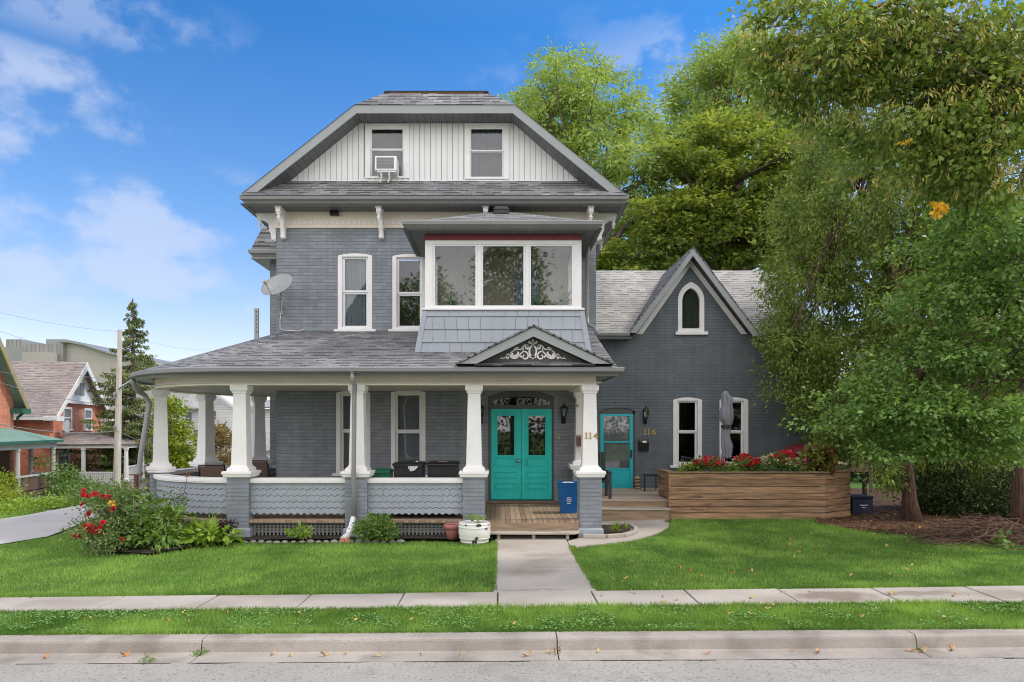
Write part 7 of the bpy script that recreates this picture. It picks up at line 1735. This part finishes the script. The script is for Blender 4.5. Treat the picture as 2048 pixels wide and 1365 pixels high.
# white-gabled brick house; local x along the ridge, built at the origin then turned
def bghouse(name, label, loc, rz, wid, ln, eave, ridge, gablemat, roofmat, trim, upper=True, zg=None):
    """gable end at local +x, camera sees +x end and -y side; origin at the near bottom corner (x=0 gable wall, y=0..wid)"""
    t = thing(name, label, 'house', (0, 0, 0)); m = wid / 2
    mb = MB(); mb.prism([(0, -1.5), (wid, -1.5), (wid, eave - .05), (m, ridge - .1), (0, eave - .05)], -ln, 0, 'yz'); mb.build('brick_wall', M_REDB, t)
    zg = zg or eave + (ridge - eave) * .42
    if upper:
        k = (ridge - zg) / (ridge - eave); mb = MB(); mb.prism([(m - m * k * .93, zg), (m + m * k * .93, zg), (m, ridge - .05)], .02, .08, 'yz'); mb.build('gable_panel', gablemat, t)
        mb = MB(); mb.box(.03, .22, m - m * k * .93, m + m * k * .93, zg - .12, zg); mb.build('gable_ledge', trim, t)
    ov = .45; sl = (ridge - eave) / m; mb = MB(); e0 = eave - .25
    ze = ridge - sl * (m + ov)
    mb.quad((-ln, -ov, ze), (ov, -ov, ze), (ov, m, ridge), (-ln, m, ridge)); mb.quad((ov, wid + ov, ze), (-ln, wid + ov, ze), (-ln, m, ridge), (ov, m, ridge)); r_ = mb.build('roof', roofmat, t, solid=.06)
    mb = MB(); mb.prism([(-ov, ze - .02), (m, ridge - .02), (wid + ov, ze - .02), (wid + ov - .3, ze - .02), (m, ridge - .42), (-ov + .3, ze - .02)], ov - .03, ov + .03, 'yz'); mb.build('rake_board', M_WHITE if trim is M_WHITE else M_YTRIM, t)
    for y in (-ov, wid + ov - .75): mb = MB(); mb.box(-.1, ov + .05, y, y + .75, ze - .22, ze); mb.build('eave_return', trim, t)
    mb = MB(); mb.box(-ln, ov, -ov - .02, -ov + .1, ze - .18, ze - .02); mb.build('gutter', trim, t)
    return t, ze
def bwin(t, y0, y1, z0, z1, mat=M_WHITE):
    mb = MB(); mb.box(.0, .06, y0, y0 + .1, z0, z1); mb.box(0, .06, y1 - .1, y1, z0, z1); mb.box(0, .06, y0 + .1, y1 - .1, z1 - .12, z1); mb.box(0, .10, y0 - .08, y1 + .08, z0 - .1, z0); mb.box(0, .05, y0 + .1, y1 - .1, (z0 + z1) / 2 - .03, (z0 + z1) / 2 + .03)
    o = mb.build('window', mat, t); mb = MB(); mb.box(.01, .025, y0 + .1, y1 - .1, z0, z1 - .12); mb.build('pane', M_GLASSP, o)
M_GLASSP = PM('dull_window_pane', (.16, .18, .20), .08, .2, 1, 0, spec=.8)
yb1 = 33.0; xB = X(100, yb1)
bh, ze = bghouse('brick_house', 'red brick house with a white gable and brown shingled roof, beyond the driveway', None, 0, 6.2, 10, 3.51, 6.03, M_WHITE, M_SHINB, M_WHITE, zg=3.95)
bwin(bh, 1.3, 2.3, 2.55, 3.65); bwin(bh, 3.8, 4.8, 2.55, 3.65)
for q in (2.55, 3.15): mb = MB(); mb.box(.085, .11, q, q + .5, 4.3, 4.95); mb.build('attic_pane', M_GLASSP, bh)
# its hipped porch
mb = MB(); P0, P1, P2, P3 = (-.2, -.3), (3.6, -.3), (3.6, 6.6), (-.2, 6.6); z0, z1 = 1.82, 2.35
mb.quad((*P0, z0), (*P1, z0), (1.2, 1.9, z1), (-.2, 1.9, z1)); mb.quad((*P1, z0), (*P2, z0), (1.2, 4.4, z1), (1.2, 1.9, z1)); mb.quad((*P2, z0), (*P3, z0), (-.2, 4.4, z1), (1.2, 4.4, z1)); pr = mb.build('porch_roof', M_SHINB, bh, solid=.05)
mb = MB(); mb.box(-.1, 3.5, -.2, -.05, 1.62, 1.81); mb.box(3.35, 3.5, -.05, 6.5, 1.62, 1.81); mb.build('porch_beam', M_WHITE, pr)
mb = MB(); mb.box(0, 3.5, -.2, 6.4, -.9, .0); mb.build('porch_base', M_CONC, bh)
for x, y in ((3.4, -.1), (3.4, 2.2), (3.4, 4.5), (3.4, 6.3), (1.5, -.1)): mb = MB(); mb.lathe(x, y, [(.14, .0), (.14, .12), (.11, .16), (.09, 1.5), (.12, 1.54), (.12, 1.62)], 12); mb.build('porch_column', M_WHITE, bh, smooth=False)
mb = MB(); mb.box(3.38, 3.44, 0, 6.3, .68, .74)
for i in range(42): mb.box(3.39, 3.43, i * .15, i * .15 + .05, .05, .68)
mb.build('porch_balustrade', M_WHITE, bh)
mb = MB(); mb.lathe(0, 0, [(.01, 0), (.2, .03), (.34, .1)], 16); 
for i, v in enumerate(mb.v): mb.v[i] = (v[2] + .35, v[0] + .75, v[1] + 2.65)
mb.build('dish', PM('pale_dish', (.5, .52, .54), .5, .05, 3, 0), bh)
bwin(bh, .7, 2.0, .1, 1.5); mb = MB(); mb.box(0, .05, 3.5, 4.3, .0, 1.6); mb.build('door', M_WOODR, bh); mb = MB(); mb.tube([(.2, 6.3, ze), (.1, 6.25, ze - .5), (.1, 6.25, 2.9)], .06, 6); mb.build('downspout', M_WHITE, bh)
bh.location = (xB, yb1, -.45); bh.rotation_euler = (0, 0, R(10))
print('house B base z', bh.location.z)
# green-trimmed brick house at the frame edge
ah, ze = bghouse('brick_house', 'red brick house with dark green trim and a green porch roof, at the left edge', None, 0, 7.5, 9, 4.05, 8.35, PM('yellow_shingle', (.50, .40, .15), .8, .15, 8, .2), M_SHING, M_GTRIM)
bwin(ah, 5.0, 6.0, 2.75, 4.5, M_GTRIM)
mb = MB(); mb.quad((1.75, -3, 2.16), (1.75, 8.1, 2.16), (0, 7.2, 2.68), (0, -3, 2.68)); mb.quad((1.75, 8.1, 2.16), (-1, 8.1, 2.16), (-1, 7.2, 2.68), (0, 7.2, 2.68)); pr = mb.build('porch_roof', M_SHING, ah, solid=.05)
mb = MB(); mb.box(1.65, 1.77, -3, 8.1, 2.04, 2.15); mb.box(-1, 1.65, 8.0, 8.1, 2.04, 2.15); mb.build('porch_gutter', M_GTRIM, pr); mb = MB(); mb.box(1.42, 1.57, -3, 7.9, 1.82, 2.035); mb.build('porch_beam', M_OLDW, pr)
for y in (1.5, 4.6, 7.7): mb = MB(); mb.lathe(1.50, y, [(.12, .0), (.12, .1), (.10, .2), (.09, 1.7), (.11, 1.75), (.12, 1.82)], 12); mb.build('porch_post', M_OLDW, ah)
mb = MB(); mb.lathe(.6, 7.7, [(.12, .0), (.10, .2), (.10, 1.7), (.13, 1.82)], 12); mb.build('porch_post', M_OLDW, ah)
mb = MB(); mb.box(1.47, 1.53, -1, 7.6, .1, .66); mb.box(.7, 1.47, 7.66, 7.72, .1, .66); mb.build('porch_boarding', stripemat('old_brown_boards', (.20, .13, .10), (.08, .05, .04), .12, .02, 'Y', .8, .2), ah); mb = MB(); mb.box(1.43, 1.57, -1, 7.6, .66, .73); mb.box(.7, 1.43, 7.62, 7.76, .66, .73); mb.build('porch_handrail', M_OLDW, ah)
mb = MB(); mb.box(0, 1.66, -1, 7.85, -.12, .05); mb.build('porch_floor', M_WOODR, ah); mb = MB(); mb.box(0, 1.56, -1, 7.75, -.9, -.13); mb.build('porch_foundation', M_CONC, ah)
mb = MB(); mb.box(0, .05, 6.2, 7.1, .05, 1.7); mb.build('door', M_WOODR, ah); mb = MB(); mb.tube([(.4, 7.9, ze), (.12, 7.6, ze - .4), (.12, 7.55, 3.0)], .06, 6); mb.build('downspout', M_GTRIM, ah)
fy = 30.3; ah.location = (-20.06, 23.0, -.54); ah.rotation_euler = (0, 0, R(10))
print('house A loc', ah.location)
# arena far behind
t = thing('arena_building', 'large beige arena with rooftop plant rooms on the skyline', 'building', (-100, 130, 0)); AD = 130
def abox(x0, x1, y0, y1, dz, mat, name, yy=AD): mb = MB(); mb.box(X(x0, yy), X(x1, yy), yy, yy + 25, Z(y1, yy), Z(y0, yy)); return mb.build(name, mat, t)
mb = MB(); mb.prism([(X(110, AD), Z(900, AD)), (X(300, AD), Z(900, AD)), (X(300, AD), Z(722, AD)), (X(215, AD), Z(708, AD)), (X(160, AD), Z(690, AD)), (X(130, AD), Z(684, AD)), (X(110, AD), Z(684, AD))], AD + 2, AD + 60); mb.build('curved_hall', M_BEIGE, t)
mb = MB(); mb.prism([(X(108, AD), Z(684, AD)), (X(130, AD), Z(684, AD)), (X(160, AD), Z(690, AD)), (X(215, AD), Z(708, AD)), (X(300, AD), Z(722, AD)), (X(300, AD), Z(719, AD)), (X(215, AD), Z(705, AD)), (X(160, AD), Z(687, AD)), (X(130, AD), Z(681, AD)), (X(108, AD), Z(681, AD))], AD + 1, AD + 60); mb.build('roof_edge', M_TRIM, t)
abox(12, 42, 679, 700, 0, M_BEIGE2, 'plant_room', 135); abox(53, 126, 688, 760, 0, M_BEIGE2, 'plant_room', 131); abox(92, 132, 679, 690, 0, M_TRIM, 'plant_room', 133); abox(-60, 60, 694, 800, 0, M_TRIM, 'plant_room', 134); abox(44, 102, 705, 780, 0, M_BEIGE, 'plant_room', 129)
# utility pole, wires
pdp = 30; t = thing('utility_pole', 'weathered grey wooden utility pole left of the round porch', 'pole', (X(236, pdp), pdp, -2)); 
mb = MB(); mb.tube([(X(233, pdp), pdp, Z(1010, pdp)), (X(240, pdp), pdp, Z(660, pdp))], [.17, .09], 10); mb.build('pole', PM('weathered_pole', (.56, .51, .46), .85, .15, 4, .3, 30, stretch=(3, 3, .4)), t)
mb = MB(); mb.tube([(X(240, pdp), pdp - .1, Z(778, pdp)), (X(262, pdp), pdp - .1, Z(764, pdp))], .05, 6); mb.build('lamp_arm', M_STEEL, t)
for px, py in ((233, 790), (234, 855)): mb = MB(); mb.lathe(X(px, pdp), pdp - .15, [(.05, -.12), (.08, 0), (.05, .12)], 8, Z(py, pdp)); mb.build('insulator', M_TRIM, t)
def wire(label, pts, r=.014): 
    mb = MB(); P = []
    for i in range(len(pts) - 1):
        a, b = Vector(pts[i]), Vector(pts[i + 1])
        for k in range(8): u = k / 8; q = a.lerp(b, u); q.z -= 4 * u * (1 - u) * .25; P.append(q)
    P.append(Vector(pts[-1])); mb.tube(P, r * .6, 5); o = mb.build('overhead_wire', M_TRIM, smooth=True); tag(recenter(o, P[0]), label, 'wire', 'overhead wires at the utility pole')
def wp(px, py, d): return (X(px, d), d, Z(py, d))
wire('thin overhead wire crossing the sky to the top of the utility pole', [wp(-200, 570, 22), wp(240, 664, 30), wp(420, 700, 40)], .008)
wire('thin overhead wire running from the skyline down to the pole', [wp(-60, 640, 24), wp(240, 716, 30), wp(330, 735, 38)], .010)
wire('dark wire passing in front of the brown roof of the brick house', [wp(-60, 728, 24), wp(150, 748, 29), wp(238, 738, 30)], .018)
wire('wire slanting down across the gable of the white-gabled house', [wp(-60, 745, 23), wp(238, 809, 30), wp(330, 840, 36)], .018)
wire('thick cable in front of the brick houses at porch roof height', [wp(-60, 836, 22), wp(237, 862, 29.9), wp(330, 880, 34), wp(560, 905, 45)], .028)
wire('wire from the pole to the white house behind the porch', [wp(238, 809, 30), wp(400, 880, 38), wp(520, 900, 45)], .02)
wire('faint wire from the pole across the driveway tree', [wp(238, 790, 30), wp(420, 800, 40), wp(560, 830, 45)], .014)
t = thing('wooden_fence', 'white wooden railing and fence below the white-gabled house', 'fence', (X(200, 31), 31, -1))
mb = MB(); xA, xB2 = X(150, 31), X(236, 31)
zz = Z(965, 31)
n_ = 24
for i in range(n_): x = lerp(xA, xB2, i / n_); mb.box(x, x + .05, 31, 31.04, zz - .6, zz + .45 * (1 if i < 16 else 1))
mb.box(xA, xB2, 30.98, 31.02, zz + .40, zz + .47); mb.box(xA, xB2, 30.98, 31.02, zz - .45, zz - .38); mb.build('pickets', M_WHITE, t)
mb = MB(); mb.prism([(X(228, 30.5), Z(950, 30.5)), (X(262, 30.5), Z(1018, 30.5)), (X(262, 30.5), Z(1035, 30.5)), (X(228, 30.5), Z(1000, 30.5))], 30.5, 30.56); mb.build('stair_side', M_WHITE, t)
# metal post above the porch roof
t = thing('channel_post', 'slim grey post with bolt holes rising behind the porch roof', 'post', (X(512, 22), 22, 0)); mb = MB(); mb.box(X(508.5, 22), X(516.5, 22), 22, 22.08, -1, Z(617, 22)); mb.build('channel', PM('galvanised_post', (.42, .40, .37), .5, .08, 4, .05), t)
mb = MB()
for i in range(6): mb.tube([(X(512.5, 22), 22.001, Z(624 + i * 8, 22)), (X(512.5, 22), 21.99, Z(624 + i * 8, 22))], .02, 8)
mb.build('bolt', M_BLACK, t)
# spruce
t = thing('spruce_tree', 'tall ragged spruce behind the utility pole', 'tree', (X(262, 36), 36, -3)); sd_ = 36
C_, D_, T_ = [], [], []; rnd = random.Random(6); zt5, zb5 = Z(600, sd_), Z(1010, sd_); tx = X(266, sd_)
brp = []
for i in range(270):
    u = rnd.random() ** .8; z = lerp(zt5, zb5, u); Rm = .10 + 2.6 * min(1, u * 1.35) * rnd.uniform(.5, 1.3); q = rnd.uniform(0, 2 * PI); dx, dy = math.cos(q), math.sin(q); ct = rnd.random()
    brp.append([(tx, sd_, z + .15), (tx + dx * Rm * .5, sd_ + dy * Rm * .5, z - .05 * Rm), (tx + dx * Rm, sd_ + dy * Rm, z - .02)])
    for k in range(int(20 + 46 * Rm)):
        s = rnd.uniform(.12, 1); w_ = .22 * Rm * (1.05 - s) + .05; C_.append((tx + dx * Rm * s + rnd.uniform(-1, 1) * w_ * dy, sd_ + dy * Rm * s + rnd.uniform(-1, 1) * w_ * dx, z - .12 * Rm * s + .14 * Rm * s * s + rnd.uniform(-.12, .02))); D_.append((dx * .4 + rnd.gauss(0, .3), dy * .4 + rnd.gauss(0, .3), -.9 + rnd.gauss(0, .3))); T_.append(ct * .6 + rnd.random() * .4)
leafmesh('crown', np.array(C_), np.array(D_), .17, .34, L_SPR, t, tint=np.array(T_)); trunk(t, [(tx, sd_, -3), (tx, sd_, 4), (tx, sd_, zt5)], [.22, .14, .02], M_BARK)
mb = MB()
for b in brp[::2]: mb.tube(b, [.03, .02, .008], 4, cap=False)
mb.build('branch', M_BARK, t)
t = thing('small_tree', 'bright yellow-green tree seen between the first two porch columns', 'tree', (X(345, 32), 32, -2)); f, c = foliage('crown', [E(340, 850, 32, 26, 60, .8), E(362, 890, 32, 22, 50, .8), E(345, 930, 32, 34, 45, .9), E(325, 810, 32, 14, 30, .5), E(350, 980, 31, 40, 40, .8)], 420, 16, .22, .15, .7, L_YEL, t, upn=.8); trunk(t, [(X(345, 32), 32, -2), (X(343, 32), 32, 1), (X(340, 32), 32, 2.5)], [.1, .07, .03], M_BARK)
t = thing('small_tree', 'rusty olive tree in front of the white house, between the porch columns', 'tree', (X(440, 34), 34, -2)); f, c = foliage('crown', [E(440, 900, 34, 34, 50, .9), E(430, 870, 34, 22, 30, .7), E(450, 950, 34, 34, 40, .8), E(392, 960, 34, 16, 30, .5)], 360, 16, .2, .13, .6, L_RUS, t); trunk(t, [(X(440, 34), 34, -2), (X(440, 34), 34, 1.2)], [.1, .05], M_BARK)
# white house behind the porch
t = thing('white_house', 'white clapboard house with a grey roof seen through the round porch', 'house', (X(470, 45), 45, -2)); wd = 45
M_CLAP = stripemat('white_clapboard', (.78, .78, .78), (.5, .5, .52), .16, .02, 'Z')
mb = MB(); mb.box(X(372, wd), X(545, wd), wd, wd + 9, Z(985, wd), Z(818, wd)); mb.build('wall', M_CLAP, t)
mb = MB(); mb.quad((X(340, wd - .5), wd - .5, Z(816, wd)), (X(500, wd - .5), wd - .5, Z(816, wd)), (X(500, wd), wd + 4.5, Z(770, wd)), (X(340, wd), wd + 4.5, Z(770, wd))); mb.quad((X(505, wd - .5), wd - .5, Z(815, wd)), (X(548, wd - .5), wd - .5, Z(815, wd)), (X(545, wd), wd + 3, Z(797, wd)), (X(505, wd), wd + 3, Z(797, wd))); mb.build('roof', M_SHINL, t, solid=.06)
gm_ = [(X(415, wd), Z(820, wd)), (X(455, wd), Z(790, wd)), (X(498, wd), Z(820, wd)), (X(498, wd), Z(990, wd)), (X(432, wd), Z(990, wd)), (X(432, wd), Z(820, wd))]
mb = MB(); mb.prism([(X(432, wd), Z(985, wd)), (X(480, wd), Z(985, wd)), (X(480, wd), Z(812, wd)), (X(456, wd), Z(793, wd)), (X(432, wd), Z(812, wd))], wd - 1.2, wd + 2); ga_ = mb.build('gabled_bay', M_CLAP, t)
mb = MB(); mb.prism([(X(420, wd), Z(817, wd)), (X(456, wd), Z(789, wd)), (X(492, wd), Z(817, wd)), (X(488, wd), Z(820, wd)), (X(456, wd), Z(795, wd)), (X(424, wd), Z(820, wd))], wd - 1.6, wd - 1.4); mb.build('rake_board', M_WHITE, ga_)
for a, b, c, d_ in ((436, 448, 823, 840), (372, 384, 825, 850), (388, 396, 860, 885), (520, 528, 828, 850)): 
    yy = wd - 1.23 if 432 < a < 480 else wd - .03
    mb = MB(); mb.box(X(a - 1.5, wd), X(b + 1.5, wd), yy - .02, yy, Z(d_ + 2, wd), Z(c - 2, wd)); o = mb.build('window', M_WHITE, t); mb = MB(); mb.box(X(a, wd), X(b, wd), yy - .03, yy - .02, Z(d_, wd), Z(c, wd)); mb.build('pane', M_GLASSP, o)
mb = MB(); mb.quad((X(517, 40), 40, Z(905, 40)), (X(556, 40), 40, Z(898, 40)), (X(556, 42), 43, Z(880, 42)), (X(524, 42), 43, Z(888, 42))); mb.build('lean_to_roof', M_SHINL, t, solid=.05); mb = MB(); mb.box(X(522, 40), X(556, 40), 40.3, 43, Z(985, 40), Z(905, 40)); mb.build('lean_to', M_CLAP, t)
# greenery in the left distance
def bush(name, label, ells, nc, size, mat, base, cat='bush', per=14, spread=.25, **k): t, c = shrub(name, label, ells, nc, per, spread, size, .6, mat, base, cat, **k); return t
bush('climbing_shrub', 'large dark green climbing shrub beside the brick house porches', [E(128, 958, 28, 24, 24, .7), E(160, 988, 27, 34, 22, .8), E(125, 990, 27, 22, 16, .6), E(200, 1000, 26, 34, 18, .8), E(82, 925, 29.5, 12, 12, .3, .5)], 420, .12, L_SHR, (X(130, 28), 28), upn=.5)
bush('yellow_green_bush', 'yellow-green bush at the left edge beside the green-trimmed porch', [E(2, 970, 25, 20, 22, .5), E(-10, 1000, 24, 28, 26, .7), E(10, 1005, 23, 18, 14, .5)], 260, .12, L_YEL, (X(5, 25), 25), upn=.5)
bush('weedy_ground_cover', 'low bright green weeds along the far side of the driveway', [E(45, 1018, 21, 50, 14, .9), E(110, 1012, 22, 60, 14, 1.0), E(20, 1030, 20, 40, 10, .7), E(170, 1005, 23, 40, 12, .8)], 420, .10, L_LIME, (X(80, 21), 21), 'weeds', upn=.8)
bush('dark_garden_shrub', 'dark green shrub behind the rose bush', [E(180, 982, 22, 26, 15, .6), E(225, 992, 20, 26, 14, .6), E(245, 1005, 18, 26, 13, .5)], 230, .09, L_SHR, (X(200, 21), 21), upn=.3)
t = thing('low_stone_wall', 'low stone retaining wall along the driveway', 'wall', (X(140, 20), 20, -.7)); mb = MB()
for i in range(9):
    for j in range(2): x = lerp(X(100, 20.5), X(190, 20.5), (i + .5 * (j % 2)) / 9); mb.obox((x, 20.5 - i * .03, Z(1031 - j * 7, 20.5)), .085 + .045, .09, .05)
mb.build('stones', PM('pale_stone', (.40, .33, .26), .85, .2, 4, .5, 20), t)
# far trees closing the horizon
FT = [(-30, 60, 16, 3, 'rounded green tree far beyond the white-gabled house'), (-22, 75, 9, 4, 'distant green tree behind the white house'), (30, 60, 9, 6, 'distant green tree right of the cedars'), (45, 70, 12, 7, 'distant broad green tree at the far right')]
for i, (x, y, r_, h_, lb) in enumerate(FT):
    t = thing('distant_tree', lb, 'tree', (x, y, -2)); foliage('crown', [(x, y, h_ - 3, r_, 4, h_ * .6)], 500, 12, 1.0, .6, .7, L_MAP, t); trunk(t, [(x, y, -3), (x, y, h_ - 3)], [.4, .2], M_BARK)
# wooden back deck beyond the planter
t = thing('back_deck', 'raised wooden deck with balusters behind the planter at the right', 'deck', (X(1722, 21), 21, 0)); bdk = 21
mb = MB(); mb.box(X(1695, bdk), X(1745, bdk), bdk, bdk + 3, Z(944, bdk), Z(930, bdk)); mb.build('rim_joist', M_WOOD, t); mb = MB()
for i in range(12): x = X(1697 + i * 4.1, bdk); mb.box(x, x + .03, bdk, bdk + .03, Z(930, bdk), Z(905, bdk))
mb.box(X(1695, bdk), X(1745, bdk), bdk - .01, bdk + .04, Z(906, bdk), Z(903, bdk)); mb.build('balustrade', M_WOOD, t)
for px in (1702, 1738): mb = MB(); mb.box(X(px, bdk), X(px, bdk) + .1, bdk + .3, bdk + .4, 0, Z(944, bdk)); mb.build('post', M_BLACK, t)
tag(recenter(MB().tube([(X(1741, 19.5), 19.5, Z(905, 19.5)), (X(1742, 19.5), 19.5, Z(985, 19.5))], .045, 8).build('white_pipe', M_WHITE2, smooth=True), (X(1741, 19.5), 19.5, 0)), 'white vertical pipe beside the raised back deck', 'pipe')
# the far side of the street, behind the camera: what the window panes mirror
t = thing('street_tree', 'leafy tree across the street, mirrored in the upper left windows', 'tree', (-4.5, -15, 0)); foliage('crown', [(-5.5, -15, 9.5, 2.6, 2.5, 3.2), (-3.5, -15.5, 6.8, 2.4, 2, 2.2), (-7.5, -16, 6, 2.2, 2, 2)], 900, 12, .6, .22, .7, L_MAP, t); trunk(t, [(-4.8, -15, -.2), (-4.8, -15, 7)], [.25, .15], M_BARK)
t = thing('street_tree', 'tall leafy tree across the street, mirrored in the sunroom windows', 'tree', (1.2, -16, 0)); foliage('crown', [(.8, -16, 11.5, 2.2, 2.5, 4.0), (-.8, -16, 8, 2, 2, 2.6), (2.6, -16.5, 8, 2.0, 2, 2.8)], 1100, 12, .6, .22, .7, L_MAP, t); trunk(t, [(1.0, -16, -.2), (1.0, -16, 10)], [.3, .14], M_BARK)
t = thing('street_hedge', 'line of bushy trees across the street, mirrored low in the door panes', 'hedge', (0, -24, 0)); foliage('foliage', [(-18, -24, 2.5, 5, 2, 3.5), (-8, -25, 2, 5, 2, 3.0), (0, -25, 2.5, 5, 2, 3.6), (9, -25, 2, 5, 2, 3.2), (18, -24, 2.5, 5, 2, 3.5)], 900, 14, .8, .3, .7, L_UND, t)
t = thing('opposite_house', 'dark gabled house across the street, mirrored in the window panes', 'house', (-9.5, -19, 0)); mb = MB(); mb.box(-13.5, -6.0, -27, -19.5, -.2, 7.5); mb.build('wall', PM('tan_render', (.28, .22, .17), .8, .1, 1, .1), t)
mb = MB(); mb.prism([(-14.2, 7.2), (-9.6, 14.0), (-5.2, 7.2)], -27.5, -19.2); mb.build('roof', M_SHINB, t)
print('objects', len(SC.objects))
